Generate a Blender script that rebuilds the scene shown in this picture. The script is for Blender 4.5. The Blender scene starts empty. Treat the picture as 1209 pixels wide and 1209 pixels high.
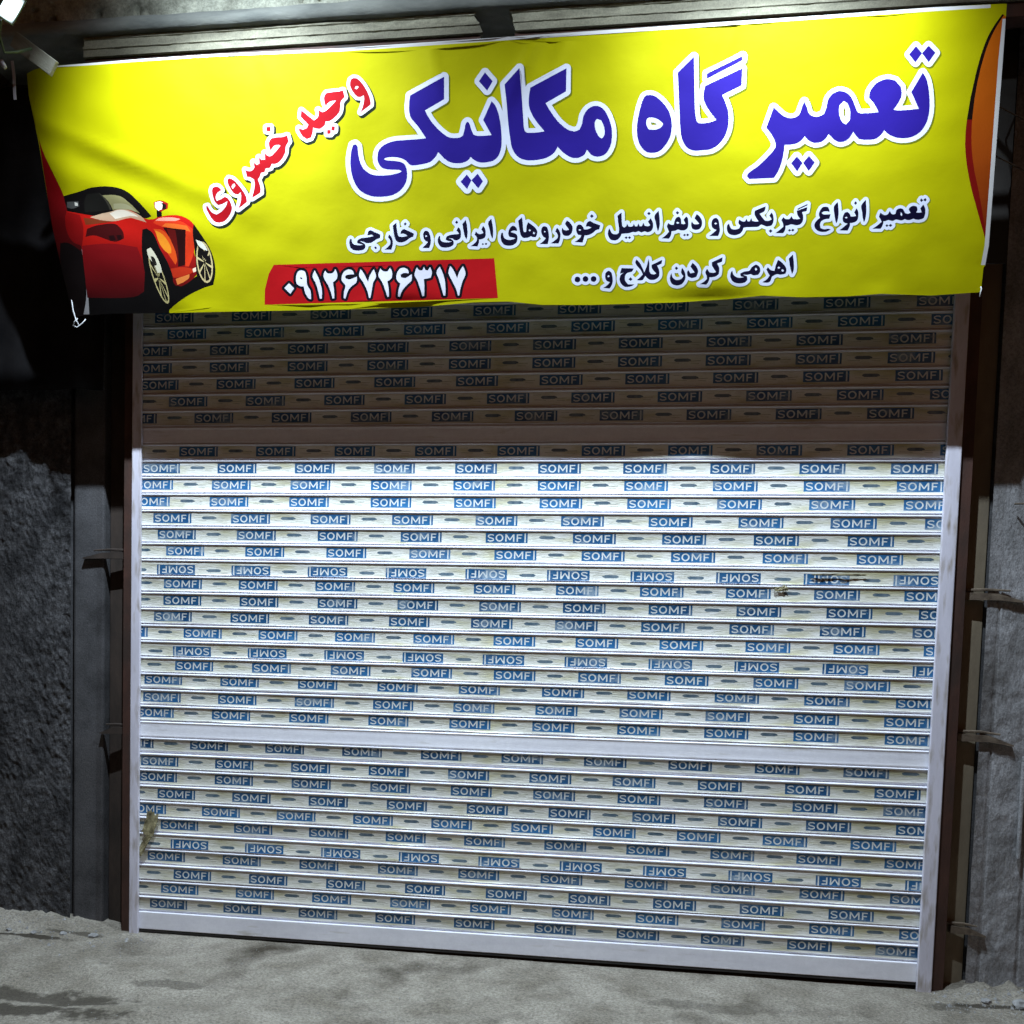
import bpy, math, random
import numpy as np
from mathutils import Vector, Matrix, noise
from mathutils.geometry import delaunay_2d_cdt

scene = bpy.context.scene
COL = scene.collection
random.seed(7)

# ------------------------------------------------------------------ camera
IMG = 1209.0
FOC = 1100.0
cam_d = bpy.data.cameras.new("camera")
cam = bpy.data.objects.new("camera", cam_d)
COL.objects.link(cam)
scene.camera = cam
cam_d.sensor_width = 36.0
cam_d.lens = FOC / IMG * 36.0
cam_d.shift_x = 96.44 / IMG
cam_d.shift_y = 212.988 / IMG
cam_d.clip_start = 0.05
cam_d.clip_end = 300.0
def cam_axes(yaw, pit, rol):
    cy, sy, cp, sp, cr, sr = math.cos(yaw), math.sin(yaw), math.cos(pit), math.sin(pit), math.cos(rol), math.sin(rol)
    Rz = np.array([[cy, -sy, 0], [sy, cy, 0], [0, 0, 1]])
    Rx = np.array([[1, 0, 0], [0, cp, -sp], [0, sp, cp]])
    Ry = np.array([[cr, 0, sr], [0, 1, 0], [-sr, 0, cr]])
    return Rz @ Rx @ Ry
A = cam_axes(0.133740, -0.056612, -0.024787)
cam.matrix_world = Matrix(((A[0][0], A[0][2], -A[0][1], 1.97460),
                           (A[1][0], A[1][2], -A[1][1], -4.22454),
                           (A[2][0], A[2][2], -A[2][1], 1.47532),
                           (0, 0, 0, 1)))

# ------------------------------------------------------------------ night sky, exposure
world = bpy.data.worlds.new("World")
scene.world = world
world.use_nodes = True
wn = world.node_tree.nodes
wl = world.node_tree.links
sky = wn.new("ShaderNodeTexSky")
sky.sky_type = 'NISHITA'
sky.sun_disc = False
sky.sun_elevation = math.radians(35)
sky.sun_rotation = math.radians(160)
bg = wn["Background"]
bg.inputs["Strength"].default_value = 0.011
tint = wn.new("ShaderNodeMixRGB"); tint.blend_type = 'MULTIPLY'; tint.inputs[0].default_value = 1.0
tint.inputs[2].default_value = (1.0, 0.42, 0.18, 1)      # warm glow of the town in the night sky
wl.new(sky.outputs[0], tint.inputs[1])
wl.new(tint.outputs[0], bg.inputs[0])

scene.view_settings.view_transform = 'Standard'
scene.view_settings.look = 'None'
scene.view_settings.exposure = 0.0
scene.view_settings.gamma = 1.0
scene.view_settings.use_curve_mapping = False
scene.render.engine = 'CYCLES'
scene.cycles.max_bounces = 8

# ------------------------------------------------------------------ helpers
def lin(c):
    out = []
    for v in c:
        v = v / 255.0
        out.append(v / 12.92 if v <= 0.04045 else ((v + 0.055) / 1.055) ** 2.4)
    return (out[0], out[1], out[2], 1.0)

def tag(o, label=None, cat=None, group=None, kind=None):
    if label: o["label"] = label
    if cat: o["category"] = cat
    if group: o["group"] = group
    if kind: o["kind"] = kind
    return o

def empty(name, loc, label, cat, group=None):
    o = bpy.data.objects.new(name, None)
    COL.objects.link(o)
    o.location = loc
    o.empty_display_size = 0.1
    return tag(o, label, cat, group)

def link(name, mesh, parent=None):
    o = bpy.data.objects.new(name, mesh)
    COL.objects.link(o)
    if parent is not None:
        o.parent = parent
    return o

class MB:
    """collects boxes, tubes and sheets and links them as one mesh object"""
    def __init__(s):
        s.v = []; s.f = []
    def box(s, x0, x1, y0, y1, z0, z1, bev=0.0):
        b = min(bev, (x1 - x0) / 2.01, (y1 - y0) / 2.01, (z1 - z0) / 2.01)
        n = len(s.v)
        if b <= 0:
            for x in (x0, x1):
                for y in (y0, y1):
                    for z in (z0, z1):
                        s.v.append((x, y, z))
            for f in ((0, 1, 3, 2), (4, 6, 7, 5), (0, 4, 5, 1), (2, 3, 7, 6), (0, 2, 6, 4), (1, 5, 7, 3)):
                s.f.append(tuple(n + i for i in f))
            return s
        cx, cy, cz = (x0 + x1) / 2, (y0 + y1) / 2, (z0 + z1) / 2
        hx, hy, hz = (x1 - x0) / 2, (y1 - y0) / 2, (z1 - z0) / 2
        import bmesh
        bm = bmesh.new()
        bmesh.ops.create_cube(bm, size=1.0)
        for v in bm.verts:
            v.co = Vector((cx + v.co.x * 2 * hx, cy + v.co.y * 2 * hy, cz + v.co.z * 2 * hz))
        bmesh.ops.bevel(bm, geom=list(bm.edges), offset=b, segments=2, affect='EDGES', profile=0.6)
        bm.verts.ensure_lookup_table()
        for i, v in enumerate(bm.verts): v.index = i
        for v in bm.verts: s.v.append(tuple(v.co))
        for f in bm.faces: s.f.append(tuple(n + v.index for v in f.verts))
        bm.free()
        return s
    def tube(s, pts, r, n=8, cap=True):
        pts = [Vector(p) for p in pts]
        rs = r if isinstance(r, (list, tuple)) else [r] * len(pts)
        base = len(s.v)
        prev = None
        for i, p in enumerate(pts):
            t = (pts[min(i + 1, len(pts) - 1)] - pts[max(i - 1, 0)]).normalized()
            ref = prev if prev is not None else (Vector((0, 0, 1)) if abs(t.z) < 0.9 else Vector((1, 0, 0)))
            u = (ref - t * ref.dot(t)).normalized()
            w = t.cross(u)
            prev = u
            for k in range(n):
                a = 2 * math.pi * k / n
                s.v.append(tuple(p + (u * math.cos(a) + w * math.sin(a)) * rs[i]))
        for i in range(len(pts) - 1):
            for k in range(n):
                a, b = base + i * n + k, base + i * n + (k + 1) % n
                s.f.append((a, b, b + n, a + n))
        if cap:
            s.f.append(tuple(base + k for k in reversed(range(n))))
            s.f.append(tuple(base + (len(pts) - 1) * n + k for k in range(n)))
        return s
    def grid(s, nu, nv, fn):
        base = len(s.v)
        for j in range(nv + 1):
            for i in range(nu + 1):
                s.v.append(tuple(fn(i / nu, j / nv)))
        for j in range(nv):
            for i in range(nu):
                a = base + j * (nu + 1) + i
                s.f.append((a, a + 1, a + nu + 2, a + nu + 1))
        return s
    def mesh(s, name, mat, smooth=False):
        me = bpy.data.meshes.new(name)
        me.from_pydata(s.v, [], s.f)
        me.materials.append(mat)
        if smooth:
            me.polygons.foreach_set("use_smooth", [True] * len(me.polygons))
        me.update()
        return me
    def build(s, name, mat, parent=None, smooth=False):
        return link(name, s.mesh(name, mat, smooth), parent)

def fbm(x, y, z, o=4):
    a, f, t = 1.0, 1.0, 0.0
    for _ in range(o):
        t += a * noise.noise(Vector((x * f, y * f, z * f)))
        a *= 0.5; f *= 2.1
    return t

# ------------------------------------------------------------------ materials
def mat_base(name):
    m = bpy.data.materials.new(name)
    m.use_nodes = True
    nt = m.node_tree
    return m, nt, nt.nodes["Principled BSDF"]

def surf(name, c1, c2, scale=6.0, rough=0.6, bump=0.0, bscale=80.0, metal=0.0, detail=6.0, spec=0.5,
         c3=None, scale3=2.0, stretch=(1, 1, 1), lo=0.35, hi=0.65, dist=0.004, lo3=0.5, hi3=0.7, grain=0.0, gscale=120.0):
    m, nt, b = mat_base(name)
    N, L = nt.nodes, nt.links
    tc = N.new("ShaderNodeTexCoord")
    mp = N.new("ShaderNodeMapping"); mp.inputs["Scale"].default_value = stretch
    L.new(tc.outputs["Object"], mp.inputs[0])
    nz = N.new("ShaderNodeTexNoise"); nz.inputs["Scale"].default_value = scale; nz.inputs["Detail"].default_value = detail
    nz.inputs["Roughness"].default_value = 0.62
    L.new(mp.outputs[0], nz.inputs["Vector"])
    cr = N.new("ShaderNodeValToRGB")
    cr.color_ramp.elements[0].position = lo; cr.color_ramp.elements[0].color = (*c1, 1)
    cr.color_ramp.elements[1].position = hi; cr.color_ramp.elements[1].color = (*c2, 1)
    L.new(nz.outputs[0], cr.inputs[0])
    col = cr.outputs[0]
    if c3 is not None:
        n3 = N.new("ShaderNodeTexNoise"); n3.inputs["Scale"].default_value = scale3; n3.inputs["Detail"].default_value = 5
        L.new(mp.outputs[0], n3.inputs["Vector"])
        r3 = N.new("ShaderNodeValToRGB")
        r3.color_ramp.elements[0].position = lo3; r3.color_ramp.elements[1].position = hi3
        L.new(n3.outputs[0], r3.inputs[0])
        mx = N.new("ShaderNodeMixRGB"); mx.inputs[2].default_value = (*c3, 1)
        L.new(r3.outputs[0], mx.inputs[0]); L.new(col, mx.inputs[1])
        col = mx.outputs[0]
    if grain > 0:      # sand grains and pin holes: fine colour speckle
        ng = N.new("ShaderNodeTexNoise"); ng.inputs["Scale"].default_value = gscale; ng.inputs["Detail"].default_value = 4
        ng.inputs["Roughness"].default_value = 0.8
        L.new(tc.outputs["Object"], ng.inputs["Vector"])
        mg = N.new("ShaderNodeMapRange"); mg.inputs[1].default_value = 0.36; mg.inputs[2].default_value = 0.62
        mg.inputs[3].default_value = 1.0 - grain; mg.inputs[4].default_value = 1.0 + grain * 0.5
        L.new(ng.outputs[0], mg.inputs[0])
        xg = N.new("ShaderNodeMixRGB"); xg.blend_type = 'MULTIPLY'; xg.inputs[0].default_value = 1.0
        L.new(col, xg.inputs[1]); L.new(mg.outputs[0], xg.inputs[2]); col = xg.outputs[0]
    L.new(col, b.inputs["Base Color"])
    b.inputs["Roughness"].default_value = rough
    b.inputs["Metallic"].default_value = metal
    b.inputs["Specular IOR Level"].default_value = spec
    if bump > 0:
        nb = N.new("ShaderNodeTexNoise"); nb.inputs["Scale"].default_value = bscale; nb.inputs["Detail"].default_value = 8
        nb.inputs["Roughness"].default_value = 0.7
        L.new(mp.outputs[0], nb.inputs["Vector"])
        bp = N.new("ShaderNodeBump"); bp.inputs["Strength"].default_value = bump; bp.inputs["Distance"].default_value = dist
        L.new(nb.outputs[0], bp.inputs["Height"])
        L.new(bp.outputs[0], b.inputs["Normal"])
    return m

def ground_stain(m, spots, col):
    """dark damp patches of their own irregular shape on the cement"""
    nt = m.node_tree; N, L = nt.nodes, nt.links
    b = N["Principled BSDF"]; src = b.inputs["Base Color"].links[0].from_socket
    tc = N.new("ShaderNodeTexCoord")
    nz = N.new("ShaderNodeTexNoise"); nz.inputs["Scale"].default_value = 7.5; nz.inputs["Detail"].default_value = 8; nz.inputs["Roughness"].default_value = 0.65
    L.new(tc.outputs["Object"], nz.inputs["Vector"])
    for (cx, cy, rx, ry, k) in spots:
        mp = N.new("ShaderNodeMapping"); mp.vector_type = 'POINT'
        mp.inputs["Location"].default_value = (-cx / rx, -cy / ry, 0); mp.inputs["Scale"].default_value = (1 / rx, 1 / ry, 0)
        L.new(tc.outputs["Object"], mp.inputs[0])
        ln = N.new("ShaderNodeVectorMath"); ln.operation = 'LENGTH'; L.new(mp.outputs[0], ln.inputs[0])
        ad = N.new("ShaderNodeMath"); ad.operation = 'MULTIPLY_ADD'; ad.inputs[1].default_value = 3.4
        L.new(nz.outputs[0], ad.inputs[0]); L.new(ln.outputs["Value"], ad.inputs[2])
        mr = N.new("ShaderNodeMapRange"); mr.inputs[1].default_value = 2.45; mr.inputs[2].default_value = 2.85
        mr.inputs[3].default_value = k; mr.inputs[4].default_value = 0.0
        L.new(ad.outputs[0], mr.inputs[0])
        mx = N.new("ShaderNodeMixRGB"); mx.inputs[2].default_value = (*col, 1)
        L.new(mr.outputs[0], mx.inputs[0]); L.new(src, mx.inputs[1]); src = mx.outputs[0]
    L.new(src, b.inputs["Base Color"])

_ink = {}
def ink(c):
    """printed vinyl: one ink colour, slightly glossy, a little light passes through"""
    if c in _ink: return _ink[c]
    m, nt, b = mat_base("vinyl_ink")
    N, L = nt.nodes, nt.links
    col = lin(c[:3])
    tc = N.new("ShaderNodeTexCoord")
    nz = N.new("ShaderNodeTexNoise"); nz.inputs["Scale"].default_value = 3.0; nz.inputs["Detail"].default_value = 7
    L.new(tc.outputs["Object"], nz.inputs["Vector"])
    mr = N.new("ShaderNodeMapRange"); mr.inputs[1].default_value = 0.3; mr.inputs[2].default_value = 0.7
    mr.inputs[3].default_value = 0.93; mr.inputs[4].default_value = 1.05
    L.new(nz.outputs[0], mr.inputs[0])
    mu = N.new("ShaderNodeMixRGB"); mu.blend_type = 'MULTIPLY'; mu.inputs[0].default_value = 1.0
    mu.inputs[1].default_value = col
    if len(c) > 3:      # printed colour runs from c to a second ink going down the sheet
        sp = N.new("ShaderNodeSeparateXYZ"); L.new(tc.outputs["Object"], sp.inputs[0])
        gr = N.new("ShaderNodeMapRange"); gr.inputs[1].default_value = c[6] / 100.0; gr.inputs[2].default_value = c[7] / 100.0
        L.new(sp.outputs["Z"], gr.inputs[0])
        gm = N.new("ShaderNodeMixRGB"); gm.inputs[1].default_value = col; gm.inputs[2].default_value = lin(c[3:6])
        L.new(gr.outputs[0], gm.inputs[0]); L.new(gm.outputs[0], mu.inputs[1])
    L.new(mr.outputs[0], mu.inputs[2])
    L.new(mu.outputs[0], b.inputs["Base Color"])
    b.inputs["Roughness"].default_value = 0.5
    b.inputs["Specular IOR Level"].default_value = 0.12
    nb = N.new("ShaderNodeTexNoise"); nb.inputs["Scale"].default_value = 9.0; nb.inputs["Detail"].default_value = 4
    L.new(tc.outputs["Object"], nb.inputs["Vector"])
    bp = N.new("ShaderNodeBump"); bp.inputs["Strength"].default_value = 0.12; bp.inputs["Distance"].default_value = 0.01
    L.new(nb.outputs[0], bp.inputs["Height"]); L.new(bp.outputs[0], b.inputs["Normal"])
    tr = N.new("ShaderNodeBsdfTranslucent")
    L.new(mu.outputs[0], tr.inputs[0])
    ms = N.new("ShaderNodeMixShader"); ms.inputs[0].default_value = 0.015
    L.new(b.outputs[0], ms.inputs[1]); L.new(tr.outputs[0], ms.inputs[2])
    L.new(ms.outputs[0], N["Material Output"].inputs["Surface"])
    _ink[c] = m
    return m

def plain(name, c, rough=0.5, metal=0.0, spec=0.5):
    return surf(name, tuple(x * 0.92 for x in c), tuple(min(1, x * 1.06) for x in c), scale=14, rough=rough, metal=metal, spec=spec)

M_SLAT = surf("white_slat_paint", (0.74, 0.75, 0.83), (0.84, 0.85, 0.92), scale=5, rough=0.38, stretch=(0.5, 1, 3),
              c3=(0.50, 0.48, 0.44), scale3=9, lo3=0.62, hi3=0.80, bump=0.1, bscale=30, grain=0.05, gscale=40)
M_RAIL = surf("white_rail_paint", (0.58, 0.57, 0.66), (0.72, 0.71, 0.82), scale=7, rough=0.45, stretch=(3, 3, 0.6),
              c3=(0.30, 0.26, 0.22), scale3=14, lo3=0.50, hi3=0.74, bump=0.15, bscale=60)
M_FILM = surf("cream_tape_film", (0.78, 0.79, 0.70), (0.87, 0.88, 0.86), scale=7, rough=0.30, stretch=(0.7, 1, 4),
              c3=(0.55, 0.53, 0.30), scale3=5, lo3=0.50, hi3=0.72, bump=0.8, bscale=38, dist=0.003)
M_TBLUE = surf("tape_blue_ink", (0.018, 0.105, 0.27), (0.034, 0.17, 0.38), scale=9, rough=0.30, bump=0.7, bscale=38, dist=0.003)
M_TWHITE = plain("tape_white_ink", (0.74, 0.77, 0.76), 0.32)
M_TGREY = surf("tape_dash_ink", (0.06, 0.11, 0.16), (0.16, 0.21, 0.25), scale=40, rough=0.35)
M_TFAINT = surf("tape_faint_ink", (0.30, 0.32, 0.28), (0.56, 0.56, 0.46), scale=60, rough=0.35, stretch=(1, 1, 6))
M_RUST = surf("rust_brown_paint", (0.036, 0.017, 0.012), (0.078, 0.032, 0.022), scale=9, rough=0.7, bump=0.4, bscale=70,
              c3=(0.03, 0.022, 0.018), scale3=5, stretch=(1, 1, 0.5))
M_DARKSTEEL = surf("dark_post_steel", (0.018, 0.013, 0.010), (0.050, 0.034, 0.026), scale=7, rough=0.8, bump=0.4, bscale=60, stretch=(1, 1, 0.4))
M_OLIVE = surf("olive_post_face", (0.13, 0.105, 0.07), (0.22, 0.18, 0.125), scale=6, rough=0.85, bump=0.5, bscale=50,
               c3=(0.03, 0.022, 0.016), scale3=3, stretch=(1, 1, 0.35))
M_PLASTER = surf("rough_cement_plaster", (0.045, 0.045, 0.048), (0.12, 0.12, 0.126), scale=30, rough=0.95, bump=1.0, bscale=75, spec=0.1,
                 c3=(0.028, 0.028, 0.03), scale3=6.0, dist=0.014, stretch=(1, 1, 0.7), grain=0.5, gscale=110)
M_SMOOTHCEM = surf("smooth_cement_render", (0.055, 0.055, 0.058), (0.105, 0.105, 0.112), scale=6, rough=0.9, bump=0.5, bscale=60, spec=0.1,
                   c3=(0.08, 0.078, 0.08), scale3=3, dist=0.004, grain=0.35, gscale=140)
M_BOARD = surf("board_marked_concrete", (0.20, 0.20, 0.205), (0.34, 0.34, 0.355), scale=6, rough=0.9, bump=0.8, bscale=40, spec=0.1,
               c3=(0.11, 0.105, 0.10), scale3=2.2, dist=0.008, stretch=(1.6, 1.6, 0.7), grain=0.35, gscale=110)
M_GROUND = surf("worn_cement_ground", (0.28, 0.252, 0.205), (0.49, 0.45, 0.385), scale=4.0, rough=0.92, bump=1.0, bscale=85, spec=0.15,
                c3=(0.095, 0.08, 0.06), scale3=2.1, dist=0.022, lo3=0.57, hi3=0.72, detail=9, grain=0.42, gscale=85)
M_BEAM = surf("grey_green_beam_paint", (0.20, 0.19, 0.135), (0.36, 0.345, 0.25), scale=12, rough=0.75, bump=0.6, bscale=70,
              c3=(0.10, 0.09, 0.06), scale3=6, stretch=(0.6, 2, 2), dist=0.003, grain=0.25, gscale=120)
M_SLABEDGE = surf("dark_slab_edge", (0.13, 0.14, 0.13), (0.27, 0.28, 0.25), scale=5, rough=0.9, bump=0.7, bscale=40, stretch=(0.6, 1, 2), dist=0.005)
M_UPPER = surf("pitted_cement_wall", (0.32, 0.33, 0.27), (0.56, 0.57, 0.46), scale=8, rough=0.95, bump=1.0, bscale=34, spec=0.1,
               c3=(0.14, 0.14, 0.11), scale3=5, dist=0.012, grain=0.3, gscale=90)
M_WOODGREY = surf("weathered_wood", (0.19, 0.18, 0.14), (0.33, 0.32, 0.25), scale=5, rough=0.85, bump=0.6, bscale=50, stretch=(1, 4, 4))
M_GALV = plain("galvanised_tube", (0.32, 0.32, 0.34), 0.45, 0.6)
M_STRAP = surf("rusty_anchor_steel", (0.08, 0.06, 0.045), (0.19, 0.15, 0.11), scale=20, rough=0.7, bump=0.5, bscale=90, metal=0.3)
M_PLASTIC = plain("grey_plastic", (0.42, 0.40, 0.44), 0.4)
M_HOUSING = plain("lamp_housing_paint", (0.10, 0.13, 0.09), 0.5, 0.3)
M_STRING = plain("white_cord", (0.55, 0.56, 0.58), 0.7)
M_BACK = surf("dark_interior", (0.015, 0.013, 0.012), (0.03, 0.027, 0.024), scale=4, rough=0.95)
M_SHADE_SHEET = surf("shade_sheet", (0.006, 0.006, 0.007), (0.014, 0.013, 0.014), scale=6, rough=0.8, spec=0.1)
M_TORN = surf("torn_tape_scrap", (0.10, 0.09, 0.05), (0.42, 0.38, 0.22), scale=30, rough=0.5, bump=0.6, bscale=60)
M_STONE = surf("broken_cement_lump", (0.18, 0.18, 0.18), (0.36, 0.36, 0.36), scale=16, rough=0.95, bump=0.8, bscale=60)

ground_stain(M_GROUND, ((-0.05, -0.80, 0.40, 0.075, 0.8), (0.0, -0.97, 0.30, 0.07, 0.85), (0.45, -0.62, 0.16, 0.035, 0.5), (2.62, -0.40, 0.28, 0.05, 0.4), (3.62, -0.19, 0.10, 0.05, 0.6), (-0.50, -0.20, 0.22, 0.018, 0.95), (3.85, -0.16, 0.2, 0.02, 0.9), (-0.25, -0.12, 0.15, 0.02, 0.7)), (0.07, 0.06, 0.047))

def vary(m, lo, hi, fade=None):
    """each slat's tape print differs a little in strength"""
    nt = m.node_tree; N, L = nt.nodes, nt.links
    b = N["Principled BSDF"]
    src = b.inputs["Base Color"].links[0].from_socket
    oi = N.new("ShaderNodeObjectInfo")
    mr = N.new("ShaderNodeMapRange"); mr.inputs[3].default_value = lo; mr.inputs[4].default_value = hi
    L.new(oi.outputs["Random"], mr.inputs[0])
    mu = N.new("ShaderNodeMixRGB"); mu.blend_type = 'MULTIPLY'; mu.inputs[0].default_value = 1.0
    L.new(src, mu.inputs[1]); L.new(mr.outputs[0], mu.inputs[2])
    out = mu.outputs[0]
    if fade:
        tc = N.new("ShaderNodeTexCoord"); mp = N.new("ShaderNodeMapping"); mp.inputs["Scale"].default_value = (1, 1, 2)
        ad = N.new("ShaderNodeVectorMath"); ad.operation = 'ADD'
        cb = N.new("ShaderNodeCombineXYZ"); ml = N.new("ShaderNodeMath"); ml.operation = 'MULTIPLY'; ml.inputs[1].default_value = 37.0
        L.new(oi.outputs["Random"], ml.inputs[0]); L.new(ml.outputs[0], cb.inputs[1])
        L.new(tc.outputs["Object"], mp.inputs[0]); L.new(mp.outputs[0], ad.inputs[0]); L.new(cb.outputs[0], ad.inputs[1])
        nz = N.new("ShaderNodeTexNoise"); nz.inputs["Scale"].default_value = 6; nz.inputs["Detail"].default_value = 8; nz.inputs["Roughness"].default_value = 0.75
        L.new(ad.outputs[0], nz.inputs["Vector"])
        rp = N.new("ShaderNodeValToRGB"); rp.color_ramp.elements[0].position = 0.52; rp.color_ramp.elements[1].position = 0.70
        L.new(nz.outputs[0], rp.inputs[0])
        k = N.new("ShaderNodeMath"); k.operation = 'MULTIPLY'; k.inputs[1].default_value = fade[3]; L.new(rp.outputs[0], k.inputs[0])
        mx = N.new("ShaderNodeMixRGB"); mx.inputs[2].default_value = (fade[0], fade[1], fade[2], 1)
        L.new(k.outputs[0], mx.inputs[0]); L.new(out, mx.inputs[1]); out = mx.outputs[0]
    L.new(out, b.inputs["Base Color"])
vary(M_TBLUE, 0.50, 1.12, (0.40, 0.48, 0.52, 0.75))
vary(M_FILM, 0.78, 1.04, (0.36, 0.33, 0.24, 0.45))
vary(M_TWHITE, 0.78, 1.03, (0.22, 0.32, 0.42, 0.6))

def emit_mat(name, c, s):
    m, nt, b = mat_base(name)
    b.inputs["Base Color"].default_value = (0.8, 0.8, 0.8, 1)
    b.inputs["Emission Color"].default_value = (*c, 1)
    b.inputs["Emission Strength"].default_value = s
    return m
M_LED = emit_mat("lit_led_panel", (0.70, 0.92, 1.0), 9.0)
nt = M_LED.node_tree
tc_ = nt.nodes.new("ShaderNodeTexCoord"); gd = nt.nodes.new("ShaderNodeVectorMath"); gd.operation = 'LENGTH'
nt.links.new(tc_.outputs["Object"], gd.inputs[0])
mr_ = nt.nodes.new("ShaderNodeMapRange"); mr_.interpolation_type = 'SMOOTHSTEP'      # brightest over the chip, dimmer at the rim of the diffuser
mr_.inputs[1].default_value = 0.010; mr_.inputs[2].default_value = 0.085; mr_.inputs[3].default_value = 7.0; mr_.inputs[4].default_value = 0.25
nt.links.new(gd.outputs["Value"], mr_.inputs[0]); nt.links.new(mr_.outputs[0], nt.nodes["Principled BSDF"].inputs["Emission Strength"])

# ------------------------------------------------------------------ floodlights over the banner
def floodlight(name, loc, aim, energy, label, spot_deg, dip_deg=0.0, arm=True, col=(0.75, 0.88, 1.0)):
    root = empty(name, loc, label, "floodlight", "floodlights on arms above the banner")
    d = (Vector(aim) - Vector(loc)).normalized()
    root.rotation_euler = d.to_track_quat('-Z', 'X').to_euler()
    h = MB()
    h.box(-0.075, 0.075, -0.055, 0.055, 0.004, 0.032, 0.006)
    for i in range(6):
        y = -0.045 + i * 0.018
        h.box(-0.06, 0.06, y - 0.002, y + 0.002, 0.031, 0.046)
    h.build("housing", M_HOUSING, root)
    r = MB()
    for a in ((-0.075, 0.075, -0.055, -0.048), (-0.075, 0.075, 0.048, 0.055)):
        r.box(a[0], a[1], a[2], a[3], -0.006, 0.0045, 0.002)
    for a in ((-0.075, -0.068, -0.0478, 0.0478), (0.068, 0.075, -0.0478, 0.0478)):
        r.box(a[0], a[1], a[2], a[3], -0.006, 0.0045, 0.002)
    r.build("bezel", M_HOUSING, root)
    MB().box(-0.067, 0.067, -0.0475, 0.0475, -0.001, 0.003).build("led_panel", M_LED, root)
    br = MB()
    br.tube([(-0.085, 0, 0.015), (-0.085, 0, 0.08), (0.085, 0, 0.08), (0.085, 0, 0.015)], 0.005, 6)
    br.build("bracket", M_GALV, root)
    if arm:
        inv = root.rotation_euler.to_matrix().transposed()
        L0 = Vector(loc)
        pts = [inv @ (Vector(q) - L0) for q in ((loc[0], loc[1] + 0.02, loc[2] + 0.09), (loc[0], loc[1] + 0.12, loc[2] + 0.16), (loc[0], -0.27, loc[2] + 0.18))]
        MB().tube([(0, 0, 0.08)] + [tuple(q) for q in pts], 0.012, 8).build("arm", M_GALV, root, True)
    # the reflector throws a strong central beam inside a wide weaker flood
    for en, deg, bl, dip in ((energy[0], spot_deg[0], 1.0, 0.0), (energy[1], spot_deg[1], 1.0, dip_deg)):
        ld = bpy.data.lights.new(name, 'SPOT')
        ld.energy = en
        ld.color = col
        ld.spot_size = math.radians(deg)
        ld.spot_blend = bl
        ld.shadow_soft_size = 0.018
        lo = bpy.data.objects.new("lamp_light", ld)
        COL.objects.link(lo)
        lo.parent = root
        lo.location = (0, 0, -0.012)
        if dip:      # the strong beam is set steeper than the housing
            dn = Vector((d.x * 0.4, math.cos(dip), -math.sin(dip))).normalized()
            lo.rotation_euler = (root.rotation_euler.to_matrix().transposed() @ dn).to_track_quat('-Z', 'Y').to_euler()
    return root

floodlight("floodlight", (0.50, -1.08, 4.40), (1.4, 0.25, 2.6), (78.0, 660.0), "floodlight out over the car picture end of the yellow banner", (144, 112), math.radians(78))
floodlight("floodlight", (2.80, -1.08, 4.40), (2.2, 0.2, 2.6), (74.0, 500.0), "floodlight out over the orange striped end of the yellow banner", (144, 112), math.radians(78))
root = floodlight("floodlight", (-0.160, -0.80, 3.835), (0.1, -0.9, 3.5), (1.2, 0.4), "small glaring white floodlight at the upper left corner of the banner", (170, 120), 0.0, False)
root.scale = (0.72, 0.72, 0.72)

# ------------------------------------------------------------------ ground
def ground_h(x, y):
    h = 0.010 * fbm(x * 1.1, y * 1.6, 3.1, 4) + 0.005 * fbm(x * 9, y * 9, 1.0, 3)
    near = min(1.0, max(0.0, (-y - 0.03) / 0.25))
    h *= 0.25 + 0.75 * near
    h += 0.026 - 0.0045 * min(max(x, -0.5), 4.5)
    # cement washed up against the foot of the left wall
    d = max(0.0, -0.10 - x)
    f = max(0.0, 1.0 - (-y) / 0.42)
    h += min(d / 0.35, 1.0) * f * f * (0.055 + 0.022 * fbm(x * 14, y * 14, 7.0, 6))
    d = max(0.0, x - 3.64)
    f = max(0.0, 1.0 - (-y) / 0.30)
    h += min(d / 0.2, 1.0) * f * f * (0.035 + 0.025 * fbm(x * 14, y * 14, 2.0, 6))
    h += 0.0022 * fbm(x * 34, y * 34, 5.0, 3) * near
    # shallow hollow in the left foreground with a lip of cement
    e = math.exp(-((x - 0.05) / 0.42) ** 2 - ((y + 0.78) / 0.15) ** 2)
    h -= 0.035 * e
    e = math.exp(-((x - 0.62) / 0.5) ** 2 - ((y + 0.92) / 0.10) ** 2)
    h += 0.014 * e
    return h
g = MB()
NX, NY = 560, 200
def gf(u, v):
    x = -1.2 + 5.6 * u
    y = 0.40 - 2.0 * v
    return (x, y, ground_h(x, min(y, 0.0)) if y > -1.55 else 0.25 * ground_h(x, y))
g.grid(NX, NY, gf)
o = g.build("ground", M_GROUND, None, True)
tag(o, kind="structure")
g = MB()
def ring(x0, x1, y0, y1):
    g.grid(24, 24, lambda u, v: (x0 + (x1 - x0) * u, y1 + (y0 - y1) * v, -0.012 + 0.01 * fbm(x0 + (x1 - x0) * u, y1 + (y0 - y1) * v, 0, 2)))
ring(-40, -1.21, -60, 0.4); ring(4.41, 40, -60, 0.4); ring(-1.21, 4.41, -60, -1.61)
g2 = MB(); g2.v, g2.f = g.v, g.f
o = g2.build("yard_ground", M_GROUND, None, True); tag(o, kind="structure")

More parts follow.
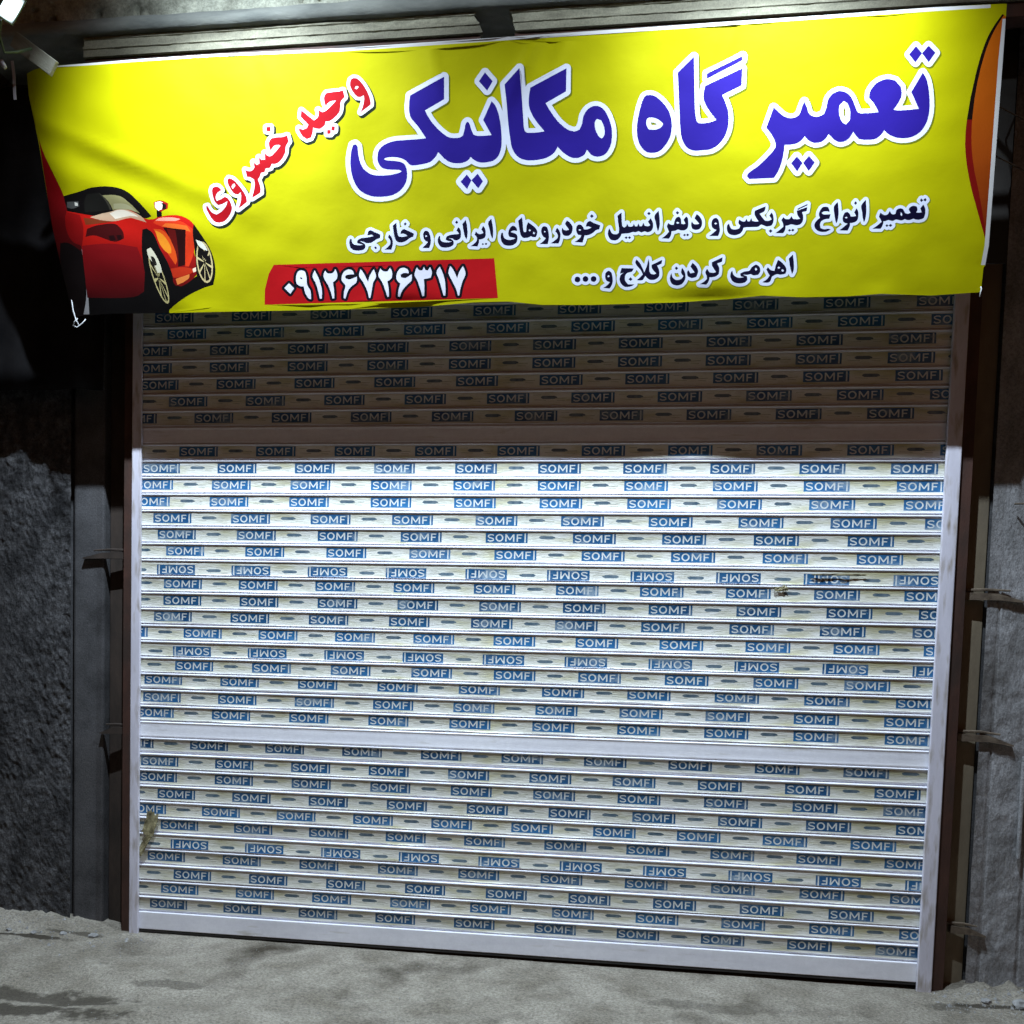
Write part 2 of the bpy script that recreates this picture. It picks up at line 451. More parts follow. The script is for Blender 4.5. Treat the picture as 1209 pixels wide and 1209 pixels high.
# ------------------------------------------------------------------ side walls
def wall_patch(mb, x0, x1, z0, z1, y, amp, sc, nx, nz, seed, board=False):
    def fn(u, v):
        x = x0 + (x1 - x0) * u; z = z0 + (z1 - z0) * v
        d = amp * fbm(x * sc, z * sc, seed, 5)
        n = noise.noise(Vector((x * sc * 2.5, z * sc * 1.4, seed + 9)))
        d += amp * 0.9 * max(0, n) ** 1.2
        if not board:      # trowelled in places, left rough in others
            k = 0.5 + 0.9 * noise.noise(Vector((x * 2.2, z * 1.3, 17.0)))
            d = d * min(1.5, max(0.2, 0.25 + 1.3 * k)) + 0.006 * noise.noise(Vector((x * 4, z * 2.5, 3.0))) + 0.003 * noise.noise(Vector((x * 60 + z * 30, z * 22, 8.0)))
        if board:
            w = (x - 3.78) / 0.052
            fr = w - math.floor(w)
            d += -0.005 * (1.0 if fr < 0.08 else 0.0) + 0.0016 * noise.noise(Vector((math.floor(w) * 3.7, 0.3 * z, 1)))
            lower = min(1.0, max(0.0, (1.85 - z) / 0.1))
            d = d * (0.25 + 0.95 * lower)
        return (x, y - d, z)
    mb.grid(nx, nz, fn)

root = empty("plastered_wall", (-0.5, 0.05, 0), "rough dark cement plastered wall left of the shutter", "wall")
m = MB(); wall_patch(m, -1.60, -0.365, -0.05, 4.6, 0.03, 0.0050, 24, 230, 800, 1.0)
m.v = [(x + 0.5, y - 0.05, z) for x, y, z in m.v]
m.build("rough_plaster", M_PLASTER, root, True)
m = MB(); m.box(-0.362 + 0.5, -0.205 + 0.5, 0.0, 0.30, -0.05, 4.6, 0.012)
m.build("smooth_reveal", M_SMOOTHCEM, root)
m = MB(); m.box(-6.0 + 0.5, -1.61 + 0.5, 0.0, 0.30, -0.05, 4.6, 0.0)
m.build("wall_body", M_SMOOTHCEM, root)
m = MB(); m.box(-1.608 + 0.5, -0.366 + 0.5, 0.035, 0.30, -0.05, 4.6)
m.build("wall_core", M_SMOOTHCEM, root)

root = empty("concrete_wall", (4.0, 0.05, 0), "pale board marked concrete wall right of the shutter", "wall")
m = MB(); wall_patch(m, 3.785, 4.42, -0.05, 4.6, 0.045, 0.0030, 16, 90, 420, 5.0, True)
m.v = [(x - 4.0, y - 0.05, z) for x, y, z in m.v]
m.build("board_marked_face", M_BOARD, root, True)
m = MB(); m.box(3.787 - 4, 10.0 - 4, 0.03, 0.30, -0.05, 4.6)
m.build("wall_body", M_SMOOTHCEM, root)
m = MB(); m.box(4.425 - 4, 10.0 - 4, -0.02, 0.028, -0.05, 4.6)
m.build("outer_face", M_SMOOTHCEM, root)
# shallow electrical niche edge low on the right wall
m = MB(); m.box(3.955 - 4, 4.10 - 4, -0.030, -0.012, 1.02, 1.04, 0.003).box(3.955 - 4, 3.967 - 4, -0.030, -0.012, 0.60, 1.018, 0.003)
m.build("form_ridge", M_BOARD, root)

# steel posts either side of the guides
def post(x0, x1, y, label, mat, name="steel_post"):
    r = empty(name, ((x0 + x1) / 2, y, 0), label, "post")
    w = (x1 - x0) / 2
    m = MB(); m.box(-w, w, 0.0, 0.16, -0.05, 4.2, 0.004)
    m.build("web", mat, r)
    return r
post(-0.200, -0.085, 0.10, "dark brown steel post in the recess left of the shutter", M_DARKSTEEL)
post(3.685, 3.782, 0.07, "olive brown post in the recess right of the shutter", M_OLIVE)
def angle(x0, x1, side, label):
    r = empty("angle_iron", ((x0 + x1) / 2, 0.0, 0), label, "angle iron", "rust red angle irons beside the guide rails")
    w = (x1 - x0) / 2
    MB().box(-w, w, -0.008, -0.002, 0.0, 3.4, 0.001).build("front_flange", M_RUST, r)
    if side < 0: MB().box(-w, -w + 0.006, -0.001, 0.14, 0.0, 3.4, 0.001).build("side_flange", M_RUST, r)
    else: MB().box(w - 0.006, w, -0.001, 0.14, 0.0, 3.4, 0.001).build("side_flange", M_RUST, r)
angle(-0.078, -0.031, -1, "rust red angle iron along the left guide rail")
angle(3.6215, 3.675, 1, "rust red angle iron along the right guide rail")

# anchors between posts and walls
def strap(x0, x1, z, y, lab, tilt=0.0, drop=0.0, mat=None):
    mat = mat or M_STRAP
    r = empty("anchor_strap", (x0, y, z), lab, "anchor strap", "anchor straps tying the posts to the walls")
    L = x1 - x0
    m = MB()
    m.tube([(0, 0.02, 0.006), (L * 0.45, 0.005, 0.010 + tilt * 0.3), (L * 0.78, -0.006, 0.004 + tilt)], [0.007, 0.006, 0.004], 6)
    m.build("rod", mat, r)
    m = MB()
    t = 0.012
    pts = [(0.02 if L > 0 else -0.02, 0.012, -0.018), (L * 0.6, 0.004, -0.020), (L, 0.0, -0.034 - drop)]
    base = []
    for i, (px, py, pz) in enumerate(pts):
        h = (0.016, 0.014, 0.003)[i]
        base.append([(px, py - t, pz - h), (px, py + t, pz - h), (px, py + t, pz + h), (px, py - t, pz + h)])
    for b in base: m.v += b
    for i in range(2):
        for k in range(4):
            a = i * 4 + k; b2 = i * 4 + (k + 1) % 4
            m.f.append((a, b2, b2 + 4, a + 4))
    m.f.append((3, 2, 1, 0)); m.f.append((8, 9, 10, 11))
    m.build("flat_bar", mat, r)
strap(3.665, 3.925, 1.735, 0.036, "rusty two pronged anchor strap, topmost of three right of the shutter", 0.003, 0.006)
strap(3.675, 3.915, 1.130, 0.036, "rusty anchor strap halfway down right of the shutter", -0.004, 0.012)
strap(3.690, 3.850, 0.290, 0.036, "rusty anchor strap nearest the ground right of the shutter", 0.0, 0.004)
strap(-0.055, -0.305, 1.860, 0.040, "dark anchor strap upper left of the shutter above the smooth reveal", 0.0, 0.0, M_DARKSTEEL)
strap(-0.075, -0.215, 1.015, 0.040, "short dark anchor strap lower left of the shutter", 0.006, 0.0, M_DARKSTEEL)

# curled wire on the right wall
r = MB(); r.tube([(3.86, 0.02, 2.105), (3.90, -0.03, 2.10), (3.93, -0.05, 2.125), (3.99, -0.045, 2.13), (4.05, -0.03, 2.12)], 0.004, 6)
o = r.build("tie_wire", M_STRAP, None, True); tag(o, "bent tie wire poking from the pale wall right of the shutter", "wire")

# ------------------------------------------------------------------ roller shutter
PIT = 0.077
ZC = 2.86218
XW = 3.5756
shut = empty("roller_shutter", (XW / 2, 0.0, 0.0), "white slatted roller shutter covered in blue and cream printed tape", "roller shutter")
OX = XW / 2
PROF = [(0, 1), (1.5, 4.6), (3.5, 8.6), (6.5, 8.4), (9.0, 5.0), (10.5, 1.4), (12, 2.8), (19, 4.2), (27, 5.1), (34, 5.6), (42, 5.8), (50, 5.6),
        (57, 5.1), (65, 4.2), (71, 3.2), (72.5, -3.0), (76, -3.0), (77, 1)]
PV = [a for a, b in PROF]; PY = [b for a, b in PROF]
def prof_y(v): return float(np.interp(v, PV, PY))
def twist(x, seed):
    return 0.020 * noise.noise(Vector((x * 1.3, seed * 7.7, 0.0))) + 0.012 * noise.noise(Vector((x * 5.0, seed * 3.1, 4.0)))
def prof_mesh(name, prof, mat, xa, xb, seed=0.0):
    v = []; f = []
    n = len(prof)
    xs = np.linspace(xa, xb, 49)
    for x in xs:
        tw = twist(x, seed)
        for (d, y) in prof: v.append((x, -y / 1000.0 + (d - 38) / 1000.0 * tw, -d / 1000.0))
    for i in range(len(xs) - 1):
        for k in range(n - 1):
            a = i * n + k
            f.append((a, a + 1, a + 1 + n, a + n))
    # rear skin
    b = len(v)
    for x in xs:
        v.append((x, 0.006, 0)); v.append((x, 0.006, -prof[-1][0] / 1000.0))
    for i in range(len(xs) - 1):
        f.append((b + 2 * i, b + 2 * i + 2, b + 2 * i + 3, b + 2 * i + 1))
        f.append((i * n, (i + 1) * n, b + 2 * i + 2, b + 2 * i))
    me = bpy.data.meshes.new(name)
    me.from_pydata(v, [], f)
    me.materials.append(mat)
    me.polygons.foreach_set("use_smooth", [True] * len(me.polygons))
    me.set_sharp_from_angle(angle=math.radians(35))
    me.update()
    return me
WIDE = [(0, 1), (1.5, 4.6), (4, 6.4), (7, 6.2), (10, 5.0), (14, 4.4), (22, 4.6), (40, 5.4), (58, 4.8), (66, 6.0), (70, 6.6), (74, 5.4), (77, 1)]
wide_me = prof_mesh("plain_slat", WIDE, M_SLAT, -OX - 0.03, OX + 0.03)

# label artwork of one tape period, in millimetres: x along the slat, v down the slat
PER = 372.4
def seg(x0, y0, x1, y1, w):
    dx, dy = x1 - x0, y1 - y0; L = math.hypot(dx, dy); nx, ny = -dy / L * w / 2, dx / L * w / 2
    return [(x0 + nx, y0 + ny), (x1 + nx, y1 + ny), (x1 - nx, y1 - ny), (x0 - nx, y0 - ny)]
def stroke(pts, w):
    Lf, Rt = [], []
    for i, p in enumerate(pts):
        a = pts[max(i - 1, 0)]; b = pts[min(i + 1, len(pts) - 1)]
        dx, dy = b[0] - a[0], b[1] - a[1]; L = math.hypot(dx, dy)
        nx, ny = -dy / L * w / 2, dx / L * w / 2
        Lf.append((p[0] + nx, p[1] + ny)); Rt.append((p[0] - nx, p[1] - ny))
    return Lf + Rt[::-1]
def art():
    B0, B1, T0, T1 = 0.0, 188.0, 14.5, 60.5        # blue box
    c0, c1 = 21.5, 54.0                            # cap top and baseline
    S = stroke([(36, c0 + 6), (30, c0 + 2.4), (20, c0 + 2.6), (12, c0 + 6), (11.5, c0 + 11), (17, c0 + 15), (27, c0 + 17.5), (35, c0 + 21.5), (35.5, c0 + 26.5),
                (29, c0 + 30.2), (19, c0 + 30.6), (10, c0 + 26.5)], 5.2)
    O = [(62 + 17.5 * math.cos(t), (c0 + c1) / 2 + 17 * math.sin(t)) for t in np.linspace(0, 2 * math.pi, 22, endpoint=False)]
    Oi = [(62 + 11.3 * math.cos(t), (c0 + c1) / 2 + 11.6 * math.sin(t)) for t in np.linspace(0, 2 * math.pi, 18, endpoint=False)]
    Mm = [(88, c1), (88, c0), (94.5, c0), (108.5, c0 + 21), (122.5, c0), (129, c0), (129, c1), (123, c1), (123, c0 + 10), (110.5, c1 - 6), (106.5, c1 - 6), (94, c0 + 10), (94, c1)]
    F = [(139, c1), (139, c0), (163, c0), (163, c0 + 5), (145, c0 + 5), (145, c0 + 14.2), (160, c0 + 14.2), (160, c0 + 19), (145, c0 + 19), (145, c1)]
    I = [(174, c0 - 5), (180, c0 - 5), (180, c1 + 4), (174, c1 + 4)]
    dash = [(240, 32), (248, 28), (298, 28), (308, 32), (312, 36), (302, 42), (248, 42), (239, 37)]
    f1 = [(300, 38.5), (352, 37), (352, 39.5), (300, 41.5)]
    f2 = [(210, 44), (262, 46), (262, 48.5), (210, 46)]
    f3 = [(206, 24), (240, 22.5), (240, 24.5), (206, 26)]
    f4 = [(310, 47), (344, 48.5), (344, 51), (310, 49)]
    return [(M_TBLUE, [[(B0, T0), (B1, T0), (B1, T1), (B0, T1)]]), (M_TWHITE, [S]), (M_TWHITE, [O, Oi]), (M_TWHITE, [Mm]), (M_TWHITE, [F]), (M_TWHITE, [I]),
            (M_TGREY, [dash]), (M_TFAINT, [f1]), (M_TFAINT, [f2]), (M_TFAINT, [f3]), (M_TFAINT, [f4])]

def inside_np(loops, X, Y):
    c = np.zeros(len(X), bool)
    for lp in loops:
        p = np.asarray(lp, float); q = np.roll(p, -1, 0)
        m0 = (X >= p[:, 0].min()) & (X <= p[:, 0].max()) & (Y >= p[:, 1].min()) & (Y <= p[:, 1].max())
        if not m0.any(): continue
        xs = X[m0]; ys = Y[m0]; cc = np.zeros(len(xs), bool)
        for (x1, y1), (x2, y2) in zip(p, q):
            if y1 == y2: continue
            mm = ((y1 > ys) != (y2 > ys))
            cc ^= mm & (xs < (x2 - x1) * (ys - y1) / (y2 - y1) + x1)
        c[m0] ^= cc
    return c

def cdt(outer, layers, grid_pts, grid_edges=(), eps=1e-4):
    """triangulates a sheet along every printed outline; returns points, triangles and the topmost layer of each"""
    V = []; E = []
    def loop(l):
        b = len(V); n = len(l)
        V.extend(Vector((float(a), float(c))) for a, c in l)
        E.extend((b + i, b + (i + 1) % n) for i in range(n))
    loop(outer)
    for _, ls in layers:
        for l in ls: loop(l)
    for a, c in grid_edges:
        b = len(V); V.append(Vector(a)); V.append(Vector(c)); E.append((b, b + 1))
    V.extend(Vector(p) for p in grid_pts)
    rv, re, rf, _, _, _ = delaunay_2d_cdt(V, E, [], 0, eps, False)
    P = np.array([(p[0], p[1]) for p in rv]); T = np.array([f for f in rf if len(f) == 3])
    ce = P[T].mean(1)
    ok = inside_np([outer], ce[:, 0], ce[:, 1])
    T = T[ok]; ce = ce[ok]
    a = P[T]
    ar = np.abs((a[:, 1, 0] - a[:, 0, 0]) * (a[:, 2, 1] - a[:, 0, 1]) - (a[:, 2, 0] - a[:, 0, 0]) * (a[:, 1, 1] - a[:, 0, 1]))
    k = ar > 1e-9; T = T[k]; ce = ce[k]
    lab = -np.ones(len(T), int)
    for i, (_, ls) in enumerate(layers):
        lab[inside_np(ls, ce[:, 0], ce[:, 1])] = i
    return P, T, lab

ART = art()
tp, tt, tl = cdt([(-12, 13), (PER - 12, 13), (PER - 12, 70), (-12, 70)], ART, [],
                 [((-11.9, v), (PER - 12.1, v)) for v in (20, 27, 34, 42, 50, 57, 64)])
T_MATS = [M_FILM, M_TBLUE, M_TWHITE, M_TGREY, M_TFAINT]
tlm = np.array([0] + [T_MATS.index(a[0]) for a in ART])[tl + 1]

def tape_mesh(start, flip, dv, per=PER, seed=0.0, squash=1.0):
    """tape with the artwork repeated along the slat; start = x of one label's left edge in metres"""
    vs, fs, ms = [], [], []
    n0 = -3
    first = start * 1000.0 % per
    for k in range(-2, 12):
        off = first + k * per
        px = tp[:, 0].copy(); pv = tp[:, 1].copy()
        px = np.where(px > 355, px + per - PER, px)
        if flip:
            px = 188.0 - px; pv = 83.0 - pv
        X = px + off
        if X.max() < -34 or X.min() > XW * 1000 + 34: continue
        v = np.clip((pv - 41.5) * squash + 41.5 + dv, 10.8, 71.4)
        # film edges stay put
        v = np.where(pv <= 13.01, 11.2, np.where(pv >= 69.9, 71.2, v))
        X = np.clip(X, -29, XW * 1000 + 29)
        TW = np.array([twist(q / 1000.0 - OX, seed) for q in X])
        Y = -(np.interp(v, PV, PY) + 0.55) / 1000.0 + (v - 38) / 1000.0 * TW
        b = len(vs)
        vs += list(zip(X / 1000.0 - OX, Y, -v / 1000.0))
        for t, m_ in zip(tt, tlm):
            fs.append((b + t[0], b + t[1], b + t[2]) if not flip else (b + t[0], b + t[1], b + t[2])); ms.append(int(m_))
    me = bpy.data.meshes.new("protective_tape")
    V = np.array(vs)
    F = []
    M2 = []
    for f, m_ in zip(fs, ms):
        a, b, c = V[f[0]], V[f[1]], V[f[2]]
        ny = (b[2] - a[2]) * (c[0] - a[0]) - (b[0] - a[0]) * (c[2] - a[2])
        if abs(ny) < 1e-12: continue
        F.append(f if ny < 0 else (f[0], f[2], f[1])); M2.append(m_)
    me.from_pydata(vs, [], F)
    for m_ in T_MATS: me.materials.append(m_)
    me.polygons.foreach_set("material_index", M2)
    me.polygons.foreach_set("use_smooth", [True] * len(F))
    me.update()
    vv = -V[:, 2] * 1000.0
    sl = (np.interp(vv + 2.5, PV, PY) - np.interp(vv - 2.5, PV, PY)) / 5.0
    nn = np.stack([np.zeros(len(vv)), -np.ones(len(vv)), sl * -1.0 + np.array([twist(q, seed) for q in V[:, 0]])], 1)
    nn /= np.linalg.norm(nn, axis=1)[:, None]
    nn[:, 2] *= 1.0
    me.normals_split_custom_set_from_vertices([tuple(q) for q in nn])
    return me

ROWX = {0: (2.7365, False, 372.4), 1: (2.5714, False, 372.4), 2: (2.5712, False, 372.4), 3: (2.6053, False, 372.4), 4: (2.7465, False, 372.4), 5: (2.8723, False, 372.4), 7: (2.7997, False, 372.4), 8: (0.3802, False, 371.5), 9: (0.3538, False, 378.2), 10: (0.3436, False, 383.4), 11: (0.4489, False, 381.4), 12: (0.0898, False, 387.8), 13: (0.1324, False, 387.5), 14: (0.4547, True, 366.3), 15: (0.1226, False, 367.8), 16: (0.1206, False, 374.9), 17: (0.0748, False, 377.6), 18: (0.2229, False, 366.6), 19: (0.1704, True, 368.0), 20: (0.1825, False, 378.1), 21: (0.4066, False, 376.9), 22: (0.3963, False, 372.7), 23: (0.3667, False, 377.2), 25: (0.2592, False, 370.4), 26: (0.3861, False, 370.9), 27: (0.3843, False, 376.2), 28: (0.1003, False, 372.1), 29: (0.323, False, 367.9), 30: (0.1159, False, 366.1), 31: (0.1692, True, 369.9), 32: (0.0514, False, 376.6), 33: (0.1849, False, 375.5), 34: (0.1214, False, 373.8), 35: (0.0648, False, 369.7)}
random.seed(11)
for i in range(-2, 36):
    zt = ZC + PIT / 2 - i * PIT
    if i in (6, 24):
        o = link("plain_slat", wide_me, shut)
        o.location = (0, 0, zt)
        o["label"] = "wide bare white slat without tape"
        continue
    o = link("slat", prof_mesh("slat", PROF, M_SLAT, -OX - 0.03, OX + 0.03, i), shut)
    tilt = {14: -0.8, 23: 0.6, 25: 2.2, 27: 0.8, 30: 2.6, 31: -1.6, 32: 2.2, 33: -1.4, 34: 1.0, 35: 2.2, 21: -0.6, 28: -0.6, 26: -0.4}.get(i, random.uniform(-0.5, 0.5))
    o.location = (0, -0.0002 * (i % 3), zt)
    o.rotation_euler = (math.radians(1.6 * tilt), random.uniform(-0.0005, 0.0005), 0)
    st, fl, pr = ROWX.get(i, (random.uniform(0, 0.37), False, PER))
    t = link("protective_tape", tape_mesh(st, fl, {21: -7, 23: -3, 25: -9, 27: -2, 14: 2, 19: 1, 30: -4, 32: -4, 34: -3, 35: -4, 11: 1, 31: 3, 33: 3}.get(i, random.uniform(-1.2, 1.2)), pr, i), o)

bb = MB()
bb.box(-OX - 0.02, OX + 0.02, -0.012, 0.008, 0.044, 0.128, 0.003)
bb.build("bottom_bar", M_SLAT, shut)
bb = MB(); bb.box(-OX + 0.0, OX - 0.0, -0.010, 0.006, 0.030, 0.0435, 0.002)
bb.build("rubber_seal", M_BACK, shut)
for sx in (-1, 1):
    m = MB()
    x0, x1 = (-OX - 0.030, -OX + 0.016) if sx < 0 else (OX - 0.015, OX + 0.045)
    m.box(x0, x1, -0.030, -0.014, -0.01, 3.3, 0.004)
    m.box(x0, x0 + 0.004, -0.0139, -0.0095, -0.01, 3.3) if sx < 0 else m.box(x1 - 0.004, x1, -0.0139, -0.0095, -0.01, 3.3)
    m.build("guide_rail", M_RAIL, shut)
MB().box(-OX - 0.1, OX + 0.1, 0.02, 0.26, 3.02, 3.32, 0.02).build("roller_box", M_DARKSTEEL, shut)

# torn and peeling tape
def scrap(x, z, w, h, y, seed, lab, ang=0.0):
    m = MB()
    def fn(u, v):
        a = (u - 0.5) * w; b = (v - 0.5) * h
        jag = 1.0 + 0.35 * noise.noise(Vector((u * 6, v * 5, seed)))
        a *= jag; b *= 1.0 + 0.5 * noise.noise(Vector((u * 5, v * 2, seed + 4)))
        xx = a * math.cos(ang) - b * math.sin(ang); zz = a * math.sin(ang) + b * math.cos(ang)
        yy = -0.010 * abs(noise.noise(Vector((u * 4.3, v * 3.1, seed)))) - 0.004
        return (xx, yy, zz)
    m.grid(18, 8, fn)
    o = m.build("torn_tape", M_TORN, None, True)
    o.location = (x, y, z)
    tag(o, lab, "torn tape")
scrap(0.070, 0.560, 0.060, 0.120, -0.013, 3.0, "crumpled brown tape scrap peeling at the lower left of the shutter", -0.25)
scrap(0.038, 0.455, 0.030, 0.11, -0.013, 5.0, "thin curled tape shred hanging below the crumpled scrap", -0.5)
scrap(3.16, 1.795, 0.22, 0.007, -0.010, 8.0, "dark torn strip of tape across the upside down row at right", 0.01)
scrap(2.925, 1.732, 0.055, 0.022, -0.010, 12.0, "small wrinkled sticker scrap between two printed labels at right", 0.1)

# ------------------------------------------------------------------ things behind and above the banner
r = MB(); r.box(-0.20, 3.80, 0.30, 0.34, -0.05, 4.6)
o = r.build("back_wall", M_BACK, None); tag(o, "dark wall behind the shutter and banner", "wall")

m = MB()
m.grid(60, 12, lambda u, v: (-1.15 + 1.02 * u, -0.12 + 0.012 * math.sin(u * 19 + 2 * v) + 0.006 * math.sin(u * 43 + v * 5), 3.94 - 1.355 * v + 0.004 * math.sin(u * 23) * v))
o = m.build("shade_sheet", M_SHADE_SHEET, None, True)  # added black sheet: blocks the lamps and keeps the area at left dark
sm = o.modifiers.new("thickness", 'SOLIDIFY'); sm.thickness = 0.003
tag(o, "added black sheet blocking lamp light from the wall left of the yellow banner", "light blocking sheet")
r = MB(); r.box(-0.12, 3.72, -0.10, -0.09, 3.05, 3.96)  # added unseen panel, stops lamp light passing over the banner's top edge
o = r.build("light_block_panel", M_BACK, None); tag(o, "added dark panel blocking light over the top of the yellow banner", "panel")

def beam(x0, x1, lab, cut=0):
    r = empty("roof_beam", ((x0 + x1) / 2, -0.28, 3.92), lab, "beam", "painted beams above the banner")
    w = (x1 - x0) / 2
    def strip(z0, z1, y0, y1, seed):
        m = MB()
        n = max(8, int((x1 - x0) / 0.012))
        def fn(u, v):
            x = -w + 2 * w * u
            k = v * 4
            e = 0.0025 * fbm((x + x0) * 22, seed, 0.0, 3)
            z = z1 + e if v > 0.5 else z0
            d = 0.0015 * fbm((x + x0) * 15, v * 3, seed, 3)
            path = [(y0 + 0.05, z0), (y0, z0 + 0.001), (y0 - 0.001 + 2 * d, z1 - 0.011), (y0 - 0.006, z1 - 0.008 + e), (y0 - 0.006, z1 + e), (y0 + 0.05, z1 + e)]
            q = path[int(round(v * 5))]
            if cut:      # broken slanting end at the gap
                dd = abs(x - cut * w)
                x -= max(0.0, 1 - dd / 0.08) * (0.42 * q[1] + 0.010 * fbm(q[1] * 60, x0, 1, 3) - 0.02)
            return (x, q[0], q[1])
        m.grid(n, 5, fn)
        return m
    strip(0.064, 0.105, -0.020, 0, 1.0).build("upper_flange", M_BEAM, r)
    strip(0.024, 0.063, -0.026, 0, 4.0).build("lower_flange", M_BEAM, r)
    MB().box(-w, w, -0.012, 0.06, -0.03, 0.023, 0.002).build("rusty_web", M_RUST, r)
beam(-0.13, 1.585, "grey painted beam above the left half of the banner", 1)
beam(1.725, 4.3, "grey painted beam above the right half of the banner, past the dark gap", -1)

root = empty("concrete_slab", (2.0, -0.30, 4.03), "dark concrete slab edge over the beams", "slab")
m = MB()
def fn(u, v):
    x = -2.65 + 5.15 * u
    path = [(0.30, 0.0), (-0.03, 0.0), (-0.034, 0.028), (-0.03, 0.056), (0.0, 0.060)]
    p = path[int(round(v * 4))]
    return (x, p[0] + 0.004 * fbm(x * 4, v * 3, 2, 4), p[1] + 0.004 * fbm(x * 5, v * 2, 8, 4))
m.grid(420, 4, fn)
m.build("slab_edge", M_SLABEDGE, root, True)
m = MB()
def fn(u, v):
    x = -2.65 + 5.15 * u; z = 0.062 + 0.7 * v
    pit = noise.noise(Vector((x * 24, z * 14, 0)))
    d = 0.010 * fbm(x * 6, z * 6, 3, 5)
    if pit > 0.36 and z < 0.13: d -= 0.03
    return (x, 0.0 - d, z)
m.grid(460, 70, fn)
m.build("pitted_wall_face", M_UPPER, root, True)

# leaning bracket board at the lamp and hanging strips
r = MB()
r.box(-0.105, 0.105, -0.010, 0.010, -0.030, 0.030, 0.003)
o = r.build("bracket_board", M_WOODGREY, None)
o.location = (-0.170, -0.62, 3.770)
o.rotation_euler = (0.15, math.radians(36), 0)
tag(o, "weathered board slanting down from the floodlight to the banner corner", "board")
r = MB()
r.grid(2, 14, lambda u, v: (-0.006 + 0.012 * u + 0.016 * v, 0.004 * math.sin(v * 5), -0.155 * v))
o = r.build("hanging_strip", M_PLASTIC, None)
o.location = (-0.290, -0.58, 3.775)
sm = o.modifiers.new("thickness", 'SOLIDIFY'); sm.thickness = 0.002
tag(o, "narrow grey plastic strip hanging by the upper left corner of the banner", "plastic strip")
CORDS = []
def cord(pts, lab, rad=0.0028, mat=None):
    CORDS.append((pts, lab, rad, mat))
cord([(-0.185, -0.305, 2.99), (-0.180, -0.31, 2.93), (-0.172, -0.31, 2.875), (-0.163, -0.30, 2.835), (-0.150, -0.30, 2.815)], "white tie cord dangling from the lower left corner of the banner")
cord([(-0.150, -0.31, 2.84), (-0.165, -0.31, 2.828), (-0.175, -0.305, 2.812), (-0.158, -0.30, 2.806), (-0.135, -0.30, 2.822), (-0.118, -0.30, 2.84)], "frayed cord knot under the lower left corner of the banner", 0.0022)
cord([(3.545, -0.30, 2.90), (3.548, -0.31, 2.875), (3.543, -0.31, 2.845)], "short white cord under the lower right corner of the banner", 0.0022)
cord([(3.42, -0.45, 3.62), (3.60, -0.2, 3.62), (3.85, 0.0, 3.63), (4.1, 0.03, 3.66)], "pale wire from the banner frame to the right wall, upper one", 0.0030, M_STRAP)
cord([(3.44, -0.42, 3.44), (3.62, -0.2, 3.42), (3.86, 0.0, 3.43), (4.1, 0.03, 3.46)], "pale wire from the banner frame to the right wall, lower one", 0.0030, M_STRAP)

m = MB()
m.tube([(-0.165, -0.79, 3.85), (-0.215, -0.77, 3.82), (-0.240, -0.75, 3.77), (-0.235, -0.72, 3.72), (-0.205, -0.68, 3.745), (-0.17, -0.64, 3.78)], 0.0055, 8)
o = m.build("lamp_cable", plain("green_cable", (0.07, 0.10, 0.05), 0.5), None, True); tag(o, "dark green cable looping beside the glaring corner floodlight", "cable")
m = MB(); m.tube([(-0.262, -0.70, 3.70), (-0.245, -0.70, 3.675)], [0.011, 0.008], 8)
o = m.build("cable_connector", M_PLASTIC, None, True); tag(o, "small white connector hanging under the green cable loop", "connector")

# lumps of broken cement by the wall feet
random.seed(5)
def lump(x, y, s, lab, grp=None):
    import bmesh
    bm = bmesh.new(); bmesh.ops.create_icosphere(bm, subdivisions=2, radius=s)
    sd = random.random() * 50
    for v in bm.verts:
        k = 1 + 0.45 * noise.noise(v.co / s * 1.3 + Vector((sd, 0, 0)))
        v.co = Vector((v.co.x * k * 1.25, v.co.y * k, v.co.z * k * 0.6))
    me = bpy.data.meshes.new("cement_lump"); bm.to_mesh(me); bm.free(); me.materials.append(M_STONE)
    o = link("cement_lump", me); o.location = (x, y, ground_h(x, y) + s * 0.2); o.rotation_euler = (0, 0, random.random() * 6)
    tag(o, lab, "cement lump", grp)
lump(-0.16, -0.13, 0.020, "pale cement lump nearest the left guide rail on the ground", "cement lumps at the foot of the left wall")
lump(-0.30, -0.15, 0.016, "pale cement lump on the ground below the smooth reveal", "cement lumps at the foot of the left wall")
lump(-0.44, -0.17, 0.014, "small cement lump on the ground below the rough plaster", "cement lumps at the foot of the left wall")
lump(-0.57, -0.16, 0.012, "smallest cement lump farthest left below the rough plaster", "cement lumps at the foot of the left wall")
lump(3.93, -0.14, 0.030, "cement lump on the ground below the right concrete wall", "cement lumps at the foot of the right wall")
lump(3.80, -0.12, 0.020, "cement lump on the ground between right post and wall", "cement lumps at the foot of the right wall")
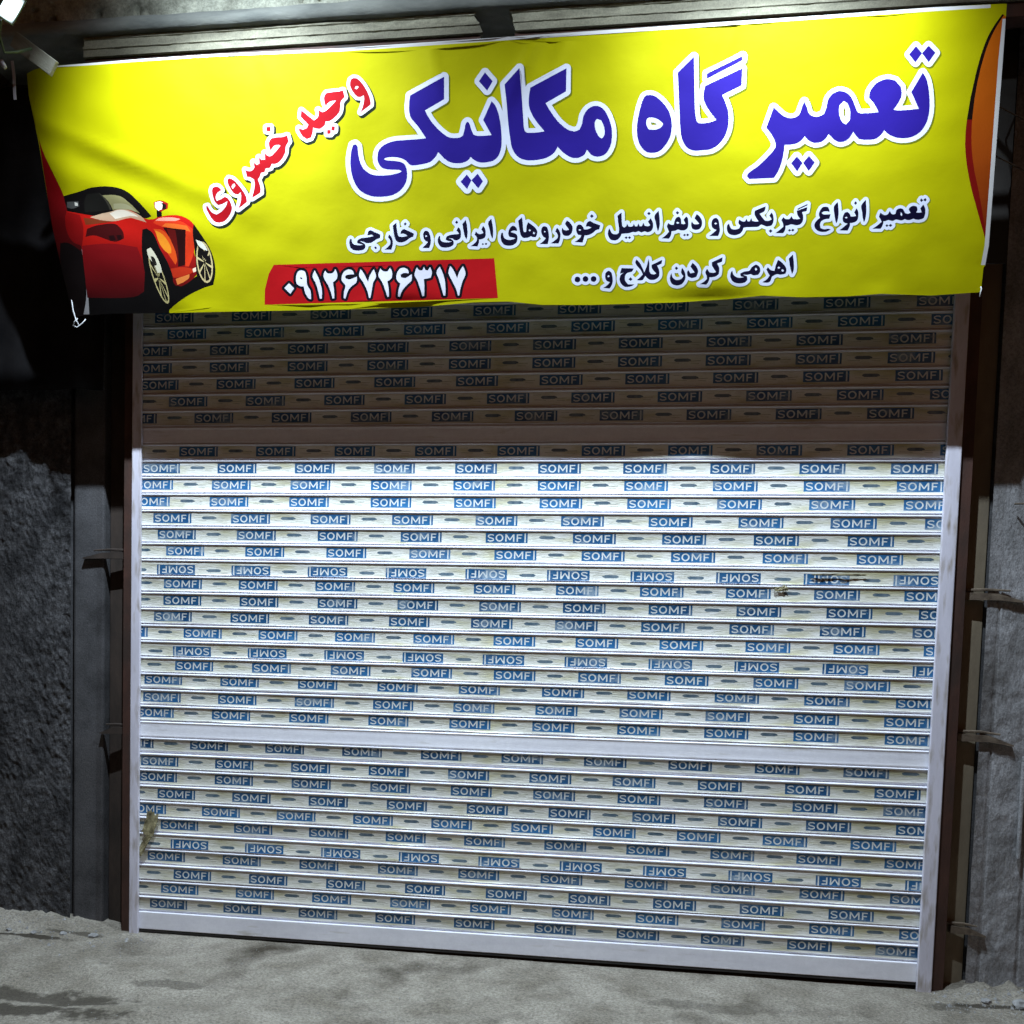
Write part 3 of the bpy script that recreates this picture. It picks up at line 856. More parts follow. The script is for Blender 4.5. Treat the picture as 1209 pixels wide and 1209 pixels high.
# gravel and crumbs
m = MB()
random.seed(9)
for k in range(1500):
    if k % 3 == 0: x = random.uniform(-0.8, 0.15); y = -abs(random.gauss(0.05, 0.16)) - 0.02
    elif k % 3 == 1: x = random.uniform(3.6, 4.2); y = -abs(random.gauss(0.05, 0.13)) - 0.02
    else: x = random.uniform(-0.5, 4.2); y = random.uniform(-1.2, -0.04)
    s = random.uniform(0.0012, 0.0045) * (2.6 if (k % 17 == 0 and k % 3 != 2) else 1)
    z = ground_h(x, y)
    b = len(m.v); a = random.random() * 6
    for q in range(4):
        m.v.append((x + s * math.cos(a + q * 1.57) * random.uniform(0.7, 1.3), y + s * math.sin(a + q * 1.57), z - 0.001))
    m.v.append((x, y, z + s * random.uniform(0.7, 1.3)))
    for q in range(4): m.f.append((b + q, b + (q + 1) % 4, b + 4))
o = m.build("gravel", M_STONE, None); tag(o, "loose grit and crumbs scattered over the cement ground", "gravel", kind="stuff")


# ------------------------------------------------------------------ banner print, in half millimetres on the sheet
SHEET = "-121 1847 -43 1867 106 1877 414 1880 848 1887 1486 1890 2516 1877 3833 1884 5087 1893 6282 1900 6859 1904 7284 1903 7363 1901 7393 1559 7442 965 7500 337 7499 202 7489 184 7500 11 7145 -5 6768 15 6518 3 6167 4 5875 23 5616 4 5221 -12 4549 -17 4138 -8 3860 24 3580 24 3155 0 2454 -8 1692 -5 932 -3 390 1 41 -16 -16 354 -57 706 -88 1346 -130 1697"
PRINT = [
("side_design",(26,8,8,135,10,16,20,52),"-64 1307 -34 1226 77 986 115 877 133 843 162 814 199 788 233 761 255 729 266 671 266 609 260 544 251 480 239 414 222 348 122 -4 41 -16 11 170 -16 354 -40 531 -50 619 -57 706 -67 912 -74 1115 -84 1512 -82 1408 -76 1357"),
("side_design",(16,10,10),"4 574 47 577 67 576 85 572 115 558 144 540 198 500 194 320 186 138 178 61 165 -16 14 -13 -8 201 -15 307 -19 413 -18 453 -12 494"),
("car_picture",(10,8,8),"201 500 766 484 827 321 870 326 912 329 951 327 985 317 1014 299 1038 274 1059 244 1079 211 1218 288 1356 216 1264 189 1172 156 1111 129 1067 106 1022 81 980 55 941 27 934 19 931 9 930 -14 765 -21 599 -25 383 -23 165 -16"),
("side_design",(150,148,150),"201 517 207 427 208 337 204 244 199 197 192 150 183 113 171 76 143 2 197 1 209 149 225 290 227 337 223 427 214 516"),
("car_picture",(12,9,9),"94 931 246 959 328 980 355 985 434 990 474 990 513 987 549 982 585 975 620 965 651 952 681 934 708 913 785 838 862 751 828 739 811 736 795 737 770 745 721 770 696 779 651 787 606 793 560 796 514 796 484 791 422 771 392 766 323 769 255 776 118 798 102 877"),
("car_picture",(88,7,9,186,22,14,8,36),"107 815 327 775 360 770 392 769 423 773 569 813 596 819 622 820 645 817 667 809 689 800 732 777 773 748 795 737 813 732 833 729 872 729 886 731 913 740 926 744 998 752 1034 754 1070 753 1093 751 1115 746 1137 739 1158 731 1192 711 1206 698 1218 684 1225 669 1229 652 1230 617 1225 581 1208 508 1203 471 1207 446 1222 394 1226 368 1226 348 1223 326 1216 306 1205 289 1179 265 1148 244 1114 226 1079 211 1064 207 1048 207 1014 213 956 295 907 87 748 323 723 173 672 145 645 136 618 131 515 126 410 127 199 135 205 545 152 565 131 578 115 594 99 625 89 659 84 696 81 731 83 752 89 773"),
("car_picture",(60,6,9,128,13,18,6,28),"209 545 334 554 396 556 457 555 519 550 581 542 704 520 737 425 745 393 749 358 748 323 743 286 723 173 672 145 645 136 618 131 515 126 410 127 199 135 203 407"),
("car_picture",(70,6,9,150,14,14,18,40),"106 809 222 783 236 732 240 707 241 681 237 647 230 614 209 545 155 565 132 578 115 594 99 619 88 648 81 679 78 709 80 734 86 759"),
("car_picture",(62,8,10),"273 674 328 691 356 697 383 701 458 709 495 709 529 704 547 695 563 681 577 665 588 648 593 635 595 621 594 591 553 575 532 570 512 568 486 572 460 579 352 618 333 621 313 622 293 620 251 613"),
("car_picture",(30,6,8),"458 615 505 619 520 582 466 574"),
("car_picture",(30,6,8),"531 618 571 619 580 587 537 577"),
("car_picture",(120,50,25),"252 760 532 726 344 709 264 705"),
("car_picture",(150,70,45,198,165,135,30,37),"312 763 421 788 515 802 576 817 596 818 622 814 647 808 697 790 736 773 771 752 783 742 811 706 685 744 666 746 633 743 565 730 532 726 499 726 466 729 401 738 356 749"),
("car_picture",(228,215,195),"487 786 541 803 568 809 595 810 621 807 646 799 696 779 721 766 744 750 706 757 667 760 601 753 534 742"),
("car_picture",(24,23,20),"309 937 415 944 450 914 466 898 479 881 488 865 495 848 506 813 357 803 271 802 272 847 275 869 279 891 284 903 291 914"),
("car_picture",(60,58,48),"415 944 429 934 464 901 478 885 491 869 502 842 509 813 495 812 484 845 469 876 444 911"),
("car_picture",(140,134,92),"441 923 521 924 559 920 595 913 618 904 640 890 701 838 763 775 706 794 677 802 647 808 616 812 585 813 521 811 509 844 492 875 469 900"),
("car_picture",(160,155,118),"535 857 596 857 625 854 652 847 675 837 696 823 736 789 692 802 647 812 589 818 530 820"),
("car_picture",(70,70,68),"120 885 223 886 226 848 194 838 178 834 162 832 150 833 126 840 114 845"),
("car_picture",(205,200,190),"189 880 215 875 216 853 189 852"),
("car_picture",(205,52,22),"898 722 949 723 1002 721 1054 717 1104 708 1130 698 1155 684 1211 644 1221 636 1228 627 1230 617 1229 581 1223 545 1214 508 1203 471 1192 443 1179 415 1147 359 1114 360 1148 631 1034 657 966 666 944 670 925 677 869 701 882 715 890 720"),
("car_picture",(232,150,130),"891 717 911 729 921 733 932 736 959 738 987 739 1042 737 1077 731 1112 723 1089 714 1065 709 978 711"),
("car_picture",(222,100,36),"986 694 1030 691 1074 686 1164 669 1192 624 1072 646 944 673 964 687 975 692"),
("car_picture",(200,70,20),"864 656 913 651 935 646 953 637 975 618 993 595 1009 570 1022 544 1033 517 1042 488 1049 459 1052 430 1050 416 1046 402 1030 374 979 452 920 547 896 592"),
("car_picture",(214,128,30),"879 644 914 629 930 620 944 609 961 589 976 568 989 545 1000 522 1004 509 1005 495 1003 466 984 464 975 466 968 469 951 483 935 500 921 518 910 536 899 562 891 589"),
("car_picture",(36,5,6),"950 665 1149 640 1115 369 1052 359 1054 418 1052 447 1047 476 1040 501 1030 525 993 597"),
("car_picture",(90,12,10),"981 653 1058 642 1063 559 1064 475 1061 421 1053 367 1049 422 1041 476 1034 501 1005 573"),
("car_picture",(178,44,20),"954 341 1032 352 1070 355 1107 354 1136 350 1165 343 1222 323 1151 302 1073 280 1046 275 1020 273 1006 276 992 282 970 300 964 309 960 319"),
("car_picture",(214,122,58),"1019 265 1147 299 1142 278 1138 269 1131 262 1108 249 1084 237 1030 218"),
("car_picture",(235,205,180),"1178 341 1214 352 1208 317 1181 312"),
("car_picture",(9,8,8),"766 654 806 661 837 641 850 630 860 617 874 590 906 502 953 416 966 387 986 330 993 301 996 271 993 214 985 156 962 38 913 16 879 31 847 47 820 66 801 89 780 138 767 191 746 346 741 438 742 484 746 527 751 569"),
("car_picture",(176,164,112),"919 289 934 225 943 166 945 117 940 84 927 70 909 76 887 102 863 145 840 200 820 263 805 327 796 386 795 434 800 466 813 480 830 474 852 449 876 407 898 352"),
("car_picture",(14,12,10),"910 287 924 229 933 175 936 130 932 100 922 88 907 94 888 118 868 157 848 208 829 266 815 324 807 378 804 421 808 450 818 463 832 457 851 433 871 395 891 344"),
("car_picture",(176,164,112),"875 275 920 245 926 218 877 267;877 261 936 133 935 116 877 256;876 254 920 87 913 89 874 255;872 258 881 131 871 151 869 263;866 270 836 243 828 271 864 278;862 285 808 369 805 392 862 292;862 297 808 451 812 459 863 299;865 298 837 452 846 441 868 295;870 290 881 371 891 346 873 282"),
("car_picture",(205,200,175),"788 500 822 514 851 477 880 421 896 377 902 349 903 319 863 315 851 353 835 390 826 402 805 425 798 437 790 468"),
("car_picture",(30,28,24),"815 448 833 444 841 441 846 436 854 423 859 409 866 378 832 367"),
("car_picture",(9,8,8),"1224 682 1275 607 1326 526 1342 497 1355 467 1365 434 1373 400 1378 365 1379 330 1376 300 1369 271 1348 210 1288 195 1243 224 1226 240 1216 260 1208 299 1208 341 1212 426 1208 570 1208 618 1214 650"),
("car_picture",(196,178,128),"1358 394 1358 344 1351 298 1338 261 1320 236 1299 226 1276 232 1255 253 1237 287 1224 331 1217 381 1218 430 1225 476 1238 513 1256 537 1277 547 1299 541 1320 520 1338 487 1351 443"),
("car_picture",(18,14,12),"1346 393 1346 348 1341 307 1330 273 1315 251 1298 242 1279 247 1261 266 1246 297 1235 337 1229 382 1229 427 1235 468 1246 501 1260 522 1278 531 1296 526 1314 507 1329 476 1340 437"),
("car_picture",(196,178,128),"1295 386 1348 359 1347 339 1295 380;1293 374 1328 265 1321 255 1291 371;1288 370 1284 242 1275 248 1285 371;1283 376 1242 305 1237 323 1281 381;1280 389 1227 415 1228 435 1281 395;1282 401 1248 509 1255 519 1284 404;1287 405 1292 531 1300 525 1290 403;1293 399 1333 469 1338 452 1294 393"),
("car_picture",(15,12,10),"1242 538 1335 422 1307 400 1274 434 1260 451 1249 470 1244 486 1241 503"),
("car_picture",(225,222,205),"1229 563 1261 552 1275 546 1287 537 1299 523 1309 508 1324 474 1288 486 1277 492 1259 505 1244 521 1239 531"),
("car_picture",(9,8,8),"907 739 911 794 956 804 952 746"),
("car_picture",(150,20,14),"891 852 919 864 933 867 946 868 964 865 981 860 1015 844 1010 804 943 782 897 806"),
("car_picture",(232,230,222),"902 852 924 858 945 860 958 857 970 850 958 801 925 791 912 802 903 814 901 823"),
("car_picture",(16,10,10),"951 853 998 835 992 800 955 797 964 812 967 825 962 839"),
("side_stripe",(20,8,6),"7343 1839 7305 1780 7288 1749 7273 1717 7261 1682 7251 1646 7235 1572 7222 1473 7210 1327 7207 1186 7209 1143 7213 1100 7254 1098 7244 1236 7241 1304 7241 1371 7242 1418 7250 1509 7263 1594 7271 1633 7281 1671 7293 1708 7306 1741 7321 1772 7355 1834"),
("side_stripe",(120,14,8),"7207 1186 7211 1108 7220 1030 7235 960 7254 889 7285 799 7320 709 7478 357 7485 395 7486 414 7482 433 7457 502 7397 639 7350 753 7316 842 7290 923 7281 958 7265 1028 7253 1107 7244 1184"),
("side_stripe",(118,30,8,182,88,10,15,75),"7355 1834 7321 1772 7306 1741 7293 1708 7281 1671 7271 1633 7263 1594 7250 1509 7242 1418 7239 1325 7240 1279 7244 1184 7247 1146 7258 1068 7272 993 7290 923 7316 842 7367 708 7475 397 7480 415 7482 433 7439 1137 7396 1800"),
("title_halo",(104,108,14),"6865 1690 6858 1687 6853 1684 6836 1664 6834 1664 6816 1682 6805 1689 6797 1692 6789 1693 6782 1692 6774 1690 6765 1683 6725 1633 6721 1627 6719 1620 6720 1611 6722 1604 6726 1597 6780 1540 6792 1531 6800 1528 6810 1526 6817 1527 6825 1529 6834 1536 6850 1558 6871 1535 6881 1527 6890 1524 6898 1522 6905 1522 6913 1524 6920 1527 6925 1532 6967 1596 6969 1604 6967 1615 6963 1624 6956 1632 6897 1684 6888 1689 6880 1691 6872 1691;5577 1696 5565 1694 5313 1590 5305 1585 5298 1576 5295 1571 5294 1563 5298 1525 5300 1517 5304 1510 5297 1505 5293 1499 5289 1492 5287 1479 5285 1478 5266 1674 5264 1681 5261 1689 5254 1696 5247 1702 5237 1706 5228 1708 5218 1708 5210 1705 5202 1701 5090 1603 5085 1597 5082 1590 5081 1579 5111 1326 5110 1330 5108 1331 5089 1362 5078 1376 5058 1399 5037 1419 5018 1435 4996 1450 4983 1458 4959 1469 4946 1473 4933 1475 4912 1476 4892 1476 4883 1474 4866 1466 4855 1458 4846 1448 4837 1430 4827 1404 4818 1369 4810 1332 4801 1281 4799 1253 4799 1226 4801 1197 4805 1171 4809 1153 4817 1130 4828 1106 4840 1085 4850 1073 4868 1055 4888 1039 4901 1031 4917 1025 4941 1019 4964 1017 4988 1017 5009 1020 5030 1026 5042 1032 5062 1047 5080 1064 5095 1080 5109 1101 5121 1123 5130 1146 5133 1159 5135 1158 5145 1128 5157 1105 5171 1083 5182 1069 5200 1052 5220 1038 5235 1030 5259 1022 5278 1018 5308 1016 5371 1018 5398 1021 5411 1023 5429 1028 5453 1039 5467 1048 5487 1064 5502 1079 5512 1091 5525 1110 5533 1125 5542 1148 5549 1170 5552 1185 5555 1209 5555 1226 5554 1256 5550 1286 5546 1303 5543 1316 5534 1341 5506 1397 5613 1442 5618 1446 5623 1451 5626 1456 5628 1463 5623 1582 5618 1595 5614 1601 5608 1606 5615 1614 5618 1622 5620 1658 5620 1665 5617 1672 5614 1678 5609 1684 5604 1688 5591 1695;4276 1682 4267 1679 3996 1563 3990 1559 3984 1553 3982 1556 3968 1665 3965 1676 3959 1684 3953 1689 3946 1693 3938 1696 3929 1697 3920 1697 3912 1695 3905 1691 3788 1587 3783 1582 3779 1575 3778 1562 3793 1457 3798 1415 3797 1411 3786 1434 3774 1450 3753 1472 3743 1480 3737 1485 3730 1487 3721 1489 3706 1489 3693 1483 3687 1479 3683 1473 3617 1346 3614 1336 3614 1327 3617 1319 3654 1259 3653 1258 3613 1259 3608 1260 3606 1261 3597 1281 3584 1316 3575 1334 3565 1344 3550 1355 3539 1359 3528 1360 3515 1358 3504 1353 3492 1346 3483 1336 3475 1319 3468 1285 3457 1254 3446 1252 3428 1252 3412 1253 3399 1256 3387 1261 3368 1273 3348 1288 3328 1304 3307 1324 3286 1347 3260 1379 3248 1399 3370 1455 3380 1463 3386 1473 3388 1483 3388 1637 3387 1645 3383 1652 3377 1659 3368 1665 3359 1668 3350 1670 3341 1669 3333 1667 3059 1554 3048 1546 3041 1535 3032 1482 3029 1455 3029 1430 3031 1402 3036 1379 3046 1355 3059 1337 3102 1292 3131 1256 3129 1255 3113 1254 2977 1253 2929 1248 2897 1242 2867 1233 2842 1223 2819 1209 2807 1200 2793 1187 2780 1169 2770 1148 2764 1120 2764 1090 2768 1066 2780 1039 2788 1027 2799 1014 2797 1014 2771 1019 2751 1028 2738 1037 2727 1045 2721 1051 2714 1062 2705 1080 2699 1098 2691 1151 2687 1195 2684 1205 2678 1213 2654 1234 2645 1238 2636 1241 2627 1241 2618 1240 2594 1233 2585 1229 2576 1221 2571 1214 2555 1168 2546 1123 2543 1096 2542 1070 2542 1046 2544 1022 2552 979 2566 936 2586 896 2602 873 2612 860 2636 839 2665 820 2690 808 2708 801 2746 791 2776 787 2797 785 2853 784 2890 786 2911 790 2948 799 2974 809 2990 817 3004 826 3025 842 3048 865 3057 877 3070 899 3080 925 3083 939 3086 961 3086 1000 3111 1000 3155 1003 3205 1011 3230 1016 3255 1026 3268 1033 3285 1046 3303 1063 3317 1051 3332 1040 3362 1023 3386 1013 3416 1006 3461 1004 3479 1004 3497 1006 3517 1011 3535 1016 3547 1021 3560 1029 3578 1019 3596 1011 3616 1005 3630 1002 3652 1000 3675 1000 3724 1006 3748 1012 3768 1022 3788 1036 3804 1052 3812 1063 3825 1088 3832 1111 3838 1138 3846 1115 3862 1085 3879 1063 3897 1045 3915 1031 3939 1019 3964 1010 4000 1003 4031 1000 4077 1001 4123 1007 4156 1014 4180 1021 4207 1034 4232 1050 4247 1065 4276 1042 4311 1021 4336 1011 4347 1008 4367 1005 4393 1004 4412 1006 4423 1008 4447 1017 4472 1032 4486 1023 4508 1014 4523 1010 4545 1007 4567 1007 4582 1009 4603 1014 4616 1019 4634 1031 4646 1042 4660 1059 4673 1080 4681 1103 4687 1127 4690 1152 4691 1181 4689 1208 4684 1237 4677 1262 4667 1288 4651 1322 4639 1343 4624 1364 4607 1382 4590 1397 4568 1410 4552 1416 4533 1421 4512 1423 4493 1421 4478 1418 4457 1410 4440 1401 4430 1393 4415 1379 4402 1361 4392 1343 4388 1329 4382 1290 4377 1275 4370 1262 4359 1259 4342 1263 4322 1272 4302 1286 4274 1308 4256 1325 4239 1344 4212 1377 4189 1409 4311 1466 4322 1474 4327 1483 4328 1493 4325 1653 4322 1661 4318 1666 4313 1672 4307 1676 4293 1682 4284 1682;3654 1684 3644 1680 3635 1674 3587 1616 3581 1605 3580 1592 3583 1582 3589 1574 3656 1505 3662 1501 3671 1497 3680 1495 3689 1495 3697 1496 3704 1499 3715 1508 3760 1572 3764 1581 3764 1593 3761 1602 3755 1610 3692 1675 3683 1681 3674 1684 3663 1685;6853 1522 6842 1519 6837 1515 6832 1510 6769 1389 6767 1388 6759 1414 6752 1425 6703 1472 6696 1477 6688 1480 6663 1488 6639 1494 6623 1496 6609 1496 6592 1493 6565 1486 6541 1475 6528 1467 6518 1459 6508 1449 6499 1439 6487 1419 6481 1407 6478 1396 6476 1375 6478 1346 6482 1335 6489 1325 6517 1300 6530 1283 6529 1282 6467 1282 6461 1292 6423 1359 6409 1378 6394 1393 6376 1408 6354 1419 6332 1427 6307 1432 6289 1433 6275 1432 6252 1426 6231 1416 6217 1406 6209 1398 6195 1380 6190 1370 6186 1359 6183 1344 6179 1308 6172 1281 6158 1275 6146 1274 6137 1275 6129 1278 6123 1283 6107 1320 6084 1358 6079 1365 6073 1370 6066 1373 6057 1376 6047 1377 6037 1375 6030 1372 6023 1366 6019 1359 6008 1330 6003 1316 5999 1294 5996 1285 5989 1278 5975 1274 5965 1274 5955 1275 5942 1279 5929 1285 5917 1294 5892 1314 5860 1341 5850 1347 5841 1350 5831 1350 5823 1349 5815 1346 5807 1339 5802 1330 5761 1198 5760 1187 5763 1178 5767 1170 5805 1127 5827 1098 5837 1079 5840 1064 5816 1032 5782 997 5757 974 5734 955 5683 922 5670 912 5663 905 5654 891 5647 870 5649 857 5655 845 5683 817 5694 811 5704 808 5892 809 5903 810 5911 813 5919 820 5943 860 5950 874 5959 895 5967 927 5969 926 5974 919 6025 860 6033 854 6042 849 6050 847 6059 846 6067 847 6073 849 6078 853 6084 858 6095 876 6097 875 6112 857 6124 849 6133 846 6141 845 6149 846 6157 849 6163 852 6168 857 6207 915 6210 922 6211 932 6209 943 6203 953 6152 1003 6145 1009 6137 1013 6128 1016 6118 1016 6110 1015 6098 1008 6082 988 6080 988 6062 1006 6053 1012 6040 1016 6026 1015 6018 1012 6011 1008 5977 968 5976 969 5980 1028 5981 1029 6022 1031 6044 1036 6064 1045 6077 1053 6088 1062 6114 1047 6136 1038 6157 1033 6181 1032 6205 1036 6231 1044 6248 1054 6263 1067 6265 1067 6274 1059 6285 1052 6313 1039 6334 1033 6356 1030 6378 1033 6403 1042 6420 1053 6438 1069 6457 1053 6463 1049 6472 1046 6519 1040 6559 1038 6581 1039 6593 1040 6607 1043 6616 1047 6637 1058 6658 1077 6660 1078 6690 1061 6720 1049 6753 1041 6779 1038 6817 1038 6841 1040 6854 1043 6881 1051 6903 1063 6923 1077 6940 1095 6953 1112 6959 1123 6969 1145 6977 1174 6981 1203 6981 1232 6978 1272 6972 1314 6959 1369 6944 1416 6930 1449 6925 1460 6913 1478 6888 1509 6879 1516 6871 1520 6863 1522;6774 1352 6774 1353 6813 1290 6797 1289 6758 1288 6756 1289 6765 1309 6771 1329;5297 1357 5298 1358 5305 1345 5321 1320 5339 1297 5361 1272 5359 1270 5330 1268 5313 1269 5304 1302;6345 1284 6351 1271 6355 1258 6357 1241 6355 1234 6350 1247 6347 1258 6344 1275;4005 1323 4006 1325 4030 1291 4054 1263 4053 1262 4033 1262 4013 1263 4009 1281;4945 1256 4949 1256 4962 1253 4975 1248 4980 1245 4965 1242 4950 1243 4947 1248;3598 994 3585 988 3565 970 3562 971 3549 985 3535 992 3520 994 3511 992 3504 990 3493 982 3443 932 3437 924 3434 916 3434 906 3436 898 3440 890 3498 829 3511 821 3520 818 3529 817 3538 818 3547 821 3559 829 3572 848 3590 829 3601 822 3610 819 3619 819 3628 820 3635 822 3643 826 3650 832 3691 887 3694 901 3694 909 3691 917 3643 980 3634 988 3623 993 3610 995"),
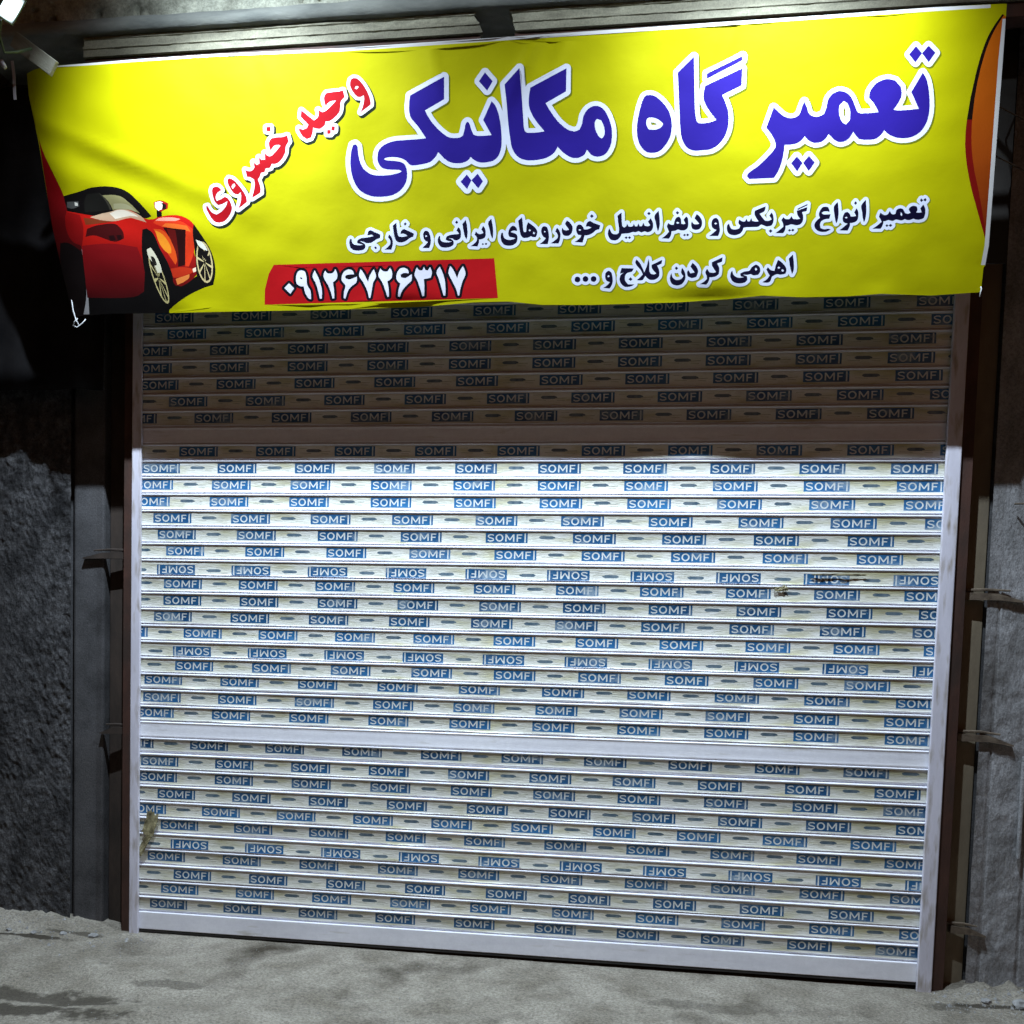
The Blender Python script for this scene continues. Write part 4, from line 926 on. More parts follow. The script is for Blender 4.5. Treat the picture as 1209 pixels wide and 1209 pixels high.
("title_outline",(218,222,238),"6865 1698 6855 1696 6848 1692 6828 1668 6826 1669 6806 1689 6798 1695 6791 1698 6783 1699 6776 1699 6768 1697 6760 1691 6717 1637 6715 1630 6714 1623 6716 1616 6720 1609 6774 1551 6783 1545 6791 1541 6799 1540 6807 1540 6814 1542 6823 1549 6840 1574 6865 1547 6872 1541 6879 1538 6887 1535 6895 1535 6902 1536 6908 1539 6914 1544 6954 1606 6957 1614 6956 1623 6952 1632 6946 1639 6889 1690 6876 1696;5567 1703 5557 1700 5307 1597 5299 1593 5293 1584 5290 1574 5293 1535 5295 1528 5300 1520 5300 1518 5291 1512 5285 1502 5277 1455 5275 1462 5253 1690 5250 1697 5243 1705 5237 1709 5228 1713 5220 1715 5210 1714 5202 1712 5196 1708 5085 1611 5080 1606 5077 1599 5077 1589 5102 1381 5108 1314 5107 1319 5097 1340 5084 1362 5069 1383 5057 1396 5036 1418 5014 1437 4994 1452 4975 1465 4960 1472 4938 1480 4923 1482 4904 1484 4886 1483 4877 1481 4861 1474 4849 1466 4841 1457 4832 1438 4823 1413 4813 1379 4805 1340 4797 1290 4794 1263 4794 1237 4799 1193 4804 1166 4812 1142 4822 1119 4834 1099 4845 1085 4862 1068 4881 1053 4895 1045 4910 1038 4932 1033 4956 1031 4977 1031 5000 1034 5021 1041 5041 1052 5060 1067 5077 1086 5091 1104 5104 1125 5114 1146 5118 1160 5125 1192 5132 1163 5141 1138 5153 1115 5167 1093 5184 1074 5196 1063 5216 1050 5240 1039 5253 1035 5268 1032 5297 1030 5360 1032 5389 1035 5416 1041 5432 1048 5454 1060 5476 1077 5491 1093 5501 1105 5514 1125 5525 1145 5531 1160 5537 1182 5541 1207 5543 1222 5542 1267 5538 1297 5534 1313 5531 1327 5521 1351 5505 1385 5493 1408 5493 1409 5604 1456 5611 1463 5616 1474 5611 1592 5609 1600 5606 1605 5601 1611 5594 1617 5602 1625 5606 1632 5609 1668 5608 1675 5603 1686 5594 1696 5581 1702 5575 1703;4276 1689 4268 1689 4262 1686 3991 1570 3980 1563 3976 1557 3974 1551 3972 1550 3957 1676 3954 1685 3950 1691 3943 1697 3936 1701 3930 1703 3923 1704 3915 1704 3906 1702 3900 1699 3782 1595 3777 1589 3775 1583 3773 1572 3791 1450 3796 1398 3796 1395 3782 1428 3769 1451 3755 1467 3732 1489 3725 1493 3718 1496 3711 1497 3703 1497 3694 1494 3687 1491 3678 1482 3613 1356 3610 1347 3610 1337 3613 1329 3653 1266 3651 1265 3605 1266 3596 1268 3586 1290 3572 1327 3563 1343 3554 1353 3540 1363 3531 1366 3520 1368 3509 1366 3496 1360 3485 1352 3477 1343 3470 1328 3464 1295 3453 1262 3440 1260 3422 1259 3404 1260 3391 1263 3380 1267 3366 1275 3346 1289 3326 1305 3306 1323 3284 1345 3264 1368 3250 1386 3238 1406 3235 1412 3359 1468 3368 1475 3374 1484 3376 1494 3377 1648 3375 1655 3371 1662 3364 1668 3358 1673 3351 1675 3342 1677 3334 1676 3326 1675 3052 1561 3042 1553 3036 1544 3028 1490 3025 1465 3025 1440 3027 1415 3032 1390 3042 1368 3055 1350 3106 1295 3129 1264 3128 1262 2971 1260 2935 1257 2892 1250 2862 1241 2836 1231 2813 1217 2789 1196 2775 1176 2764 1151 2759 1121 2761 1091 2767 1069 2775 1052 2782 1042 2790 1031 2802 1021 2800 1020 2770 1025 2750 1032 2727 1045 2716 1054 2707 1065 2696 1084 2687 1108 2684 1126 2679 1162 2675 1206 2672 1214 2666 1222 2644 1242 2637 1246 2628 1248 2619 1249 2612 1248 2586 1240 2579 1237 2571 1230 2566 1222 2551 1177 2544 1145 2540 1122 2538 1071 2541 1031 2552 978 2562 949 2581 909 2597 886 2607 875 2619 863 2632 852 2647 841 2673 828 2699 817 2717 812 2738 807 2770 801 2824 798 2861 800 2882 802 2919 808 2952 819 2978 831 2993 840 3018 859 3028 869 3044 889 3059 914 3069 940 3074 974 3073 1015 3103 1015 3144 1018 3195 1025 3221 1031 3245 1040 3258 1047 3276 1061 3295 1080 3318 1060 3347 1042 3378 1028 3390 1024 3408 1021 3453 1018 3471 1019 3489 1021 3507 1025 3527 1031 3538 1036 3552 1044 3570 1034 3588 1026 3608 1020 3622 1017 3644 1015 3664 1015 3695 1018 3716 1020 3738 1026 3759 1036 3778 1050 3794 1067 3807 1088 3817 1111 3824 1138 3827 1170 3829 1166 3836 1140 3847 1115 3864 1087 3882 1067 3901 1051 3929 1034 3954 1025 3980 1019 4018 1015 4053 1015 4099 1019 4126 1023 4145 1028 4169 1035 4198 1048 4221 1064 4238 1081 4267 1057 4285 1046 4303 1036 4327 1026 4341 1022 4358 1019 4371 1018 4391 1018 4415 1023 4426 1026 4443 1034 4464 1048 4478 1038 4493 1031 4515 1024 4537 1021 4550 1021 4571 1023 4593 1028 4605 1033 4622 1044 4635 1055 4649 1072 4661 1093 4670 1115 4675 1138 4678 1163 4679 1192 4676 1219 4672 1248 4665 1273 4655 1298 4640 1331 4628 1352 4613 1373 4596 1391 4578 1405 4558 1417 4544 1423 4525 1428 4504 1430 4482 1428 4463 1423 4445 1415 4433 1408 4418 1395 4405 1381 4397 1370 4388 1351 4384 1340 4378 1298 4372 1283 4366 1270 4356 1267 4349 1267 4332 1271 4312 1280 4292 1293 4263 1316 4245 1333 4228 1353 4195 1394 4176 1419 4176 1421 4301 1479 4309 1486 4314 1494 4316 1503 4313 1662 4309 1673 4300 1682 4289 1687;3647 1691 3638 1688 3630 1682 3581 1623 3577 1614 3576 1602 3579 1595 3584 1587 3650 1519 3656 1514 3663 1511 3672 1509 3681 1509 3694 1513 3700 1517 3705 1521 3749 1585 3752 1594 3752 1603 3750 1611 3745 1618 3681 1683 3673 1688 3664 1691 3655 1692;6843 1528 6832 1524 6826 1517 6763 1396 6759 1379 6751 1411 6748 1422 6744 1430 6739 1435 6693 1479 6688 1483 6681 1486 6655 1495 6631 1501 6615 1503 6601 1502 6586 1500 6559 1494 6535 1483 6522 1475 6503 1457 6494 1447 6482 1428 6473 1406 6471 1396 6471 1383 6473 1356 6477 1345 6483 1337 6503 1320 6512 1311 6527 1291 6529 1289 6527 1289 6489 1288 6459 1289 6457 1290 6455 1292 6450 1300 6412 1368 6398 1386 6383 1401 6366 1415 6347 1426 6324 1434 6299 1439 6287 1440 6269 1439 6246 1433 6225 1424 6211 1413 6203 1406 6190 1389 6185 1378 6181 1367 6179 1355 6174 1316 6167 1289 6159 1285 6150 1281 6137 1281 6129 1282 6121 1285 6112 1291 6108 1297 6095 1329 6073 1367 6068 1372 6062 1378 6049 1383 6039 1384 6031 1383 6024 1379 6018 1374 6014 1368 6003 1339 5994 1302 5990 1293 5983 1286 5967 1281 5955 1281 5945 1282 5933 1287 5919 1293 5906 1303 5848 1349 5842 1353 5833 1356 5825 1357 5817 1357 5809 1354 5802 1348 5798 1341 5757 1209 5755 1198 5757 1190 5762 1182 5800 1139 5821 1110 5832 1091 5835 1074 5822 1054 5810 1040 5776 1005 5751 982 5727 962 5677 930 5658 914 5649 900 5643 881 5643 869 5649 858 5678 830 5687 824 5695 822 5883 823 5894 824 5902 828 5908 835 5926 863 5937 884 5950 919 5959 956 5962 942 5967 933 6019 873 6031 865 6039 861 6048 860 6056 861 6064 864 6072 871 6085 893 6087 892 6104 872 6115 864 6124 860 6132 859 6140 860 6148 863 6157 872 6195 927 6198 935 6199 944 6196 954 6190 963 6140 1013 6132 1019 6124 1022 6116 1023 6108 1023 6100 1021 6091 1015 6074 993 6072 994 6051 1014 6043 1019 6030 1023 6022 1023 6016 1021 6010 1019 6004 1014 5966 969 5962 963 5961 965 5965 997 5968 1042 6011 1045 6033 1050 6045 1054 6058 1061 6079 1077 6101 1064 6127 1053 6148 1047 6170 1046 6195 1049 6220 1057 6235 1066 6254 1083 6256 1082 6267 1073 6276 1067 6297 1055 6314 1049 6325 1046 6347 1044 6367 1047 6393 1056 6409 1066 6429 1085 6451 1066 6457 1062 6465 1059 6510 1054 6550 1052 6572 1053 6584 1054 6598 1057 6607 1061 6626 1072 6639 1082 6649 1093 6681 1075 6704 1065 6736 1056 6770 1051 6806 1051 6822 1053 6843 1056 6870 1065 6891 1076 6911 1090 6929 1107 6936 1116 6947 1134 6957 1157 6964 1185 6968 1215 6969 1244 6966 1283 6959 1324 6947 1379 6933 1424 6919 1457 6913 1468 6902 1486 6876 1518 6869 1523 6861 1527 6853 1529;6761 1379 6761 1379 6765 1369 6809 1299 6809 1297 6742 1294 6741 1296 6752 1319 6759 1341 6761 1353 6760 1375;5281 1395 5282 1390 5284 1389 5301 1356 5315 1333 5332 1311 5360 1280 5358 1278 5341 1276 5322 1275 5305 1276 5302 1277 5294 1304 5290 1321;6333 1304 6334 1304 6336 1303 6341 1294 6348 1274 6352 1251 6352 1235 6351 1232 6340 1250 6334 1269 6332 1293 6332 1302;3992 1349 3993 1350 4005 1332 4026 1304 4055 1270 4034 1269 4001 1270 3997 1292;4932 1270 4941 1270 4956 1267 4969 1261 4980 1255 4972 1252 4961 1250 4940 1251 4934 1259;3599 1003 3590 1001 3581 997 3557 976 3554 976 3541 992 3529 998 3523 1000 3514 1001 3500 999 3488 991 3438 941 3434 935 3430 927 3430 919 3431 911 3435 903 3493 842 3502 836 3511 833 3521 832 3530 833 3539 836 3545 841 3550 846 3561 866 3564 865 3584 843 3593 837 3600 835 3609 833 3624 836 3631 840 3638 845 3678 898 3681 906 3682 916 3680 924 3675 932 3628 993 3622 998 3615 1001 3608 1002"),
("title_lettering",(37,23,126),"3341 1646 3340 1495 3188 1426 3205 1393 3226 1362 3246 1337 3268 1314 3292 1291 3313 1273 3335 1257 3358 1242 3372 1236 3387 1231 3413 1228 3444 1228 3468 1232 3479 1239 3486 1244 3499 1287 3504 1313 3508 1325 3514 1332 3522 1336 3530 1331 3535 1324 3542 1310 3552 1280 3569 1246 3585 1239 3602 1235 3657 1233 3712 1235 3645 1342 3710 1466 3728 1449 3739 1436 3749 1418 3754 1406 3764 1382 3771 1357 3779 1322 3785 1287 3790 1235 3792 1203 3791 1170 3790 1154 3786 1133 3778 1112 3774 1101 3764 1085 3752 1073 3745 1068 3730 1059 3723 1056 3706 1052 3680 1048 3662 1047 3643 1047 3625 1049 3610 1052 3594 1058 3574 1069 3563 1077 3547 1091 3537 1078 3529 1070 3518 1064 3503 1058 3480 1052 3465 1051 3450 1050 3420 1052 3405 1054 3391 1058 3373 1065 3356 1074 3334 1090 3304 1120 3288 1134 3279 1117 3268 1102 3249 1084 3235 1073 3228 1069 3218 1065 3198 1059 3166 1054 3126 1049 3086 1047 3071 1048 3058 1054 3053 1058 3035 1077 3030 1082 3009 1094 2985 1103 2955 1110 2923 1113 2894 1113 2866 1110 2858 1107 2851 1101 2864 1095 2883 1091 2928 1087 2959 1082 2978 1079 2988 1076 2996 1073 3009 1065 3014 1060 3024 1048 3031 1033 3035 1015 3037 996 3036 966 3032 946 3025 927 3013 908 3006 898 2989 881 2980 873 2959 860 2947 854 2923 844 2910 840 2894 837 2859 833 2824 832 2791 833 2760 836 2744 839 2729 843 2702 852 2678 863 2667 870 2646 885 2637 894 2621 914 2608 936 2597 960 2593 972 2585 998 2580 1024 2577 1047 2576 1071 2576 1094 2578 1117 2581 1141 2587 1171 2601 1210 2622 1216 2639 1201 2641 1160 2647 1121 2651 1101 2661 1073 2670 1056 2681 1040 2696 1026 2704 1020 2722 1008 2740 999 2769 991 2801 987 2842 985 2880 986 2914 989 2961 997 2985 1004 2991 1011 2975 1019 2955 1021 2903 1024 2870 1028 2845 1035 2831 1042 2824 1047 2814 1058 2806 1071 2800 1086 2797 1102 2797 1119 2799 1135 2802 1149 2808 1162 2817 1174 2830 1187 2846 1198 2854 1203 2876 1211 2889 1215 2916 1222 2943 1226 2973 1228 3123 1230 3193 1235 3136 1312 3124 1326 3085 1367 3075 1381 3068 1396 3063 1417 3061 1440 3062 1463 3064 1486 3071 1533;3657 1662 3717 1600 3675 1539 3611 1605;3516 969 3553 926 3519 864 3466 919;3603 971 3646 915 3609 866 3553 926;3922 1674 3943 1488 3962 1289 3966 1268 3969 1258 3970 1255 3976 1248 3988 1240 4028 1238 4047 1238 4073 1239 4123 1245 4076 1295 4054 1320 4035 1346 4019 1372 4006 1399 3999 1422 3997 1445 3997 1469 3999 1494 4008 1543 4279 1659 4281 1506 4127 1434 4157 1390 4191 1346 4219 1314 4239 1295 4272 1269 4295 1254 4313 1245 4322 1242 4341 1237 4350 1235 4357 1235 4371 1238 4392 1245 4402 1263 4410 1282 4412 1292 4416 1320 4421 1338 4428 1353 4439 1367 4445 1374 4457 1384 4470 1391 4485 1396 4499 1399 4514 1399 4528 1397 4535 1394 4551 1387 4566 1376 4579 1364 4592 1348 4603 1330 4613 1311 4623 1289 4631 1267 4638 1244 4642 1219 4644 1193 4643 1168 4641 1147 4636 1126 4632 1116 4624 1099 4613 1083 4600 1070 4586 1061 4578 1058 4562 1054 4545 1052 4537 1052 4520 1055 4504 1060 4490 1068 4485 1072 4455 1104 4448 1086 4441 1075 4437 1071 4424 1062 4410 1056 4394 1051 4378 1050 4353 1051 4337 1056 4320 1063 4304 1072 4288 1082 4273 1093 4251 1112 4229 1135 4218 1114 4209 1101 4203 1095 4191 1084 4176 1075 4152 1064 4134 1058 4116 1054 4078 1049 4048 1047 4019 1047 3997 1048 3974 1053 3953 1059 3937 1066 3922 1076 3915 1081 3902 1094 3895 1102 3884 1119 3875 1137 3870 1149 3864 1173 3850 1249 3842 1307 3837 1347 3827 1450 3809 1573;4523 1310 4555 1300 4571 1273 4579 1256 4582 1246 4586 1222 4586 1206 4584 1199 4583 1195 4578 1187 4566 1176 4551 1185 4539 1196 4525 1217 4515 1240 4509 1264 4508 1280 4508 1287 4509 1292 4513 1299;4892 1453 4916 1453 4931 1451 4939 1449 4948 1445 4967 1435 4985 1422 5003 1407 5032 1378 5041 1368 5055 1349 5066 1330 5075 1310 5085 1279 5090 1246 5091 1224 5090 1201 5087 1179 5084 1169 5081 1159 5072 1140 5061 1122 5048 1106 5027 1084 5019 1078 5003 1069 4988 1065 4971 1062 4945 1063 4926 1066 4918 1068 4910 1072 4901 1077 4885 1089 4878 1096 4865 1112 4853 1130 4849 1140 4841 1160 4835 1182 4830 1221 4829 1258 4833 1296 4841 1345 4853 1394 4864 1426 4874 1443 4880 1447;4911 1301 4930 1302 4948 1300 4970 1293 4991 1284 5008 1271 5024 1256 5019 1243 5013 1236 5004 1230 4991 1224 4976 1220 4961 1219 4954 1219 4921 1223 4910 1237 4904 1247 4900 1257 4898 1269 4898 1280 4900 1288 4903 1294;5221 1686 5249 1386 5257 1321 5264 1290 5274 1259 5284 1251 5292 1247 5306 1245 5327 1244 5358 1247 5388 1253 5418 1263 5378 1305 5360 1326 5343 1347 5329 1369 5317 1392 5312 1407 5310 1424 5310 1440 5311 1457 5317 1491 5578 1593 5583 1482 5446 1425 5461 1400 5475 1375 5490 1343 5499 1321 5501 1310 5506 1282 5509 1254 5509 1240 5509 1226 5506 1204 5501 1182 5498 1172 5494 1161 5484 1142 5472 1123 5457 1107 5441 1092 5423 1080 5403 1071 5392 1068 5368 1064 5306 1062 5281 1062 5257 1065 5249 1068 5231 1076 5215 1087 5208 1093 5201 1101 5188 1118 5173 1146 5169 1157 5162 1179 5156 1213 5148 1269 5135 1382 5110 1589;5323 1570 5576 1674 5573 1643 5326 1536;5829 1327 5854 1307 5888 1280 5902 1270 5910 1265 5933 1256 5948 1252 5964 1250 5979 1252 5993 1255 6004 1260 6013 1266 6019 1274 6025 1285 6033 1322 6045 1354 6065 1321 6082 1282 6091 1271 6102 1263 6108 1259 6121 1254 6127 1252 6141 1250 6161 1252 6179 1258 6196 1267 6207 1307 6211 1346 6213 1356 6216 1365 6220 1371 6229 1384 6241 1395 6248 1399 6262 1405 6269 1408 6286 1410 6302 1409 6319 1406 6335 1400 6343 1396 6356 1387 6368 1376 6379 1364 6390 1348 6425 1284 6434 1271 6440 1266 6457 1259 6514 1259 6582 1262 6562 1293 6540 1323 6523 1340 6505 1355 6503 1380 6505 1395 6511 1411 6523 1429 6537 1444 6545 1451 6565 1462 6586 1469 6609 1473 6619 1473 6640 1470 6672 1460 6717 1417 6723 1398 6728 1379 6729 1360 6728 1352 6722 1334 6706 1303 6698 1290 6684 1272 6706 1267 6728 1265 6795 1266 6861 1270 6793 1380 6855 1500 6875 1475 6886 1458 6890 1450 6902 1421 6916 1377 6928 1324 6934 1286 6936 1267 6937 1235 6936 1222 6933 1196 6930 1183 6922 1162 6918 1153 6907 1135 6894 1120 6887 1114 6871 1102 6862 1097 6843 1089 6832 1086 6810 1082 6787 1081 6766 1082 6737 1086 6710 1094 6693 1101 6677 1109 6658 1122 6638 1141 6630 1125 6619 1111 6602 1096 6590 1089 6574 1084 6555 1082 6516 1083 6497 1085 6468 1089 6442 1113 6419 1140 6409 1118 6403 1108 6394 1098 6379 1086 6368 1081 6355 1077 6341 1075 6328 1076 6313 1080 6299 1087 6287 1094 6282 1098 6243 1133 6236 1118 6230 1108 6218 1096 6208 1088 6197 1083 6182 1079 6165 1077 6157 1077 6149 1077 6135 1081 6120 1087 6107 1094 6095 1103 6072 1125 6064 1112 6053 1100 6037 1088 6019 1079 6004 1076 5987 1074 5959 1073 5934 1075 5933 1037 5930 995 5928 978 5921 943 5914 921 5906 900 5896 881 5879 854 5697 853 5677 873 5681 885 5689 896 5700 905 5751 937 5762 946 5801 981 5844 1026 5855 1040 5870 1063 5868 1082 5864 1094 5854 1116 5844 1131 5826 1155 5789 1196;6326 1344 6343 1336 6352 1330 6356 1326 6361 1318 6370 1303 6374 1294 6380 1277 6382 1268 6384 1248 6385 1219 6361 1191 6349 1196 6339 1202 6330 1210 6325 1217 6319 1225 6311 1242 6304 1259 6302 1268 6299 1288 6299 1317;6031 992 6077 947 6044 891 5994 949;6118 993 6166 946 6128 890 6081 947;6786 1671 6834 1623 6796 1568 6746 1621;6872 1669 6925 1622 6887 1564 6834 1623"),
("name_halo",(24,34,20),"2630 1683 2621 1680 2598 1668 2589 1660 2584 1648 2579 1631 2577 1616 2578 1604 2584 1585 2593 1565 2606 1545 2622 1527 2643 1509 2650 1504 2664 1500 2684 1499 2677 1472 2656 1429 2655 1418 2658 1409 2667 1399 2678 1394 2692 1394 2703 1398 2786 1448 2791 1452 2796 1459 2798 1467 2799 1490 2797 1505 2785 1542 2766 1580 2745 1612 2716 1646 2697 1664 2686 1672 2677 1676 2657 1682;2549 1604 2543 1603 2524 1598 2513 1595 2476 1595 2412 1591 2403 1588 2395 1584 2384 1573 2375 1563 2368 1550 2365 1539 2364 1523 2366 1500 2369 1486 2377 1466 2376 1465 2374 1466 2356 1476 2347 1478 2333 1477 2321 1471 2315 1465 2312 1457 2312 1449 2316 1429 2314 1418 2309 1412 2220 1479 2211 1482 2199 1482 2190 1479 2181 1473 2177 1467 2174 1459 2166 1412 2167 1403 2173 1392 2217 1349 2210 1348 2191 1356 2183 1358 2174 1358 2164 1356 2155 1350 2149 1342 2147 1334 2146 1320 2150 1304 2164 1278 2181 1255 2195 1243 2224 1227 2236 1223 2248 1224 2286 1234 2295 1240 2302 1250 2313 1267 2321 1291 2324 1293 2356 1290 2365 1292 2377 1298 2378 1296 2378 1277 2382 1266 2387 1261 2394 1257 2407 1253 2437 1252 2449 1254 2456 1257 2461 1261 2469 1273 2482 1275 2490 1278 2495 1282 2499 1287 2502 1295 2506 1327 2506 1335 2502 1343 2496 1349 2488 1353 2477 1356 2476 1358 2491 1368 2512 1384 2530 1400 2540 1412 2547 1423 2553 1439 2555 1452 2556 1476 2559 1487 2567 1496 2587 1513 2591 1519 2593 1524 2592 1534 2580 1583 2578 1589 2573 1595 2565 1600 2559 1603;1939 1377 1911 1376 1899 1374 1888 1367 1883 1361 1881 1355 1878 1319 1879 1313 1882 1307 1888 1301 1896 1296 1903 1294 1926 1291 1928 1289 1921 1284 1907 1268 1898 1254 1894 1244 1892 1224 1896 1192 1886 1193 1879 1192 1872 1190 1864 1186 1859 1181 1855 1175 1853 1169 1853 1161 1850 1160 1841 1163 1832 1163 1822 1161 1815 1157 1809 1151 1805 1145 1803 1139 1803 1128 1791 1131 1782 1131 1772 1129 1762 1123 1756 1114 1753 1106 1753 1100 1760 1071 1755 1067 1748 1066 1725 1076 1711 1078 1701 1075 1694 1072 1687 1066 1683 1060 1681 1054 1681 1045 1693 991 1696 984 1703 977 1710 973 1738 968 1752 960 1753 946 1751 929 1745 907 1734 874 1731 876 1715 906 1699 927 1675 955 1643 989 1632 998 1616 1009 1600 1016 1584 1020 1574 1022 1565 1022 1555 1019 1548 1015 1539 1007 1531 997 1526 987 1523 977 1525 956 1534 929 1551 897 1571 871 1569 870 1557 877 1543 883 1534 886 1522 887 1527 894 1530 902 1531 910 1529 916 1521 931 1512 942 1501 952 1491 957 1480 961 1465 964 1451 965 1441 964 1426 960 1412 954 1406 950 1400 944 1387 921 1384 909 1384 899 1386 873 1398 829 1408 808 1423 790 1444 774 1451 771 1461 770 1440 762 1424 769 1413 781 1394 814 1384 821 1372 825 1365 825 1348 822 1340 819 1332 814 1327 808 1323 802 1321 783 1323 770 1328 753 1341 725 1352 705 1363 688 1376 672 1392 658 1403 651 1425 642 1442 639 1454 639 1469 639 1489 642 1514 650 1537 664 1563 687 1589 717 1600 734 1605 744 1616 738 1626 736 1636 736 1646 739 1731 792 1739 801 1744 814 1756 812 1768 815 1851 857 1858 863 1863 871 1866 902 1863 929 1852 971 1859 982 1867 996 1884 1000 1894 1005 1902 1012 1910 1027 1932 1031 1943 1036 1950 1041 1957 1053 1960 1055 1976 1056 1988 1058 2003 1064 2015 1070 2037 1087 2054 1105 2068 1123 2081 1144 2086 1156 2095 1200 2102 1210 2117 1225 2122 1235 2121 1245 2108 1294 2103 1302 2096 1306 2089 1309 2080 1311 2070 1310 2049 1303 2032 1300 1997 1301 1971 1299 1970 1300 1974 1305 1976 1313 1978 1349 1977 1359 1971 1367 1962 1374 1953 1376;1578 860 1580 862 1592 854 1602 849 1627 843 1628 842 1624 821 1611 793 1599 828 1589 845"),
("name_outline",(222,220,232),"2614 1694 2608 1692 2587 1680 2579 1673 2572 1656 2569 1641 2568 1629 2569 1620 2575 1600 2585 1580 2600 1558 2615 1542 2633 1526 2639 1522 2657 1519 2676 1518 2674 1507 2668 1488 2660 1469 2647 1444 2646 1436 2648 1426 2656 1418 2665 1414 2676 1413 2688 1417 2769 1466 2776 1471 2780 1477 2781 1483 2782 1506 2780 1519 2775 1539 2768 1557 2749 1594 2727 1628 2699 1661 2680 1678 2670 1685 2662 1689 2653 1692 2641 1694 2621 1695;2534 1616 2502 1608 2463 1607 2399 1603 2392 1601 2385 1597 2371 1583 2362 1571 2358 1562 2355 1547 2355 1531 2358 1509 2364 1492 2372 1476 2367 1474 2343 1488 2334 1490 2322 1490 2313 1486 2306 1479 2303 1471 2303 1465 2307 1447 2305 1435 2303 1429 2296 1424 2261 1449 2207 1491 2198 1494 2189 1494 2179 1492 2172 1487 2168 1481 2166 1475 2157 1428 2157 1420 2163 1411 2210 1365 2209 1363 2197 1360 2172 1370 2163 1371 2153 1369 2145 1363 2139 1356 2138 1350 2137 1336 2141 1320 2154 1295 2171 1274 2184 1262 2212 1247 2223 1243 2235 1244 2270 1253 2280 1260 2292 1278 2299 1291 2306 1313 2343 1310 2352 1312 2369 1321 2369 1294 2371 1286 2376 1280 2381 1277 2388 1274 2394 1273 2425 1272 2434 1273 2441 1277 2446 1281 2453 1293 2460 1293 2467 1294 2474 1297 2479 1301 2483 1306 2485 1311 2489 1343 2487 1353 2482 1361 2475 1365 2468 1367 2449 1370 2469 1381 2495 1401 2514 1418 2523 1430 2530 1441 2535 1455 2538 1468 2540 1497 2542 1505 2550 1514 2571 1531 2576 1540 2576 1548 2561 1603 2557 1609 2550 1613 2543 1615;1919 1389 1897 1389 1887 1386 1877 1379 1872 1369 1870 1335 1872 1327 1876 1321 1883 1316 1890 1314 1925 1309 1932 1307 1920 1304 1912 1299 1897 1282 1888 1266 1884 1257 1883 1243 1884 1226 1889 1204 1887 1202 1877 1205 1868 1205 1861 1204 1853 1199 1848 1193 1845 1188 1844 1168 1835 1174 1825 1176 1816 1175 1805 1171 1799 1165 1796 1159 1794 1136 1785 1142 1776 1144 1764 1143 1754 1138 1747 1130 1745 1122 1745 1116 1751 1087 1747 1081 1742 1080 1735 1079 1709 1089 1697 1090 1690 1089 1683 1085 1677 1080 1674 1074 1672 1068 1673 1062 1684 1010 1688 1001 1693 997 1699 993 1727 988 1743 979 1744 958 1741 940 1733 913 1719 878 1707 906 1691 931 1668 959 1639 991 1624 1006 1608 1019 1594 1026 1577 1031 1556 1035 1546 1033 1539 1030 1526 1018 1519 1008 1516 999 1514 985 1518 966 1529 939 1542 915 1556 895 1568 883 1584 872 1598 867 1620 863 1617 844 1613 832 1594 794 1590 820 1581 845 1566 869 1557 879 1548 887 1539 892 1523 898 1511 900 1501 898 1470 883 1468 882 1466 883 1470 889 1476 894 1496 901 1504 906 1509 911 1513 919 1513 927 1511 933 1501 950 1489 962 1478 970 1466 974 1452 977 1435 977 1423 976 1410 971 1397 965 1390 958 1379 938 1375 926 1375 915 1379 884 1390 843 1397 828 1403 820 1414 809 1429 797 1440 791 1448 791 1457 792 1460 790 1447 782 1427 774 1415 779 1405 784 1397 794 1377 829 1368 835 1356 838 1334 834 1327 831 1321 827 1317 823 1314 816 1313 800 1314 787 1319 772 1332 744 1343 724 1366 692 1380 679 1390 672 1412 663 1429 660 1441 659 1453 660 1473 663 1498 671 1516 681 1528 689 1554 713 1568 730 1578 744 1584 755 1590 769 1592 770 1599 762 1608 758 1620 757 1630 759 1717 813 1724 824 1726 836 1738 833 1745 833 1752 835 1837 878 1843 884 1846 892 1848 927 1844 954 1833 988 1842 1000 1851 1016 1855 1018 1869 1020 1879 1024 1886 1031 1892 1046 1895 1047 1916 1050 1926 1054 1934 1060 1942 1074 1963 1076 1973 1078 1985 1082 2000 1090 2020 1106 2037 1123 2051 1141 2065 1163 2069 1175 2075 1211 2078 1218 2085 1228 2101 1244 2104 1252 2104 1262 2091 1310 2087 1315 2080 1320 2073 1322 2066 1323 2059 1322 2036 1316 2019 1313 1977 1313 1944 1309 1943 1310 1949 1313 1954 1318 1958 1326 1961 1365 1961 1371 1955 1380 1947 1387 1937 1389"),
